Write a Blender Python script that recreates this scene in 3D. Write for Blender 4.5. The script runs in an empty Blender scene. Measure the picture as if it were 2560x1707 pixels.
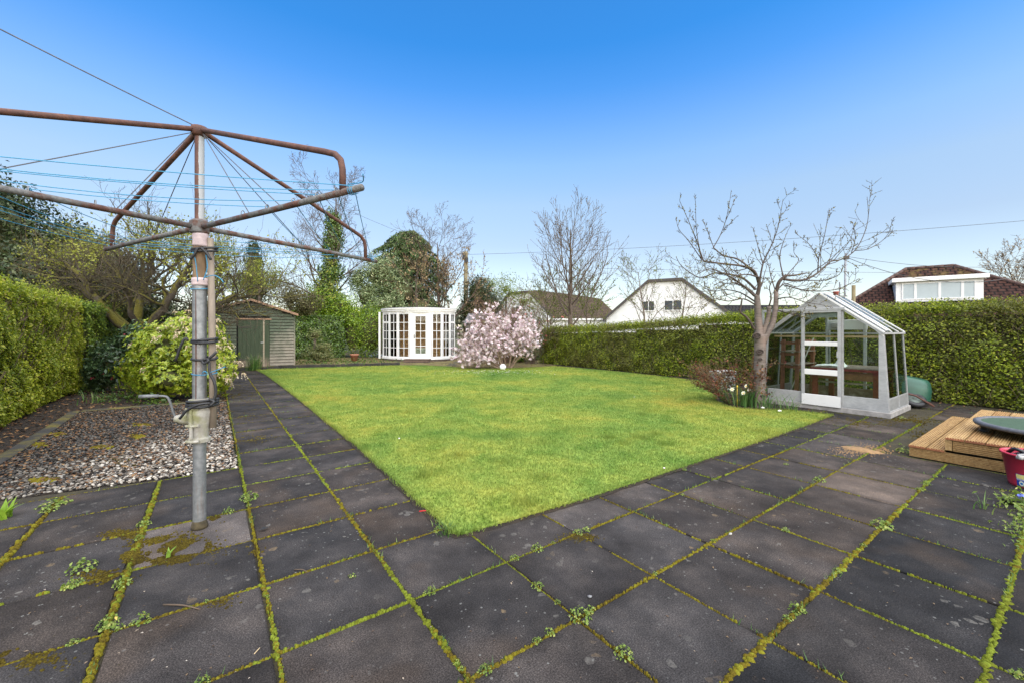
import bpy, math, random
import numpy as np
from mathutils import Vector, Matrix, noise as mnoise

# ------------------------------------------------------------------ scene, camera, sky, sun
SC = bpy.context.scene
COL = SC.collection
R = math.radians
F, HY, CAMH = 1031.0, 828.0, 1.41            # focal length and horizon in photo pixels, eye height

cam_d = bpy.data.cameras.new("camera")
cam = bpy.data.objects.new("camera", cam_d)
COL.objects.link(cam)
cam.location = (0, 0, CAMH)
cam.rotation_euler = (R(90), 0, 0)
cam_d.sensor_width = 36
cam_d.lens = F / 2560 * 36
cam_d.shift_y = -25.5 / 2560
cam_d.clip_start = 0.05
cam_d.clip_end = 3000
SC.camera = cam

SUN_EL, SUN_AZ = R(54), R(155)               # azimuth clockwise from +Y: behind the camera, a little left
world = bpy.data.worlds.new("World")
SC.world = world
world.use_nodes = True
wn, wl = world.node_tree.nodes, world.node_tree.links
wn.clear()
w_out = wn.new("ShaderNodeOutputWorld")
w_bg = wn.new("ShaderNodeBackground")
w_sky = wn.new("ShaderNodeTexSky")
w_sky.sky_type = 'NISHITA'
w_sky.sun_disc = False
w_sky.sun_elevation = SUN_EL
w_sky.sun_rotation = SUN_AZ
w_sky.altitude = 50
w_sky.air_density = 1.0
w_sky.dust_density = 0.6
w_sky.ozone_density = 2.5
w_bg.inputs[1].default_value = 0.062
# the photographed sky deepens to a purer blue with height: grade the sky by elevation only
w_tc = wn.new("ShaderNodeTexCoord")
w_sep = wn.new("ShaderNodeSeparateXYZ")
w_ramp = wn.new("ShaderNodeValToRGB")
w_mul = wn.new("ShaderNodeMix"); w_mul.data_type = 'RGBA'; w_mul.blend_type = 'MULTIPLY'; w_mul.inputs[0].default_value = 1.0
stops = [(0.0, (.86, .75, .68)), (.20, (.88, .77, .70)), (.29, (1.0, .93, .83)), (.37, (.88, 1.0, 1.03)), (.425, (.68, .95, 1.13)), (.50, (.36, .83, 1.17)), (.565, (.21, .76, 1.15))]
while len(w_ramp.color_ramp.elements) < len(stops):
    w_ramp.color_ramp.elements.new(.5)
for e_, (p_, c_) in zip(w_ramp.color_ramp.elements, stops):
    e_.position = p_; e_.color = (*c_, 1)
wl.new(w_tc.outputs["Generated"], w_sep.inputs[0])
wl.new(w_sep.outputs[2], w_ramp.inputs[0])
wl.new(w_sky.outputs[0], w_mul.inputs[6]); wl.new(w_ramp.outputs[0], w_mul.inputs[7])
wl.new(w_mul.outputs[2], w_bg.inputs[0])
wl.new(w_bg.outputs[0], w_out.inputs[0])

sun_d = bpy.data.lights.new("sun", 'SUN')
sun_d.energy = 2.2
sun_d.angle = R(125)
sun_d.color = (1.0, 0.89, 0.72)
sun = bpy.data.objects.new("sun", sun_d)
COL.objects.link(sun)
sd = Vector((math.sin(SUN_AZ) * math.cos(SUN_EL), math.cos(SUN_AZ) * math.cos(SUN_EL), math.sin(SUN_EL)))
sun.rotation_euler = sd.to_track_quat('Z', 'Y').to_euler()
sun.location = (0, -5, 30)

SC.view_settings.view_transform = 'Standard'
SC.view_settings.look = 'None'
SC.view_settings.exposure = 2.1
SC.view_settings.gamma = 1
SC.view_settings.use_curve_mapping = False
SC.cycles.max_bounces = 8
SC.cycles.diffuse_bounces = 3
SC.cycles.glossy_bounces = 3
SC.cycles.transmission_bounces = 6
SC.cycles.transparent_max_bounces = 24
SC.cycles.caustics_reflective = False
SC.cycles.caustics_refractive = False

# ------------------------------------------------------------------ coordinates
TH = R(35.88)
CT, ST = math.cos(TH), math.sin(TH)
S = 0.61                                      # slab pitch, metres
OX, OY = -1.740, 2.796

def P(a, b, z=0.0):                           # slab grid -> world
    return Vector((OX + S * (a * CT + b * ST), OY + S * (a * ST - b * CT), z))

def ab(x, y):
    dx, dy = x - OX, y - OY
    return (dx * CT + dy * ST) / S, (dx * ST - dy * CT) / S

def at(px, py, Y):                            # a point seen at this photo pixel, Y metres ahead
    return Vector(((px - 1280) / F * Y, Y, CAMH + (HY - py) / F * Y))

def gr(px, py, z=0.0):                        # a point of the ground seen at this photo pixel
    Y = F * (CAMH - z) / (py - HY)
    return Vector(((px - 1280) / F * Y, Y, z))

# ------------------------------------------------------------------ node helpers
class NT:
    def __init__(s, name):
        s.m = bpy.data.materials.new(name)
        s.m.use_nodes = True
        s.t = s.m.node_tree
        s.n, s.l = s.t.nodes, s.t.links
        s.b = s.n["Principled BSDF"]
        s.out = s.n["Material Output"]
        s._pos = None
    def node(s, t, **k):
        n = s.n.new(t)
        for a, v in k.items():
            setattr(n, a, v)
        return n
    def lk(s, a, b):
        s.l.new(a, b)
    def put(s, sock, v):
        if hasattr(v, 'links') or isinstance(v, bpy.types.NodeSocket):
            s.l.new(v, sock)
        else:
            if isinstance(v, tuple) and len(v) == 3 and sock.type == 'RGBA':
                v = (*v, 1)
            sock.default_value = v
    def pos(s):
        if s._pos is None:
            s._pos = s.node("ShaderNodeNewGeometry")
        return s._pos.outputs["Position"]
    def island(s):
        s.pos()
        return s._pos.outputs["Random Per Island"]
    def obj(s):
        return s.node("ShaderNodeTexCoord").outputs["Object"]
    def info(s, k):
        return s.node("ShaderNodeObjectInfo").outputs[k]
    def mapv(s, v, scale=(1, 1, 1), loc=(0, 0, 0), rot=(0, 0, 0)):
        n = s.node("ShaderNodeMapping")
        s.put(n.inputs[0], v)
        n.inputs[1].default_value = loc
        n.inputs[2].default_value = rot
        n.inputs[3].default_value = scale
        return n.outputs[0]
    def vadd(s, a, b):
        n = s.node("ShaderNodeVectorMath", operation='ADD')
        s.put(n.inputs[0], a); s.put(n.inputs[1], b)
        return n.outputs[0]
    def noise(s, v, scale, detail=4, rough=0.55, dist=0.0):
        n = s.node("ShaderNodeTexNoise")
        s.put(n.inputs["Vector"], v)
        n.inputs["Scale"].default_value = scale
        n.inputs["Detail"].default_value = detail
        n.inputs["Roughness"].default_value = rough
        n.inputs["Distortion"].default_value = dist
        return n.outputs[0]
    def voro(s, v, scale, feature='F1', out="Distance"):
        n = s.node("ShaderNodeTexVoronoi", feature=feature)
        s.put(n.inputs["Vector"], v)
        n.inputs["Scale"].default_value = scale
        return n.outputs[out]
    def wave(s, v, scale, dist=0, direction='Z', detail=2, dscale=1.0):
        n = s.node("ShaderNodeTexWave", bands_direction=direction)
        s.put(n.inputs["Vector"], v)
        n.inputs["Scale"].default_value = scale
        n.inputs["Distortion"].default_value = dist
        n.inputs["Detail"].default_value = detail
        n.inputs["Detail Scale"].default_value = dscale
        return n.outputs["Fac"]
    def ramp(s, fac, stops, interp='LINEAR'):
        n = s.node("ShaderNodeValToRGB")
        s.put(n.inputs[0], fac)
        cr = n.color_ramp
        cr.interpolation = interp
        while len(cr.elements) < len(stops):
            cr.elements.new(0.5)
        for e, (p, c) in zip(cr.elements, stops):
            e.position = p
            e.color = (c, c, c, 1) if not isinstance(c, tuple) else (*c, 1)
        return n.outputs[0]
    def mix(s, fac, a, b, mode='MIX'):
        n = s.node("ShaderNodeMix", data_type='RGBA', blend_type=mode)
        s.put(n.inputs[0], fac); s.put(n.inputs[6], a); s.put(n.inputs[7], b)
        return n.outputs[2]
    def math(s, op, a, b=0.5, clamp=False):
        n = s.node("ShaderNodeMath", operation=op, use_clamp=clamp)
        s.put(n.inputs[0], a); s.put(n.inputs[1], b)
        return n.outputs[0]
    def sep(s, v):
        n = s.node("ShaderNodeSeparateXYZ")
        s.put(n.inputs[0], v)
        return n.outputs
    def col(s, c):
        s.put(s.b.inputs["Base Color"], c)
    def rough(s, v):
        s.put(s.b.inputs["Roughness"], v)
    def bump(s, h, strength=0.3, dist=0.01):
        n = s.node("ShaderNodeBump")
        s.put(n.inputs["Height"], h)
        n.inputs["Strength"].default_value = strength
        n.inputs["Distance"].default_value = dist
        s.l.new(n.outputs[0], s.b.inputs["Normal"])
    def translucent(s, color, w=0.3):
        t = s.node("ShaderNodeBsdfTranslucent")
        s.put(t.inputs[0], color)
        mx = s.node("ShaderNodeMixShader")
        mx.inputs[0].default_value = w
        s.l.new(s.b.outputs[0], mx.inputs[1])
        s.l.new(t.outputs[0], mx.inputs[2])
        s.l.new(mx.outputs[0], s.out.inputs[0])

def simple(name, c, rough=0.6, var=0.25, scale=8, metal=0.0, bump=0.0, bscale=60, spec=None):
    t = NT(name)
    v = t.obj()
    n = t.noise(v, scale, 5, 0.6)
    lo = tuple(max(0, x * (1 - var)) for x in c)
    hi = tuple(min(1, x * (1 + var)) for x in c)
    t.col(t.ramp(n, [(0.3, lo), (0.7, hi)]))
    t.rough(rough)
    t.b.inputs["Metallic"].default_value = metal
    if spec is not None:
        t.b.inputs["Specular IOR Level"].default_value = spec
    if bump:
        t.bump(t.noise(v, bscale, 4, 0.6), bump, 0.01)
    return t.m

def leafmat(name, stops, rough=0.5, transl=0.4, patch=None, spec=0.35, pscale=1.5):
    t = NT(name)
    c = t.ramp(t.island(), stops)
    if patch:
        f = t.ramp(t.noise(t.pos(), pscale, 3, 0.6), [(0.42, 0.0), (0.66, 1.0)])
        c = t.mix(f, c, t.mix(0.55, c, patch))
    t.col(c)
    t.rough(rough)
    t.b.inputs["Specular IOR Level"].default_value = spec
    if transl:
        t.translucent(c, transl)
    return t.m

# ------------------------------------------------------------------ mesh helpers
def link(o):
    COL.objects.link(o)
    return o

def root_of(o):
    while o.parent:
        o = o.parent
    return o

def finish(me, name, mats, parent, smooth, local):
    for m in (mats if isinstance(mats, (list, tuple)) else [mats]):
        me.materials.append(m)
    if smooth:
        me.polygons.foreach_set("use_smooth", np.ones(len(me.polygons), bool))
    me.update()
    o = bpy.data.objects.new(name, me)
    link(o)
    if parent is not None:
        o.parent = parent
    return o

def world_to_root(parent):
    return root_of(parent).matrix_basis.inverted()

def raw_mesh(name, V, Fc, mats, parent=None, smooth=False, world=True, loc=None, mi=None):
    """V (N,3) array, Fc a (M,k) array or list of arrays; world coordinates unless world is False"""
    V = np.asarray(V, float).reshape(-1, 3)
    if parent is not None and world:
        M = np.array(world_to_root(parent))
        V = V @ M[:3, :3].T + M[:3, 3]
    if loc is not None:
        V = V - np.array(loc)
    me = bpy.data.meshes.new(name)
    if isinstance(Fc, np.ndarray):
        k = Fc.shape[1]
        me.vertices.add(len(V))
        me.vertices.foreach_set("co", V.astype(np.float32).ravel())
        me.loops.add(Fc.size)
        me.loops.foreach_set("vertex_index", Fc.astype(np.int32).ravel())
        me.polygons.add(len(Fc))
        me.polygons.foreach_set("loop_start", np.arange(0, Fc.size, k, dtype=np.int32))
        if mi is not None:
            me.polygons.foreach_set("material_index", np.asarray(mi, np.int32))
        me.update(calc_edges=True)
    else:
        me.from_pydata([tuple(v) for v in V], [], [tuple(f) for f in Fc])
        if mi is not None:
            me.polygons.foreach_set("material_index", np.asarray(mi, np.int32))
    o = finish(me, name, mats, parent, smooth, world)
    if loc is not None:
        o.location = loc
    return o

class MB:
    def __init__(s):
        s.v, s.f, s.mi = [], [], []
    def add(s, V, Fc, mi=0):
        n = len(s.v)
        s.v += [tuple(v) for v in V]
        s.f += [tuple(i + n for i in f) for f in Fc]
        s.mi += [mi] * len(Fc)
        return s
    def box(s, c, d, rot=None, mi=0, bev=0.0):
        hx, hy, hz = d[0] / 2, d[1] / 2, d[2] / 2
        c = Vector(c)
        if bev <= 0:
            V = [(-hx, -hy, -hz), (hx, -hy, -hz), (hx, hy, -hz), (-hx, hy, -hz),
                 (-hx, -hy, hz), (hx, -hy, hz), (hx, hy, hz), (-hx, hy, hz)]
            Fc = [(0, 3, 2, 1), (4, 5, 6, 7), (0, 1, 5, 4), (1, 2, 6, 5), (2, 3, 7, 6), (3, 0, 4, 7)]
        else:
            k = min(bev, hx * .9, hy * .9, hz * .9)
            V = []
            for (z, q) in ((-hz, k), (-hz + k, 0), (hz - k, 0), (hz, k)):
                V += [(-hx + q, -hy + q, z), (hx - q, -hy + q, z), (hx - q, hy - q, z), (-hx + q, hy - q, z)]
            Fc = [(3, 2, 1, 0), (12, 13, 14, 15)]
            for r in range(3):
                for i in range(4):
                    j = (i + 1) % 4
                    Fc.append((r * 4 + i, r * 4 + j, r * 4 + 4 + j, r * 4 + 4 + i))
        V = [Vector(v) for v in V]
        if rot is not None:
            V = [rot @ v for v in V]
        return s.add([v + c for v in V], Fc, mi)
    def bar(s, p, q, w, h=None, up=(0, 0, 1), mi=0, bev=0.0):
        """a rectangular bar from p to q, w across and h along 'up'"""
        p, q = Vector(p), Vector(q)
        h = w if h is None else h
        d = (q - p)
        L = d.length
        d.normalize()
        u = Vector(up)
        if abs(d.dot(u)) > 0.98:
            u = Vector((1, 0, 0)) if abs(d.x) < 0.9 else Vector((0, 1, 0))
        x = d.cross(u).normalized()
        z = x.cross(d)
        m = Matrix((x, d, z)).transposed()
        return s.box((p + q) / 2, (w, L, h), m, mi, bev)
    def tube(s, pts, rad, n=8, mi=0, cap=True):
        V, Fc = tube_np([Vector(p) for p in pts], rad if isinstance(rad, (list, tuple)) else [rad] * len(pts), n, cap)
        return s.add(V, Fc, mi)
    def lathe(s, prof, c=(0, 0, 0), n=20, mi=0, axis=None, capb=True, capt=True):
        c = Vector(c)
        V, Fc = [], []
        for (r, z) in prof:
            for i in range(n):
                a = 2 * math.pi * i / n
                v = Vector((r * math.cos(a), r * math.sin(a), z))
                if axis is not None:
                    v = axis @ v
                V.append(v + c)
        for k in range(len(prof) - 1):
            for i in range(n):
                j = (i + 1) % n
                Fc.append((k * n + i, k * n + j, k * n + n + j, k * n + n + i))
        if capb:
            Fc.append(tuple(range(n - 1, -1, -1)))
        if capt:
            m = (len(prof) - 1) * n
            Fc.append(tuple(range(m, m + n)))
        return s.add(V, Fc, mi)
    def prism(s, poly, vec, mi=0):
        """closed polygon of 3-D points extruded along vec"""
        n = len(poly)
        vec = Vector(vec)
        V = [Vector(p) for p in poly] + [Vector(p) + vec for p in poly]
        Fc = [tuple(range(n - 1, -1, -1)), tuple(range(n, 2 * n))]
        for i in range(n):
            j = (i + 1) % n
            Fc.append((i, j, n + j, n + i))
        return s.add(V, Fc, mi)
    def quad(s, a, b, c, d, mi=0):
        return s.add([a, b, c, d], [(0, 1, 2, 3)], mi)
    def build(s, name, mats, parent=None, smooth=False, world=False, loc=None):
        return raw_mesh(name, s.v, s.f, mats, parent, smooth, world, loc, s.mi)

def tube_np(pts, rad, n, cap=True):
    V, Fc = [], []
    m = len(pts)
    d0 = (pts[1] - pts[0]).normalized()
    up = Vector((0, 0, 1)) if abs(d0.z) < 0.9 else Vector((1, 0, 0))
    x = d0.cross(up).normalized()
    cs = [(math.cos(2 * math.pi * i / n), math.sin(2 * math.pi * i / n)) for i in range(n)]
    for k in range(m):
        d = (pts[min(k + 1, m - 1)] - pts[max(k - 1, 0)])
        if d.length < 1e-9:
            d = d0
        d = d.normalized()
        x = (x - d * x.dot(d))
        x = x.normalized() if x.length > 1e-6 else d.orthogonal().normalized()
        y = d.cross(x)
        p, r = pts[k], rad[k]
        for (c, s_) in cs:
            V.append(p + x * (c * r) + y * (s_ * r))
    for k in range(m - 1):
        for i in range(n):
            j = (i + 1) % n
            Fc.append((k * n + i, k * n + j, k * n + n + j, k * n + n + i))
    if cap:
        Fc.append(tuple(range(n - 1, -1, -1)))
        Fc.append(tuple(range((m - 1) * n, m * n)))
    return V, Fc

def tag(o, label=None, cat=None, group=None, kind=None):
    if label: o['label'] = label
    if cat: o['category'] = cat
    if group: o['group'] = group
    if kind: o['kind'] = kind
    return o

def thing(name, label, cat, loc=(0, 0, 0), rotz=0, group=None):
    o = bpy.data.objects.new(name, None)
    o.empty_display_size = 0.2
    link(o)
    o.location = loc
    o.rotation_euler = (0, 0, rotz)
    return tag(o, label, cat, group)

def struct(o):
    o['kind'] = 'structure'
    return o

def stuff(o, label=None, cat=None):
    o['kind'] = 'stuff'
    return tag(o, label, cat)

def smooth_path(pts, sub=4):
    """Catmull-Rom through the points"""
    pts = [Vector(p) for p in pts]
    q = [pts[0] * 2 - pts[1]] + pts + [pts[-1] * 2 - pts[-2]]
    out = []
    for i in range(1, len(q) - 2):
        for k in range(sub):
            t = k / sub
            a, b, c, d = q[i - 1], q[i], q[i + 1], q[i + 2]
            out.append(0.5 * ((2 * b) + (c - a) * t + (2 * a - 5 * b + 4 * c - d) * t * t + (3 * b - a - 3 * c + d) * t ** 3))
    out.append(pts[-1])
    return out

# ------------------------------------------------------------------ foliage helpers (numpy)
def rng_(seed):
    return np.random.default_rng(seed)

def unit(v):
    return v / (np.linalg.norm(v, axis=-1, keepdims=True) + 1e-9)

def leaves(g, C, size, asp=0.5, nrm=None, nmix=0.5, dirv=None, dmix=0.0, fold=0.12):
    """diamond leaves at centres C; returns (V, F) arrays"""
    n = len(C)
    N = unit(g.normal(size=(n, 3)))
    if nrm is not None:
        N = unit(N * (1 - nmix) + nrm * nmix)
    D = unit(g.normal(size=(n, 3)))
    if dirv is not None:
        D = unit(D * (1 - dmix) + dirv * dmix)
    D = unit(D - N * np.sum(D * N, 1, keepdims=True))
    Sd = np.cross(N, D)
    L = (size * g.uniform(0.6, 1.35, n))[:, None]
    W = L * asp * 0.5
    V = np.empty((n, 4, 3))
    V[:, 0] = C - D * L * 0.5
    V[:, 1] = C + Sd * W + N * L * fold
    V[:, 2] = C + D * L * 0.5
    V[:, 3] = C - Sd * W + N * L * fold
    Fc = np.arange(n * 4).reshape(n, 4)
    return V.reshape(-1, 3), Fc

def joinvf(lst):
    Vs, Fs, n = [], [], 0
    for V, Fc in lst:
        Vs.append(V); Fs.append(Fc + n); n += len(V)
    return np.concatenate(Vs), np.concatenate(Fs)

def sinnoise(Pn, seed, scale=1.0, octaves=4):
    """cheap smooth noise about -1..1 at points (N,3)"""
    g = rng_(seed)
    out = np.zeros(len(Pn))
    amp, tot = 1.0, 0
    for o in range(octaves):
        for k in range(4):
            w = g.normal(size=3) * scale * (1.9 ** o)
            out += amp * np.sin(Pn @ w + g.uniform(0, 6.28)) * 0.5
        tot += amp
        amp *= 0.55
    return out / tot

def lobes_points(g, lobes, n, shell=0.35, rough=0.25, seed=1, clump=0.0):
    """points in the outer shell of a union of ellipsoids (c, r); returns points and outward normals"""
    w = np.array([l[1][0] * l[1][1] + l[1][1] * l[1][2] + l[1][0] * l[1][2] for l in lobes])
    idx = g.choice(len(lobes), size=n, p=w / w.sum())
    Cn = np.array([l[0] for l in lobes], float)[idx]
    Rd = np.array([l[1] for l in lobes], float)[idx]
    U = unit(g.normal(size=(n, 3)))
    k = 1 + rough * sinnoise(U * 2.0 + Cn * 1.7, seed, 1.6) + rough * 0.7 * sinnoise(U * 7 + Cn, seed + 5, 1.3)
    rr = (1 - shell * g.random(n) ** 1.8) * k
    Q = Cn + U * Rd * rr[:, None]
    N = unit(U / Rd)
    if clump:
        keep = sinnoise(Q, seed + 9, clump) > -0.35
        Q, N = Q[keep], N[keep]
    return Q, N

def crown(name, lobes, n, size, mat, parent, seed, asp=0.55, shell=0.4, rough=0.25, nmix=0.5, clump=0.0, droop=None, dmix=0.0, zmin=0.02):
    g = rng_(seed)
    Q, N = lobes_points(g, lobes, n, shell, rough, seed, clump)
    k = Q[:, 2] > zmin
    Q, N = Q[k], N[k]
    dv = None if droop is None else np.tile(np.array(droop, float), (len(Q), 1))
    V, Fc = leaves(g, Q, size, asp, N, nmix, dv, dmix)
    return raw_mesh(name, V, Fc, mat, parent, False, True)

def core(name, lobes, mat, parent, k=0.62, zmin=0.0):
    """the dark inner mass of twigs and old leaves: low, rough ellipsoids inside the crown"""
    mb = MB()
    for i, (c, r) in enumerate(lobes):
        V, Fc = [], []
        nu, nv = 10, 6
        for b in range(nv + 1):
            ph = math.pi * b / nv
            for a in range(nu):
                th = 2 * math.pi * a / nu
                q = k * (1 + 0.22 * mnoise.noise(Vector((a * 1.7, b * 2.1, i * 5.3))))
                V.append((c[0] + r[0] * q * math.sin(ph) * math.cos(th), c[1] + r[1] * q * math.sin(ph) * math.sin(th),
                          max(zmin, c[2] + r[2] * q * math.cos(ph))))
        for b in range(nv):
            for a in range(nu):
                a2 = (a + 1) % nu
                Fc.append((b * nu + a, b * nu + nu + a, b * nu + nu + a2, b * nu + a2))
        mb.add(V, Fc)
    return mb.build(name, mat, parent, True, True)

class Tree:
    """recursive bare branches"""
    def __init__(s, seed):
        s.r = random.Random(seed)
        s.br = []                               # (points, radii, level)
    def rv(s):
        return Vector((s.r.gauss(0, 1), s.r.gauss(0, 1), s.r.gauss(0, 1)))
    def grow(s, p, d, L, r, lev, spec):
        sp = spec[lev]
        n = sp.get('n', 6)
        p, d = Vector(p), Vector(d).normalized()
        pts, rad = [p.copy()], [r]
        tip = sp.get('tip', 0.35)
        for i in range(1, n + 1):
            d = (d + s.rv() * sp.get('wander', 0.12) + Vector((0, 0, 1)) * sp.get('up', 0.03)).normalized()
            p = p + d * (L / n)
            pts.append(p.copy())
            rad.append(r * (1 - (1 - tip) * i / n))
        s.br.append((pts, rad, lev))
        s.kids(pts, rad, L, lev, spec)
    def kids(s, pts, rad, L, lev, spec):
        if lev + 1 >= len(spec):
            return
        sp, n = spec[lev], len(pts) - 1
        k = sp.get('kids', 5)
        k = s.r.randint(max(1, int(k * 0.8)), max(1, int(k * 1.2 + 0.5)))
        t0 = sp.get('t0', 0.3)
        az = s.r.uniform(0, 6.28)
        for j in range(k):
            t = t0 + (1 - t0) * (j + s.r.random()) / k
            q = t * n
            i = min(int(q), n - 1)
            u = q - i
            p = pts[i].lerp(pts[i + 1], u)
            rr = rad[i] * (1 - u) + rad[i + 1] * u
            d = (pts[i + 1] - pts[i]).normalized()
            az += 2.4 + s.r.uniform(-0.5, 0.5)
            o = d.orthogonal().normalized()
            o = Matrix.Rotation(az, 3, d) @ o
            ang = R(sp.get('ang', 45)) * s.r.uniform(0.7, 1.3)
            cd = d * math.cos(ang) + o * math.sin(ang)
            l = L * sp.get('ratio', 0.55) * (1.15 - sp.get('fall', 0.6) * t) * s.r.uniform(0.7, 1.25)
            s.grow(p, cd, l, max(rr * sp.get('rr', 0.55), 0.002), lev + 1, spec)
    def mesh(s, name, mat, parent, minr=0.0, sides=(8, 6, 4, 3, 3), levels=None):
        V, Fc, n0 = [], [], 0
        quads, caps = [], []
        for pts, rad, lev in s.br:
            if levels is not None and lev not in levels:
                continue
            ns = sides[min(lev, len(sides) - 1)]
            rad = [max(q, minr) for q in rad]
            v, f = tube_np(pts, rad, ns, False)
            V += v
            quads += [tuple(i + n0 for i in q) for q in f]
            n0 += len(v)
        V = np.array([tuple(v) for v in V])
        return raw_mesh(name, V, np.array(quads), mat, parent, True, True)
    def points(s, n, levs, seed=0, spread=0.0, tmin=0.2):
        """random points along branches of these levels, with directions"""
        seg = []
        for pts, rad, lev in s.br:
            if lev in levs:
                m = len(pts) - 1
                for i in range(int(m * tmin), m):
                    seg.append((pts[i], pts[i + 1]))
        g = rng_(seed)
        A = np.array([tuple(a) for a, b in seg]); B = np.array([tuple(b) for a, b in seg])
        w = np.linalg.norm(B - A, axis=1)
        idx = g.choice(len(seg), size=n, p=w / w.sum())
        t = g.random((n, 1))
        Q = A[idx] * (1 - t) + B[idx] * t
        if spread:
            Q = Q + g.normal(size=Q.shape) * spread
        return Q, unit(B[idx] - A[idx])
    def tips(s, levs):
        return np.array([tuple(b[0][-1]) for b in s.br if b[2] in levs])

def inside(poly, X, Y):
    c = np.zeros(len(X), bool)
    n = len(poly)
    for i in range(n):
        x1, y1 = poly[i]; x2, y2 = poly[(i + 1) % n]
        if y1 == y2:
            continue
        k = ((y1 > Y) != (y2 > Y)) & (X < (x2 - x1) * (Y - y1) / (y2 - y1) + x1)
        c ^= k
    return c
# ------------------------------------------------------------------ materials
def m_slab():
    t = NT("paving slab concrete")
    rnd = t.info("Random")
    cc = t.node("ShaderNodeCombineXYZ")
    t.put(cc.inputs[0], t.math('MULTIPLY', rnd, 37.0)); t.put(cc.inputs[1], t.math('MULTIPLY', rnd, 91.0))
    v = t.vadd(t.obj(), cc.outputs[0])
    base = t.ramp(t.noise(v, 3.2, 5, 0.6), [(0.24, (0.0175, 0.0158, 0.0152)), (0.50, (0.0345, 0.0305, 0.0288)), (0.80, (0.068, 0.0575, 0.0515))])
    base = t.mix(1.0, base, t.info("Color"), 'MULTIPLY')
    big = t.ramp(t.noise(v, 1.3, 3, 0.5), [(0.55, 0.0), (0.72, 1.0)])
    base = t.mix(t.math('MULTIPLY', big, 0.5), base, (0.080, 0.056, 0.039))
    grit = t.ramp(t.noise(v, 150, 4, 0.8), [(0.36, 0.45), (0.5, 1.0), (0.66, 2.3)])
    base = t.mix(1.0, base, grit, 'MULTIPLY')
    damp = t.ramp(t.noise(t.pos(), 1.1, 5, 0.65), [(0.35, 0.62), (0.6, 1.1)])
    base = t.mix(1.0, base, damp, 'MULTIPLY')
    # damp dirt gathered along the edges of each slab
    so = t.sep(t.obj())
    ed = t.math('MAXIMUM', t.math('ABSOLUTE', so[0]), t.math('ABSOLUTE', so[1]))
    ed = t.math('ADD', ed, t.math('MULTIPLY', t.math('SUBTRACT', t.noise(v, 6, 5, .7), .5), .16))
    base = t.mix(1.0, base, t.ramp(ed, [(.225, 1.0), (.30, .76)]), 'MULTIPLY')
    # lichen: pale discs, and a few tan ones
    d = t.voro(t.vadd(v, t.mapv(v, (0.03, 0.03, 0.03))), 13)
    sel = t.voro(v, 13, out="Color")
    sr = t.sep(sel)
    wob = t.noise(v, 70, 3, 0.6)
    dd = t.math('ADD', d, t.math('MULTIPLY', wob, 0.22))
    rad = t.math('MULTIPLY', t.math('POWER', sr[0], 4.5), 0.42)
    lm = t.math('LESS_THAN', dd, t.math('ADD', rad, 0.06))
    patch = t.ramp(t.noise(t.pos(), 0.9, 3, 0.5), [(0.38, 0.0), (0.58, 1.0)])
    lm = t.math('MULTIPLY', lm, patch)
    lc = t.mix(t.math('GREATER_THAN', sr[1], 0.72), (0.16, 0.15, 0.132), (0.16, 0.115, 0.066))
    base = t.mix(t.math('MULTIPLY', lm, t.ramp(t.noise(v, 55, 4, .7), [(.35, .15), (.6, .75)])), base, lc)
    d2 = t.voro(v, 42)
    s2 = t.sep(t.voro(v, 42, out="Color"))
    lm2 = t.math('MULTIPLY', t.math('LESS_THAN', d2, t.math('MULTIPLY', t.math('POWER', s2[0], 6.0), 0.32)), patch)
    base = t.mix(t.math('MULTIPLY', lm2, 0.55), base, (0.2, 0.2, 0.185))
    # brown-black moss crumbs
    cr = t.math('GREATER_THAN', t.noise(t.pos(), 34, 4, 0.65), 0.665)
    pm = t.ramp(t.sep(t.pos())[0], [(0.0, 1.0), (1.0, 1.0)])
    side = t.math('LESS_THAN', t.math('ADD', t.sep(t.pos())[0], t.math('MULTIPLY', t.noise(t.pos(), 1.4, 3), 1.6)), -0.85)
    cr = t.math('MULTIPLY', cr, side)
    base = t.mix(t.math('MULTIPLY', cr, 0.85), base, (0.030, 0.024, 0.010))
    t.col(base)
    t.rough(t.ramp(t.noise(v, 5, 4), [(0.3, 0.65), (0.7, 0.9)]))
    t.b.inputs['Specular IOR Level'].default_value = 0.12
    h = t.math('ADD', t.math('MULTIPLY', t.noise(v, 190, 3, 0.7), 0.5), t.noise(v, 7, 4, 0.6))
    t.bump(h, 0.35, 0.006)
    return t.m
SLAB = m_slab()

def m_moss(name, lo, mid, hi):
    t = NT(name)
    p = t.pos()
    f = t.math('ADD', t.math('MULTIPLY', t.noise(p, 1.7, 4, 0.6), 0.75), t.math('MULTIPLY', t.island(), 0.3))
    c = t.ramp(f, [(0.3, lo), (0.52, mid), (0.74, hi)])
    g = t.ramp(t.noise(p, 240, 3, 0.7), [(0.3, 0.6), (0.65, 1.35)])
    t.col(t.mix(1.0, c, g, 'MULTIPLY'))
    t.rough(0.95)
    t.b.inputs["Specular IOR Level"].default_value = 0.1
    t.bump(t.noise(p, 260, 3, 0.7), 0.6, 0.006)
    return t.m
MOSS = m_moss("joint moss", (0.050, 0.034, 0.008), (0.115, 0.090, 0.008), (0.155, 0.150, 0.014))
MOSSG = m_moss("green joint moss", (0.07, 0.068, 0.009), (0.105, 0.125, 0.011), (0.15, 0.185, 0.022))
MOSSB = m_moss("brown moss", (0.028, 0.020, 0.005), (0.058, 0.043, 0.006), (0.105, 0.082, 0.010))

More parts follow.
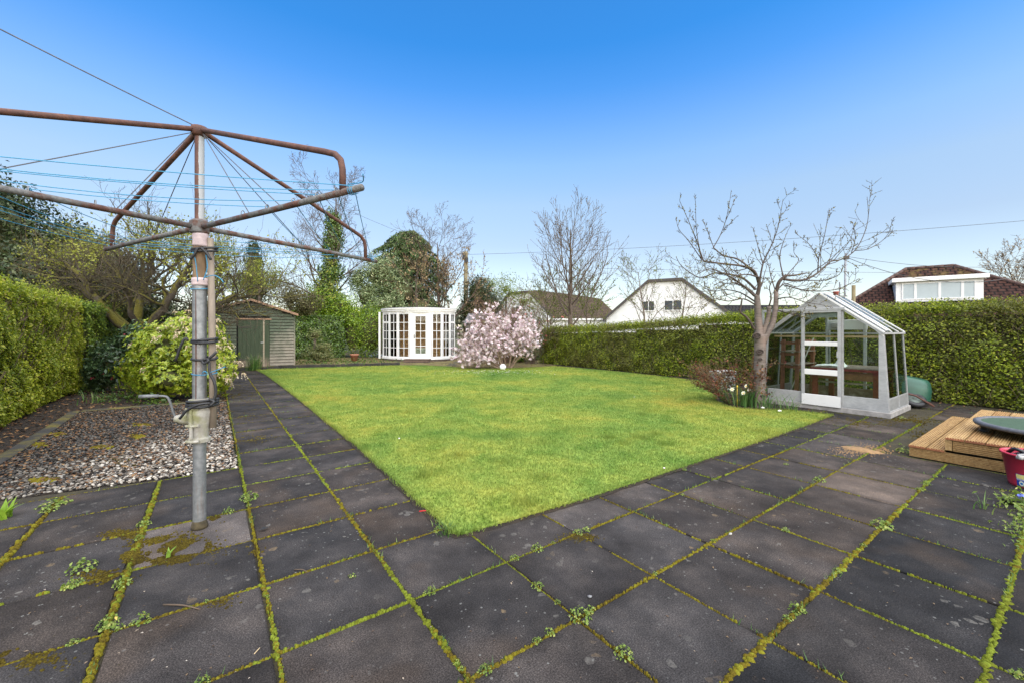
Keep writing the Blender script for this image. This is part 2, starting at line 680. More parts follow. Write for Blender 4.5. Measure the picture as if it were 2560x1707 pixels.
def m_soil(name, a, b, c, scale=6):
    t = NT(name)
    p = t.pos()
    col = t.ramp(t.noise(p, scale, 6, 0.7), [(0.3, a), (0.5, b), (0.72, c)])
    col = t.mix(1.0, col, t.ramp(t.noise(p, scale * 15, 4, 0.7), [(0.3, 0.5), (0.7, 1.5)]), 'MULTIPLY')
    t.col(col)
    t.rough(0.95)
    t.bump(t.noise(p, scale * 9, 5, 0.7), 0.9, 0.03)
    return t.m
SOIL = m_soil("garden soil", (0.012, 0.008, 0.005), (0.026, 0.017, 0.010), (0.055, 0.035, 0.019))
BED = m_soil("mossy bed", (0.05, 0.032, 0.014), (0.12, 0.095, 0.03), (0.17, 0.16, 0.035), 1.6)
GROUND = m_soil("rough ground", (0.03, 0.035, 0.01), (0.05, 0.055, 0.016), (0.07, 0.075, 0.025), 0.5)
JOINT = m_soil("joint earth", (0.018, 0.014, 0.008), (0.035, 0.028, 0.012), (0.06, 0.05, 0.015), 3)

def grass_color(t):
    p = t.pos()
    big = t.noise(p, 0.42, 4, 0.62, 0.4)
    c = t.ramp(big, [(0.28, (0.115, 0.205, 0.040)), (0.44, (0.185, 0.27, 0.052)), (0.58, (0.265, 0.31, 0.058)), (0.74, (0.345, 0.31, 0.06))])
    sm = t.ramp(t.noise(p, 2.6, 5, 0.68), [(0.30, (0.62, 0.77, 0.62)), (0.5, (1, 1, 1)), (0.72, (1.32, 1.15, 1.15))])
    c = t.mix(1.0, c, sm, 'MULTIPLY')
    tuft = t.ramp(t.noise(p, 1.0, 6, 0.75), [(0.60, 0.0), (0.70, 1.0)])
    c = t.mix(t.math('MULTIPLY', tuft, 0.6), c, (0.085, 0.20, 0.022))
    brown = t.ramp(t.noise(t.mapv(p, (1, 1, 1), (13, 4, 2)), 2.1, 5, 0.7), [(0.665, 0.0), (0.74, 1.0)])
    c = t.mix(t.math('MULTIPLY', brown, 0.7), c, (0.235, 0.165, 0.045))
    return c
def m_grass(blade):
    t = NT("grass blade" if blade else "lawn turf")
    c = grass_color(t)
    if blade:
        c = t.mix(1.0, c, t.ramp(t.island(), [(0, (0.76, 0.82, 0.8)), (0.6, (1.05, 1.05, 1)), (1.0, (1.35, 1.25, 1.4))]), 'MULTIPLY')
        t.col(c); t.rough(0.55)
        t.b.inputs["Specular IOR Level"].default_value = 0.25
        t.translucent(c, 0.5)
    else:
        g = t.ramp(t.noise(t.pos(), 110, 3, 0.7), [(0.3, 0.78), (0.6, 1.1)])
        t.col(t.mix(1.0, c, g, 'MULTIPLY')); t.rough(0.9)
        t.b.inputs["Specular IOR Level"].default_value = 0.1
    return t.m
TURF, BLADE = m_grass(False), m_grass(True)

# ------------------------------------------------------------------ ground
def sheet(name, poly, z, mat, thick=0.0, zb=None):
    mb = MB()
    if zb is None:
        mb.add([(x, y, z) for x, y in poly], [tuple(range(len(poly)))])
    else:
        mb.prism([(x, y, zb) for x, y in poly], (0, 0, z - zb))
    return mb.build(name, mat)

struct(sheet("ground", [(-900, -60), (900, -60), (900, 1500), (-900, 1500)], -0.06, GROUND))

# lawn outline from where its edge is seen
lawn_px = [(665, 935), (640, 923), (700, 921.5), (800, 918.5), (900, 915.5), (1000, 913), (1060, 913), (1110, 915.5), (1170, 919.5), (1250, 921), (1310, 919),
           (1390, 915), (1470, 921.5), (1560, 930), (1660, 941), (1775, 955), (1800, 965), (1790, 985), (1785, 1000), (1812, 1013), (1850, 1020), (1900, 1023), (1980, 1024),
           (2079, 1036), (2030, 1055), (1900, 1100), (1760, 1146), (1600, 1198), (1450, 1246), (1300, 1290), (1200, 1318), (1165, 1329), (1143, 1331), (1128, 1325),
           (1090, 1290), (1030, 1238), (960, 1172), (890, 1110), (820, 1055), (760, 1005), (710, 967)]
lawn_xy = [(p.x, p.y) for p in (gr(x, y, 0.02) for x, y in lawn_px)]
lawn = struct(sheet("lawn", lawn_xy, 0.022, [TURF], zb=-0.05))
# the cut edge of the turf: a thin dark band of earth just outside
g = rng_(3)
edge = []
for i in range(len(lawn_xy)):
    a, b = Vector(lawn_xy[i]), Vector(lawn_xy[(i + 1) % len(lawn_xy)])
    nn = max(2, int((b - a).length / 0.06))
    for k in range(nn):
        edge.append(a.lerp(b, k / nn))
cen = Vector((0.6, 9.0))
mb = MB()
ring_o, ring_i = [], []
for i, p in enumerate(edge):
    tdir = (edge[(i + 1) % len(edge)] - edge[i - 1]).normalized()
    nrm = Vector((-tdir.y, tdir.x))
    if nrm.dot(p - cen) < 0:
        nrm = -nrm
    w = 0.026 + 0.03 * abs(mnoise.noise(Vector((p.x * 4, p.y * 4, 0)))) + g.random() * 0.012
    ring_o.append((p.x + nrm.x * w, p.y + nrm.y * w, 0.003))
    ring_i.append((p.x - nrm.x * 0.03, p.y - nrm.y * 0.03, 0.015))
n = len(edge)
mb.add(ring_o + ring_i, [(i, (i + 1) % n, n + (i + 1) % n, n + i) for i in range(n)])
o = mb.build("soil", SOIL)
struct(o)

# grass blades
def grass_blades(name, X, Y, z, hgt, wid, mat, g, lean=0.5):
    n = len(X)
    az = g.uniform(0, 6.283, n)
    d = np.stack([np.cos(az), np.sin(az), np.zeros(n)], 1)
    s_ = np.stack([-np.sin(az), np.cos(az), np.zeros(n)], 1)
    H = hgt * g.uniform(0.55, 1.3, n)
    W = wid * g.uniform(0.7, 1.3, n)
    la = g.uniform(0.1, lean, n) * H
    B = np.stack([X, Y, np.full(n, z)], 1)
    T = B + d * la[:, None]
    T[:, 2] += H
    V = np.stack([B - s_ * W[:, None], B + s_ * W[:, None], T], 1).reshape(-1, 3)
    return V, np.arange(n * 3).reshape(n, 3)
g = rng_(11)
lx = np.array(lawn_xy)
cand = []
for (y0, y1, dens) in ((2.6, 4.2, 6800), (4.2, 6.0, 5600), (6.0, 9.0, 3700), (9.0, 13.0, 2200), (13, 19, 1400)):
    x0, x1 = lx[:, 0].min(), lx[:, 0].max()
    nn = int((x1 - x0) * (y1 - y0) * dens)
    X = g.uniform(x0, x1, nn); Y = g.uniform(y0, y1, nn)
    k = inside(lawn_xy, X, Y)
    X, Y = X[k], Y[k]
    m = (y0 + y1) / 2
    V, Fc = grass_blades("", X, Y, 0.02, 0.024, 0.0019 + 0.00045 * m, BLADE, g, 1.5)
    cand.append((V, Fc))
# the shaggy fringe hanging over the cut edge
ex = np.array([(p.x, p.y) for p in edge])
rep = np.repeat(np.arange(len(ex)), 24)
E_ = ex[rep] + g.normal(size=(len(rep), 2)) * 0.016
Vf, Ff = grass_blades("", E_[:, 0], E_[:, 1], 0.012, 0.04, 0.003, BLADE, g, 1.1)
cand.append((Vf, Ff))
# darker long tufts here and there
tc = []
for i in range(34):
    q = gr(g.uniform(900, 1950), g.uniform(935, 1230), 0.02)
    tc.append((q.x, q.y))
for q in ((1320, 1262), (1312, 1258), (1560, 1108), (1610, 1096), (1640, 1085), (1700, 1058), (1665, 1110)):
    w = gr(q[0], q[1], 0.02); tc.append((w.x, w.y))
tc = np.array(tc)
tc = tc[inside(lawn_xy, tc[:, 0], tc[:, 1])]
rep = np.repeat(np.arange(len(tc)), 110)
T_ = tc[rep] + g.normal(size=(len(rep), 2)) * g.uniform(0.03, 0.12, len(tc))[rep][:, None]
k = inside(lawn_xy, T_[:, 0], T_[:, 1])
T_ = T_[k]
cand.append(grass_blades("", T_[:, 0], T_[:, 1], 0.02, 0.06, 0.0035, BLADE, g, 0.8))
V, Fc = joinvf(cand)
stuff(raw_mesh("grass", V, Fc, BLADE, None, False, True), "short mossy green and yellow lawn grass", "grass")

# ------------------------------------------------------------------ patio of concrete slabs
patio = bpy.data.objects.new("patio", None)
link(patio); patio['kind'] = 'structure'
mb = MB()
base_poly = [P(-6, 9), P(20, 9), P(20, 1.0), P(14.1, 0.6), P(2.2, 0.9), P(2.1, -24.3), P(-0.02, -24.3), P(-0.02, -2.98), P(-6, -3.75)]
mb.add([(p.x, p.y, -0.012) for p in base_poly], [tuple(range(len(base_poly)))])
mb.build("bedding", JOINT, patio, world=False)

def visible(pts, mx=520):
    for p in pts:
        if p.y > 0.3:
            x = 1280 + F * p.x / p.y; y = HY + F * (CAMH - p.z) / p.y
            if -mx < x < 2560 + mx and 0 < y < 1707 + 700:
                return True
    return False
def slab_mesh(seed, w, l):
    r = random.Random(seed)
    mb = MB()
    mb.box((0, 0, -0.0225), (w, l, 0.045), None, 0, 0.006)
    # worn corners
    V = []
    for v in mb.v:
        V.append((v[0] + r.uniform(-.0025, .0025), v[1] + r.uniform(-.0025, .0025), v[2] + r.uniform(-.001, .001)))
    me = bpy.data.meshes.new("slab")
    me.from_pydata(V, [], mb.f)
    me.materials.append(SLAB)
    return me
GAP = 0.012
SLABMESH = [slab_mesh(i, S - GAP, S - GAP) for i in range(6)]
cells = []
for a in range(-6, 20):
    for b in range(-25, 14):
        if b < 1 and a >= 2: continue
        if a < 0 and b < -3: continue
        if a >= 10 and 4 <= b and a < 15: continue           # under the decking
        if 10 <= a < 15 and b == 3 : continue
        if 14 <= a < 17 and b < 3: continue                    # under the glasshouse
        if a > 17 and b > 2: continue
        if b < -23: continue
        cells.append((a, b))
cells += [(10, 3), (11, 3)] if False else []
rs = random.Random(5)
left_off = 0.07                                               # the left columns run slightly wide
joints = []
nslab = 0
for (a, b) in cells:
    A0 = a * (1.05 if a < 0 else 1)
    A1 = (a + 1) * (1.05 if a + 1 < 0 else 1)
    c = [P(A0, b), P(A1, b), P(A1, b + 1), P(A0, b + 1)]
    if not visible(c): continue
    me = SLABMESH[rs.randrange(6)]
    o = bpy.data.objects.new("slab", me)
    link(o)
    o.parent = patio
    ctr = P((A0 + A1) / 2, b + 0.5, 0)
    o.location = (ctr.x + rs.uniform(-.004, .004), ctr.y + rs.uniform(-.004, .004), rs.uniform(-.004, .003))
    o.rotation_euler = (rs.uniform(-.004, .004), rs.uniform(-.004, .004), TH + rs.choice((0, math.pi / 2, math.pi, -math.pi / 2)) + rs.uniform(-.006, .006))
    if a < 0: o.scale = (1.05, 1.05, 1) if False else (1.0, 1.0, 1)
    v = rs.uniform(0.74, 1.32)
    t_ = rs.uniform(-0.05, 0.06)
    if b >= 4: v *= 0.66; t_ -= 0.05
    elif a >= 5 and b in (2, 3): v *= 1.18; t_ += 0.05
    if (a, b) in ((3, 1), (4, 1)): v *= 1.45
    if (a, b) in ((8, 3), (7, 3)): v *= 1.35; t_ += 0.12
    if (a, b) == (-1, -1): v = 2.6; t_ = 0.03
    o.color = (v * (1 + t_), v, v * (1 - t_), 1)
    nslab += 1
    joints.append((A0, b, A1, b)); joints.append((A0, b + 1, A1, b + 1))
    joints.append((A0, b, A0, b + 1)); joints.append((A1, b, A1, b + 1))
joints = sorted(set(tuple(round(q, 3) for q in j) for j in joints))

# moss in the joints: thousands of small cushions, one mass
def domes(g, C, rx, rz, n=6):
    """low six-sided cushions"""
    m = len(C)
    az = g.uniform(0, 6.28, m)
    ang = az[:, None] + np.arange(n)[None] * (2 * math.pi / n)
    rr = rx[:, None] * g.uniform(0.7, 1.3, (m, n))
    ring = np.stack([C[:, 0, None] + rr * np.cos(ang), C[:, 1, None] + rr * np.sin(ang), np.full((m, n), -0.010) + C[:, 2, None]], 2)
    mid = np.stack([C[:, 0, None] + rr * 0.62 * np.cos(ang), C[:, 1, None] + rr * 0.62 * np.sin(ang), C[:, 2, None] + rz[:, None] * g.uniform(0.5, 0.85, (m, n))], 2)
    top = C.copy(); top[:, 2] += rz
    V = np.concatenate([ring, mid, top[:, None]], 1)
    k = np.arange(n); j = (k + 1) % n
    f = np.concatenate([np.stack([k, j, n + j], 1), np.stack([k, n + j, n + k], 1), np.stack([n + k, n + j, np.full(n, 2 * n)], 1)])
    Fc = (f[None] + (np.arange(m) * (2 * n + 1))[:, None, None]).reshape(-1, 3)
    return V.reshape(-1, 3), Fc
g = rng_(21)
C, RX, RZ, GRN = [], [], [], []
for (a0, b0, a1, b1) in joints:
    p0, p1 = P(a0, b0), P(a1, b1)
    if p0.y < 0.4 and p1.y < 0.4: continue
    along_u = abs(a0 - a1) < 1e-6                          # a joint that runs away along the path
    dist = max(1.0, (p0.y + p1.y) / 2)
    step = 0.0062 if dist < 3.2 else (0.010 if dist < 5 else (0.018 if dist < 8 else 0.035))
    m = int((p1 - p0).length / step)
    dens = 0.90 if along_u else 0.72
    wid = 0.010
    dens = 0.90 if along_u else 0.72
    if along_u and a0 >= 2: dens, wid = 0.62, 0.008
    if not along_u and a0 < 2 and b0 >= 0: dens, wid = 0.80, 0.010
    if along_u and abs(a0 - 1) < .1: dens, wid = 0.95, 0.014
    if not along_u and b0 == 4: dens, wid = 0.86, 0.014
    if not along_u and b0 == 3: dens, wid = 0.80, 0.012
    if not along_u and b0 == 5: dens, wid = 0.90, 0.016
    if along_u and a0 < 0: dens, wid = 0.82, 0.013
    if dist > 6 and not (along_u and abs(a0 - 1) < .1): dens *= 0.85
    for i in range(m):
        t = (i + g.random()) / m
        p = p0.lerp(p1, t)
        nv = mnoise.noise(Vector((p.x * 1.6, p.y * 1.6, 3.1))) * 0.5 + mnoise.noise(Vector((p.x * 6, p.y * 6, 1.1))) * 0.38 + mnoise.noise(Vector((p.x * 19, p.y * 19, 4.1))) * 0.22
        if nv + 0.5 > dens * 1.08: continue
        w = wid * (1.0 + 0.9 * nv)
        w = max(0.006, w)
        off = g.normal() * w * 0.42
        ex_, ey_ = (CT, ST) if along_u else (ST, -CT)
        C.append((p.x + ex_ * off, p.y + ey_ * off, 0.0))
        q_ = g.random() ** 1.6; RX.append(w * (0.38 + 0.85 * q_)); RZ.append(w * (0.22 + 0.5 * q_) * g.uniform(.6, 1.2))
        GRN.append(mnoise.noise(Vector((p.x * 0.6, p.y * 0.6, 9.0))) + (0.22 if p.x > 1.6 else -0.18))
C, RX, RZ, GRN = np.array(C), np.array(RX), np.array(RZ), np.array(GRN)
GRN = GRN + g.normal(size=len(GRN)) * 0.08
for nm, msk, mt in (("moss", GRN <= 0.12, MOSS), ("moss", GRN > 0.12, MOSSG)):
    V, Fc = domes(g, C[msk], RX[msk], RZ[msk])
    o = raw_mesh(nm, V, Fc, mt, patio, True, False)
    o['kind'] = 'stuff'
# brown moss patches on the pale slab round the pole and its neighbours
C = []
for (px, py, sx, sy, n_) in ((455, 1368, 70, 26, 520), (400, 1352, 45, 12, 120), (310, 1335, 45, 10, 170), (540, 1296, 14, 6, 60), (430, 1402, 60, 9, 200), (330, 1385, 25, 18, 170), (265, 1440, 60, 14, 120), (60, 1650, 90, 16, 150),
                            (540, 1500, 40, 14, 60), (1445, 1342, 36, 9, 150), (600, 985, 60, 22, 280), (590, 1035, 70, 14, 160), (640, 1100, 60, 10, 120), (570, 960, 40, 12, 160),
                            (2160, 1058, 70, 8, 240), (2260, 1052, 60, 10, 200), (2080, 1050, 60, 7, 120), (2330, 1085, 50, 8, 100), (300, 1150, 40, 12, 60), (620, 1374, 22, 8, 50)):
    for i in range(n_ * 3):
        p = gr(px + g.normal() * sx * 0.6, py + abs(g.normal()) * 0 + g.normal() * sy * 0.6, 0)
        if mnoise.noise(Vector((p.x * 7, p.y * 7, 0))) > -0.15:
            C.append((p.x, p.y, 0.0))
C = np.array(C)
k = ~inside(lawn_xy, C[:, 0], C[:, 1])
C = C[k]
V, Fc = domes(g, C, g.uniform(0.003, 0.011, len(C)), g.uniform(0.002, 0.007, len(C)))
o = raw_mesh("moss", V, Fc, MOSSB, patio, True, False); o['kind'] = 'stuff'

# ------------------------------------------------------------------ beds, gravel, kerbs
gravel_xy = [tuple(P(a, b).xy) for a, b in ((-0.05, -3.02), (-0.05, -11.15), (-3.5, -11.3), (-3.4, -9.0), (-3.35, -5.3), (-3.45, -3.45))]
struct(sheet("gravel_bed", gravel_xy, -0.022, SOIL))
bed_l = [tuple(P(a, b).xy) for a, b in ((-3.45, -3.7), (-3.4, -9), (-3.5, -11.3), (-0.04, -11.2), (-0.04, -24.2), (-8, -30), (-9, -3.0))]
struct(sheet("soil", bed_l, -0.03, SOIL))
far_l = [(p.x, p.y) for p in (gr(645, 923.2), gr(700, 921.3), gr(800, 918.3), gr(900, 915.3), gr(1000, 912.8), gr(1060, 912.8), gr(1110, 915.3), gr(1170, 919.3), gr(1250, 920.8), gr(1310, 918.8), gr(1390, 914.5))]
bed_b = far_l + [(1.9, 19.0), (0, 26), (-17, 28), (-14, 17.5)]
struct(sheet("flower_bed", bed_b, -0.008, BED))
bed_r = [(p.x, p.y) for p in (gr(1390, 914.5), gr(1470, 921), gr(1560, 929.5), gr(1660, 940.5), gr(1775, 954.5), gr(1795, 965), gr(1785, 985), gr(1780, 1000), gr(1812, 1013.5), gr(1850, 1020.5), gr(1900, 1023.5), gr(1980, 1024.5), gr(2079, 1036))] + [(6.3, 7.0), (7.6, 7.9), (9.6, 6.0), (12, 6.2), (4, 19.5), (1.9, 19.0)]
struct(sheet("soil", bed_r, -0.0135, SOIL))

ICO = None
def ico():
    t = (1 + 5 ** 0.5) / 2
    V = np.array([(-1, t, 0), (1, t, 0), (-1, -t, 0), (1, -t, 0), (0, -1, t), (0, 1, t), (0, -1, -t), (0, 1, -t), (t, 0, -1), (t, 0, 1), (-t, 0, -1), (-t, 0, 1)], float)
    V /= np.linalg.norm(V[0])
    Fc = np.array([(0, 11, 5), (0, 5, 1), (0, 1, 7), (0, 7, 10), (0, 10, 11), (1, 5, 9), (5, 11, 4), (11, 10, 2), (10, 7, 6), (7, 1, 8), (3, 9, 4), (3, 4, 2), (3, 2, 6), (3, 6, 8), (3, 8, 9), (4, 9, 5), (2, 4, 11), (6, 2, 10), (8, 6, 7), (9, 8, 1)])
    return V, Fc
def pebbles(g, C, size, flat=0.55):
    V0, F0 = ico()
    m = len(C)
    az = g.uniform(0, 6.28, m)
    sx = size * g.uniform(0.7, 1.3, m); sy = size * g.uniform(0.6, 1.0, m); sz = size * flat * g.uniform(0.7, 1.2, m)
    jit = 1 + g.normal(size=(m, 12)) * 0.13
    v = V0[None] * jit[:, :, None]
    x = v[:, :, 0] * sx[:, None]; y = v[:, :, 1] * sy[:, None]; z = v[:, :, 2] * sz[:, None]
    tilt = g.normal(size=m) * 0.35
    y, z = y * np.cos(tilt)[:, None] - z * np.sin(tilt)[:, None], y * np.sin(tilt)[:, None] + z * np.cos(tilt)[:, None]
    c, s_ = np.cos(az)[:, None], np.sin(az)[:, None]
    V = np.stack([C[:, 0, None] + x * c - y * s_, C[:, 1, None] + x * s_ + y * c, C[:, 2, None] + z], 2)
    Fc = (F0[None] + (np.arange(m) * 12)[:, None, None]).reshape(-1, 3)
    return V.reshape(-1, 3), Fc
t = NT("garden pebble")
c = t.ramp(t.island(), [(0.0, (0.035, 0.032, 0.03)), (0.28, (0.10, 0.085, 0.07)), (0.45, (0.18, 0.155, 0.125)), (0.7, (0.37, 0.325, 0.27)), (1.0, (0.56, 0.52, 0.45))])
dirt = t.ramp(t.math('ADD', t.math('MULTIPLY', t.sep(t.pos())[0], 0.35), t.math('ADD', t.noise(t.pos(), 1.5, 5, 0.65), 1.43)), [(0.15, 0.22), (0.62, 1.0)])
c = t.mix(1.0, c, dirt, 'MULTIPLY')
c = t.mix(1.0, c, t.ramp(t.noise(t.pos(), 90, 4), [(0.3, 0.7), (0.7, 1.15)]), 'MULTIPLY')
t.col(c); t.rough(0.85); PEB = t.m
gx = np.array(gravel_xy)
X = g.uniform(gx[:, 0].min(), gx[:, 0].max(), 60000); Y = g.uniform(gx[:, 1].min(), gx[:, 1].max(), 60000)
k = inside(gravel_xy, X, Y)
X, Y = X[k], Y[k]
nP = min(len(X), 14500)
C = np.stack([X[:nP], Y[:nP], g.uniform(-0.012, 0.008, nP)], 1)
V, Fc = pebbles(g, C, g.uniform(0.009, 0.023, nP))
o = stuff(raw_mesh("gravel", V, Fc, PEB, None, True, True), "loose pale and dirty pebbles in the bed beside the pole", "gravel")

LITTER = leafmat("dead leaf", [(0, (0.035, 0.02, 0.01)), (0.35, (0.09, 0.045, 0.022)), (0.7, (0.16, 0.08, 0.035)), (1, (0.24, 0.15, 0.07))], 0.8, 0.0, spec=0.2)
def litter(name, poly, n, seed, mat=None, size=0.045, z=0.0, wfun=None):
    g = rng_(seed)
    q = np.array(poly)
    X = g.uniform(q[:, 0].min(), q[:, 0].max(), n * 3); Y = g.uniform(q[:, 1].min(), q[:, 1].max(), n * 3)
    k = inside(poly, X, Y)
    if wfun is not None:
        k &= wfun(X, Y, g)
    X, Y = X[k][:n], Y[k][:n]
    C = np.stack([X, Y, z + g.uniform(0.004, 0.03, len(X))], 1)
    V, Fc = leaves(g, C, size, 0.6, np.tile(np.array([0, 0, 1.0]), (len(C), 1)), 0.72)
    return stuff(raw_mesh(name, V, Fc, mat or LITTER, None, False, True))
litter("leaf_litter", bed_l, 9000, 31, size=0.05, z=-0.03, wfun=lambda X, Y, g: Y < 14)
litter("leaf_litter", gravel_xy, 5200, 32, size=0.033, z=0.0, wfun=lambda X, Y, g: X + 0.35 * (Y - 4) < -2.9 + g.normal(size=len(X)) * 1.1)
litter("leaf_litter", bed_b, 1800, 33, size=0.07, z=-0.01)
litter("leaf_litter", bed_r, 1500, 34, size=0.05, z=-0.01)
YMOSS = leafmat("bed moss", [(0, (0.10, 0.09, 0.015)), (0.6, (0.20, 0.18, 0.02)), (1, (0.27, 0.24, 0.03))], 0.9, 0, spec=0.1)
g = rng_(36)
C = []
for (px, py, sx, sy, n_) in ((365, 1030, 40, 14, 0), (355, 1062, 20, 3, 60), (345, 1092, 14, 4, 80), (110, 1200, 26, 3, 90), (250, 1118, 20, 4, 50), (140, 1085, 18, 3, 60), (95, 1112, 14, 5, 70), (520, 1010, 25, 5, 60)):
    for i in range(n_):
        p = gr(px + g.normal() * sx * .6, py + g.normal() * sy * .6, 0)
        C.append((p.x, p.y, 0.008))
C = np.array(C)
V, Fc = domes(g, C, g.uniform(0.01, 0.03, len(C)), g.uniform(0.006, 0.016, len(C)))
stuff(raw_mesh("moss", V, Fc, MOSS, None, True, True), "yellow moss cushions among the pebbles", "moss")

KERB = NT("mossy kerb concrete")
kc = KERB.ramp(KERB.noise(KERB.pos(), 5, 5, 0.65), [(0.3, (0.018, 0.016, 0.014)), (0.65, (0.045, 0.041, 0.034))])
kz = KERB.sep(KERB.node("ShaderNodeNewGeometry").outputs["Normal"])[2]
km = KERB.math('MULTIPLY', KERB.ramp(KERB.noise(KERB.pos(), 2.3, 5, 0.7), [(0.45, 0.0), (0.60, 1.0)]), KERB.math('GREATER_THAN', kz, 0.5))
KERB.col(KERB.mix(KERB.math('MULTIPLY', km, 0.8), kc, (0.13, 0.105, 0.015)))
KERB.rough(0.9); KERB.bump(KERB.noise(KERB.pos(), 60, 5, 0.7), 0.5, 0.01)
KERB = KERB.m
def kerb(pts, name, label, w=0.1, h=0.11, z0=-0.05, cat="kerb"):
    root = thing(name, label, cat, (pts[0].x, pts[0].y, 0))
    r = random.Random(hash(label) % 999 if False else len(label))
    first = True
    for i in range(len(pts) - 1):
        L = (pts[i + 1] - pts[i]).length
        m = max(1, round(L / 0.9))
        for k in range(m):
            p = pts[i].lerp(pts[i + 1], k / m); q = pts[i].lerp(pts[i + 1], (k + 1) / m)
            d = (q - p).normalized() * 0.006
            mb = MB()
            dz = r.uniform(-0.008, 0.008)
            mb.bar((p.x + d.x, p.y + d.y, z0 + h / 2 + dz), (q.x - d.x, q.y - d.y, z0 + h / 2 + r.uniform(-.008, .008)), w, h, bev=0.012)
            mb.build("kerb_stone", KERB, root, world=True)
    return root
kerb([P(-3.55, -3.3), P(-3.45, -5.3), P(-3.5, -9.0), P(-3.58, -11.4)], "edging_kerb", "mossy concrete kerb between the left hedge and the pebble bed", 0.14, 0.085)
kerb([P(-3.45, -11.42), P(-0.15, -11.3)], "edging_kerb", "mossy low kerb at the far end of the pebble bed", 0.16, 0.085)
kerb([gr(655, 925), gr(700, 920.6), gr(800, 917.6), gr(900, 914.6), gr(1000, 912.2)], "edging_kerb", "dark kerb along the far edge of the lawn by the shed", 0.1, 0.17, -0.05)

# sand spill on the slabs
g = rng_(40)
SAND = simple("orange sand", (0.25, 0.15, 0.068), 0.95, 0.2, 30, bump=0.5, bscale=200)
V, Fc = [], []
nr, na = 7, 22
c0 = gr(2152, 1124)
for i in range(nr + 1):
    for j in range(na):
        a = 6.283 * j / na
        rr = (i / nr) * (1 + 0.3 * mnoise.noise(Vector((math.cos(a) * 1.5, math.sin(a) * 1.5, 2))) + .25 * mnoise.noise(Vector((math.cos(a) * 5, math.sin(a) * 5, 7))))
        x = rr * 0.19 * math.cos(a); y = rr * 0.10 * math.sin(a)
        z = 0.022 * (1 - (i / nr) ** 2) + 0.004 * mnoise.noise(Vector((x * 30, y * 30, 0))) * (1 - i / nr) + (0.004 if i < nr else -0.001)
        V.append((c0.x + x * ST - y * CT * 0 + y * CT, c0.y - x * CT + y * ST, z))
for i in range(nr):
    for j in range(na):
        j2 = (j + 1) % na
        Fc.append((i * na + j, (i + 1) * na + j, (i + 1) * na + j2, i * na + j2))
tag(raw_mesh("sand_pile", V, Fc, SAND, None, True, True, loc=(c0.x, c0.y, 0)), "low spill of orange sand on the dark slabs near the decking", "sand pile")

g = rng_(41)
C = np.array([tuple(gr(2152 + g.normal() * 34, 1124 + g.normal() * 6.5, 0.001)) for i in range(700)])
V, Fc = domes(g, C, g.uniform(.003, .010, len(C)), g.uniform(.002, .006, len(C)))
stuff(raw_mesh("scattered_sand", V, Fc, SAND, None, True, True), "grains of orange sand scattered round the spill", "sand")
# ------------------------------------------------------------------ shared object materials
WHITE = simple("white painted plastic", (0.72, 0.705, 0.68), 0.4, 0.05, 3)
def m_alu():
    t = NT("weathered aluminium")
    v = t.obj()
    c = t.ramp(t.noise(v, 7, 6, 0.65), [(0.3, (0.36, 0.36, 0.358)), (0.6, (0.45, 0.448, 0.44)), (0.8, (0.54, 0.535, 0.52))])
    d = t.ramp(t.noise(t.mapv(v, (3, 3, 14)), 5, 5, 0.7), [(0.35, 0.85), (0.55, 1.0)])
    t.col(t.mix(1.0, c, d, 'MULTIPLY')); t.rough(0.5); t.b.inputs["Metallic"].default_value = 0.25
    return t.m
ALU = m_alu()
GALV = NT("galvanised steel")
gv = GALV.obj()
gc = GALV.ramp(GALV.noise(gv, 26, 5, 0.6), [(0.3, (0.14, 0.148, 0.155)), (0.7, (0.26, 0.267, 0.273))])
gc = GALV.mix(GALV.ramp(GALV.noise(GALV.mapv(gv, (9, 9, 0.9)), 3, 4, 0.6), [(0.56, 0.0), (0.7, 0.6)]), gc, (0.17, 0.11, 0.08))
GALV.col(gc); GALV.rough(0.45); GALV.b.inputs["Metallic"].default_value = 0.45
GALV = GALV.m
def m_rust(name, bare):
    t = NT(name)
    v = t.obj()
    c = t.ramp(t.noise(v, 18, 6, 0.7), [(0.3, (0.040, 0.020, 0.015)), (0.5, (0.088, 0.036, 0.024)), (0.72, (0.15, 0.064, 0.038))])
    if bare:
        c = t.mix(t.ramp(t.noise(v, 7, 5, 0.7), [(0.42, 0.0), (0.55, 1.0)]), c, t.ramp(t.noise(v, 45, 3), [(0.3, (0.075, 0.073, 0.072)), (0.7, (0.17, 0.167, 0.16))]))
    t.col(c); t.rough(0.75); t.bump(t.noise(v, 150, 4, 0.7), 0.3, 0.003)
    return t.m
RUST, RUSTG = m_rust("rusty tube", False), m_rust("rusty galvanised tube", True)
def m_glass(name="window glass", tint=(0.93, 0.97, 0.95), refl=1.0):
    t = NT(name)
    t.n.remove(t.b)
    tr = t.node("ShaderNodeBsdfTransparent"); tr.inputs[0].default_value = (*tint, 1)
    gl = t.node("ShaderNodeBsdfGlossy"); gl.inputs[1].default_value = 0.03
    fr = t.node("ShaderNodeFresnel"); fr.inputs[0].default_value = 1.45
    mx = t.node("ShaderNodeMixShader")
    f = t.math('MULTIPLY', fr.outputs[0], refl, True)
    t.lk(f, mx.inputs[0]); t.lk(tr.outputs[0], mx.inputs[1]); t.lk(gl.outputs[0], mx.inputs[2])
    t.lk(mx.outputs[0], t.out.inputs[0])
    return t.m
GLASS = m_glass()
GLASSG = m_glass("greenhouse glass", (0.90, 0.94, 0.91), 0.8)
BLACK = simple("black rubber", (0.018, 0.018, 0.02), 0.55, 0.3, 20)
BLUETW = simple("blue twine", (0.035, 0.22, 0.38), 0.7, 0.2, 60)
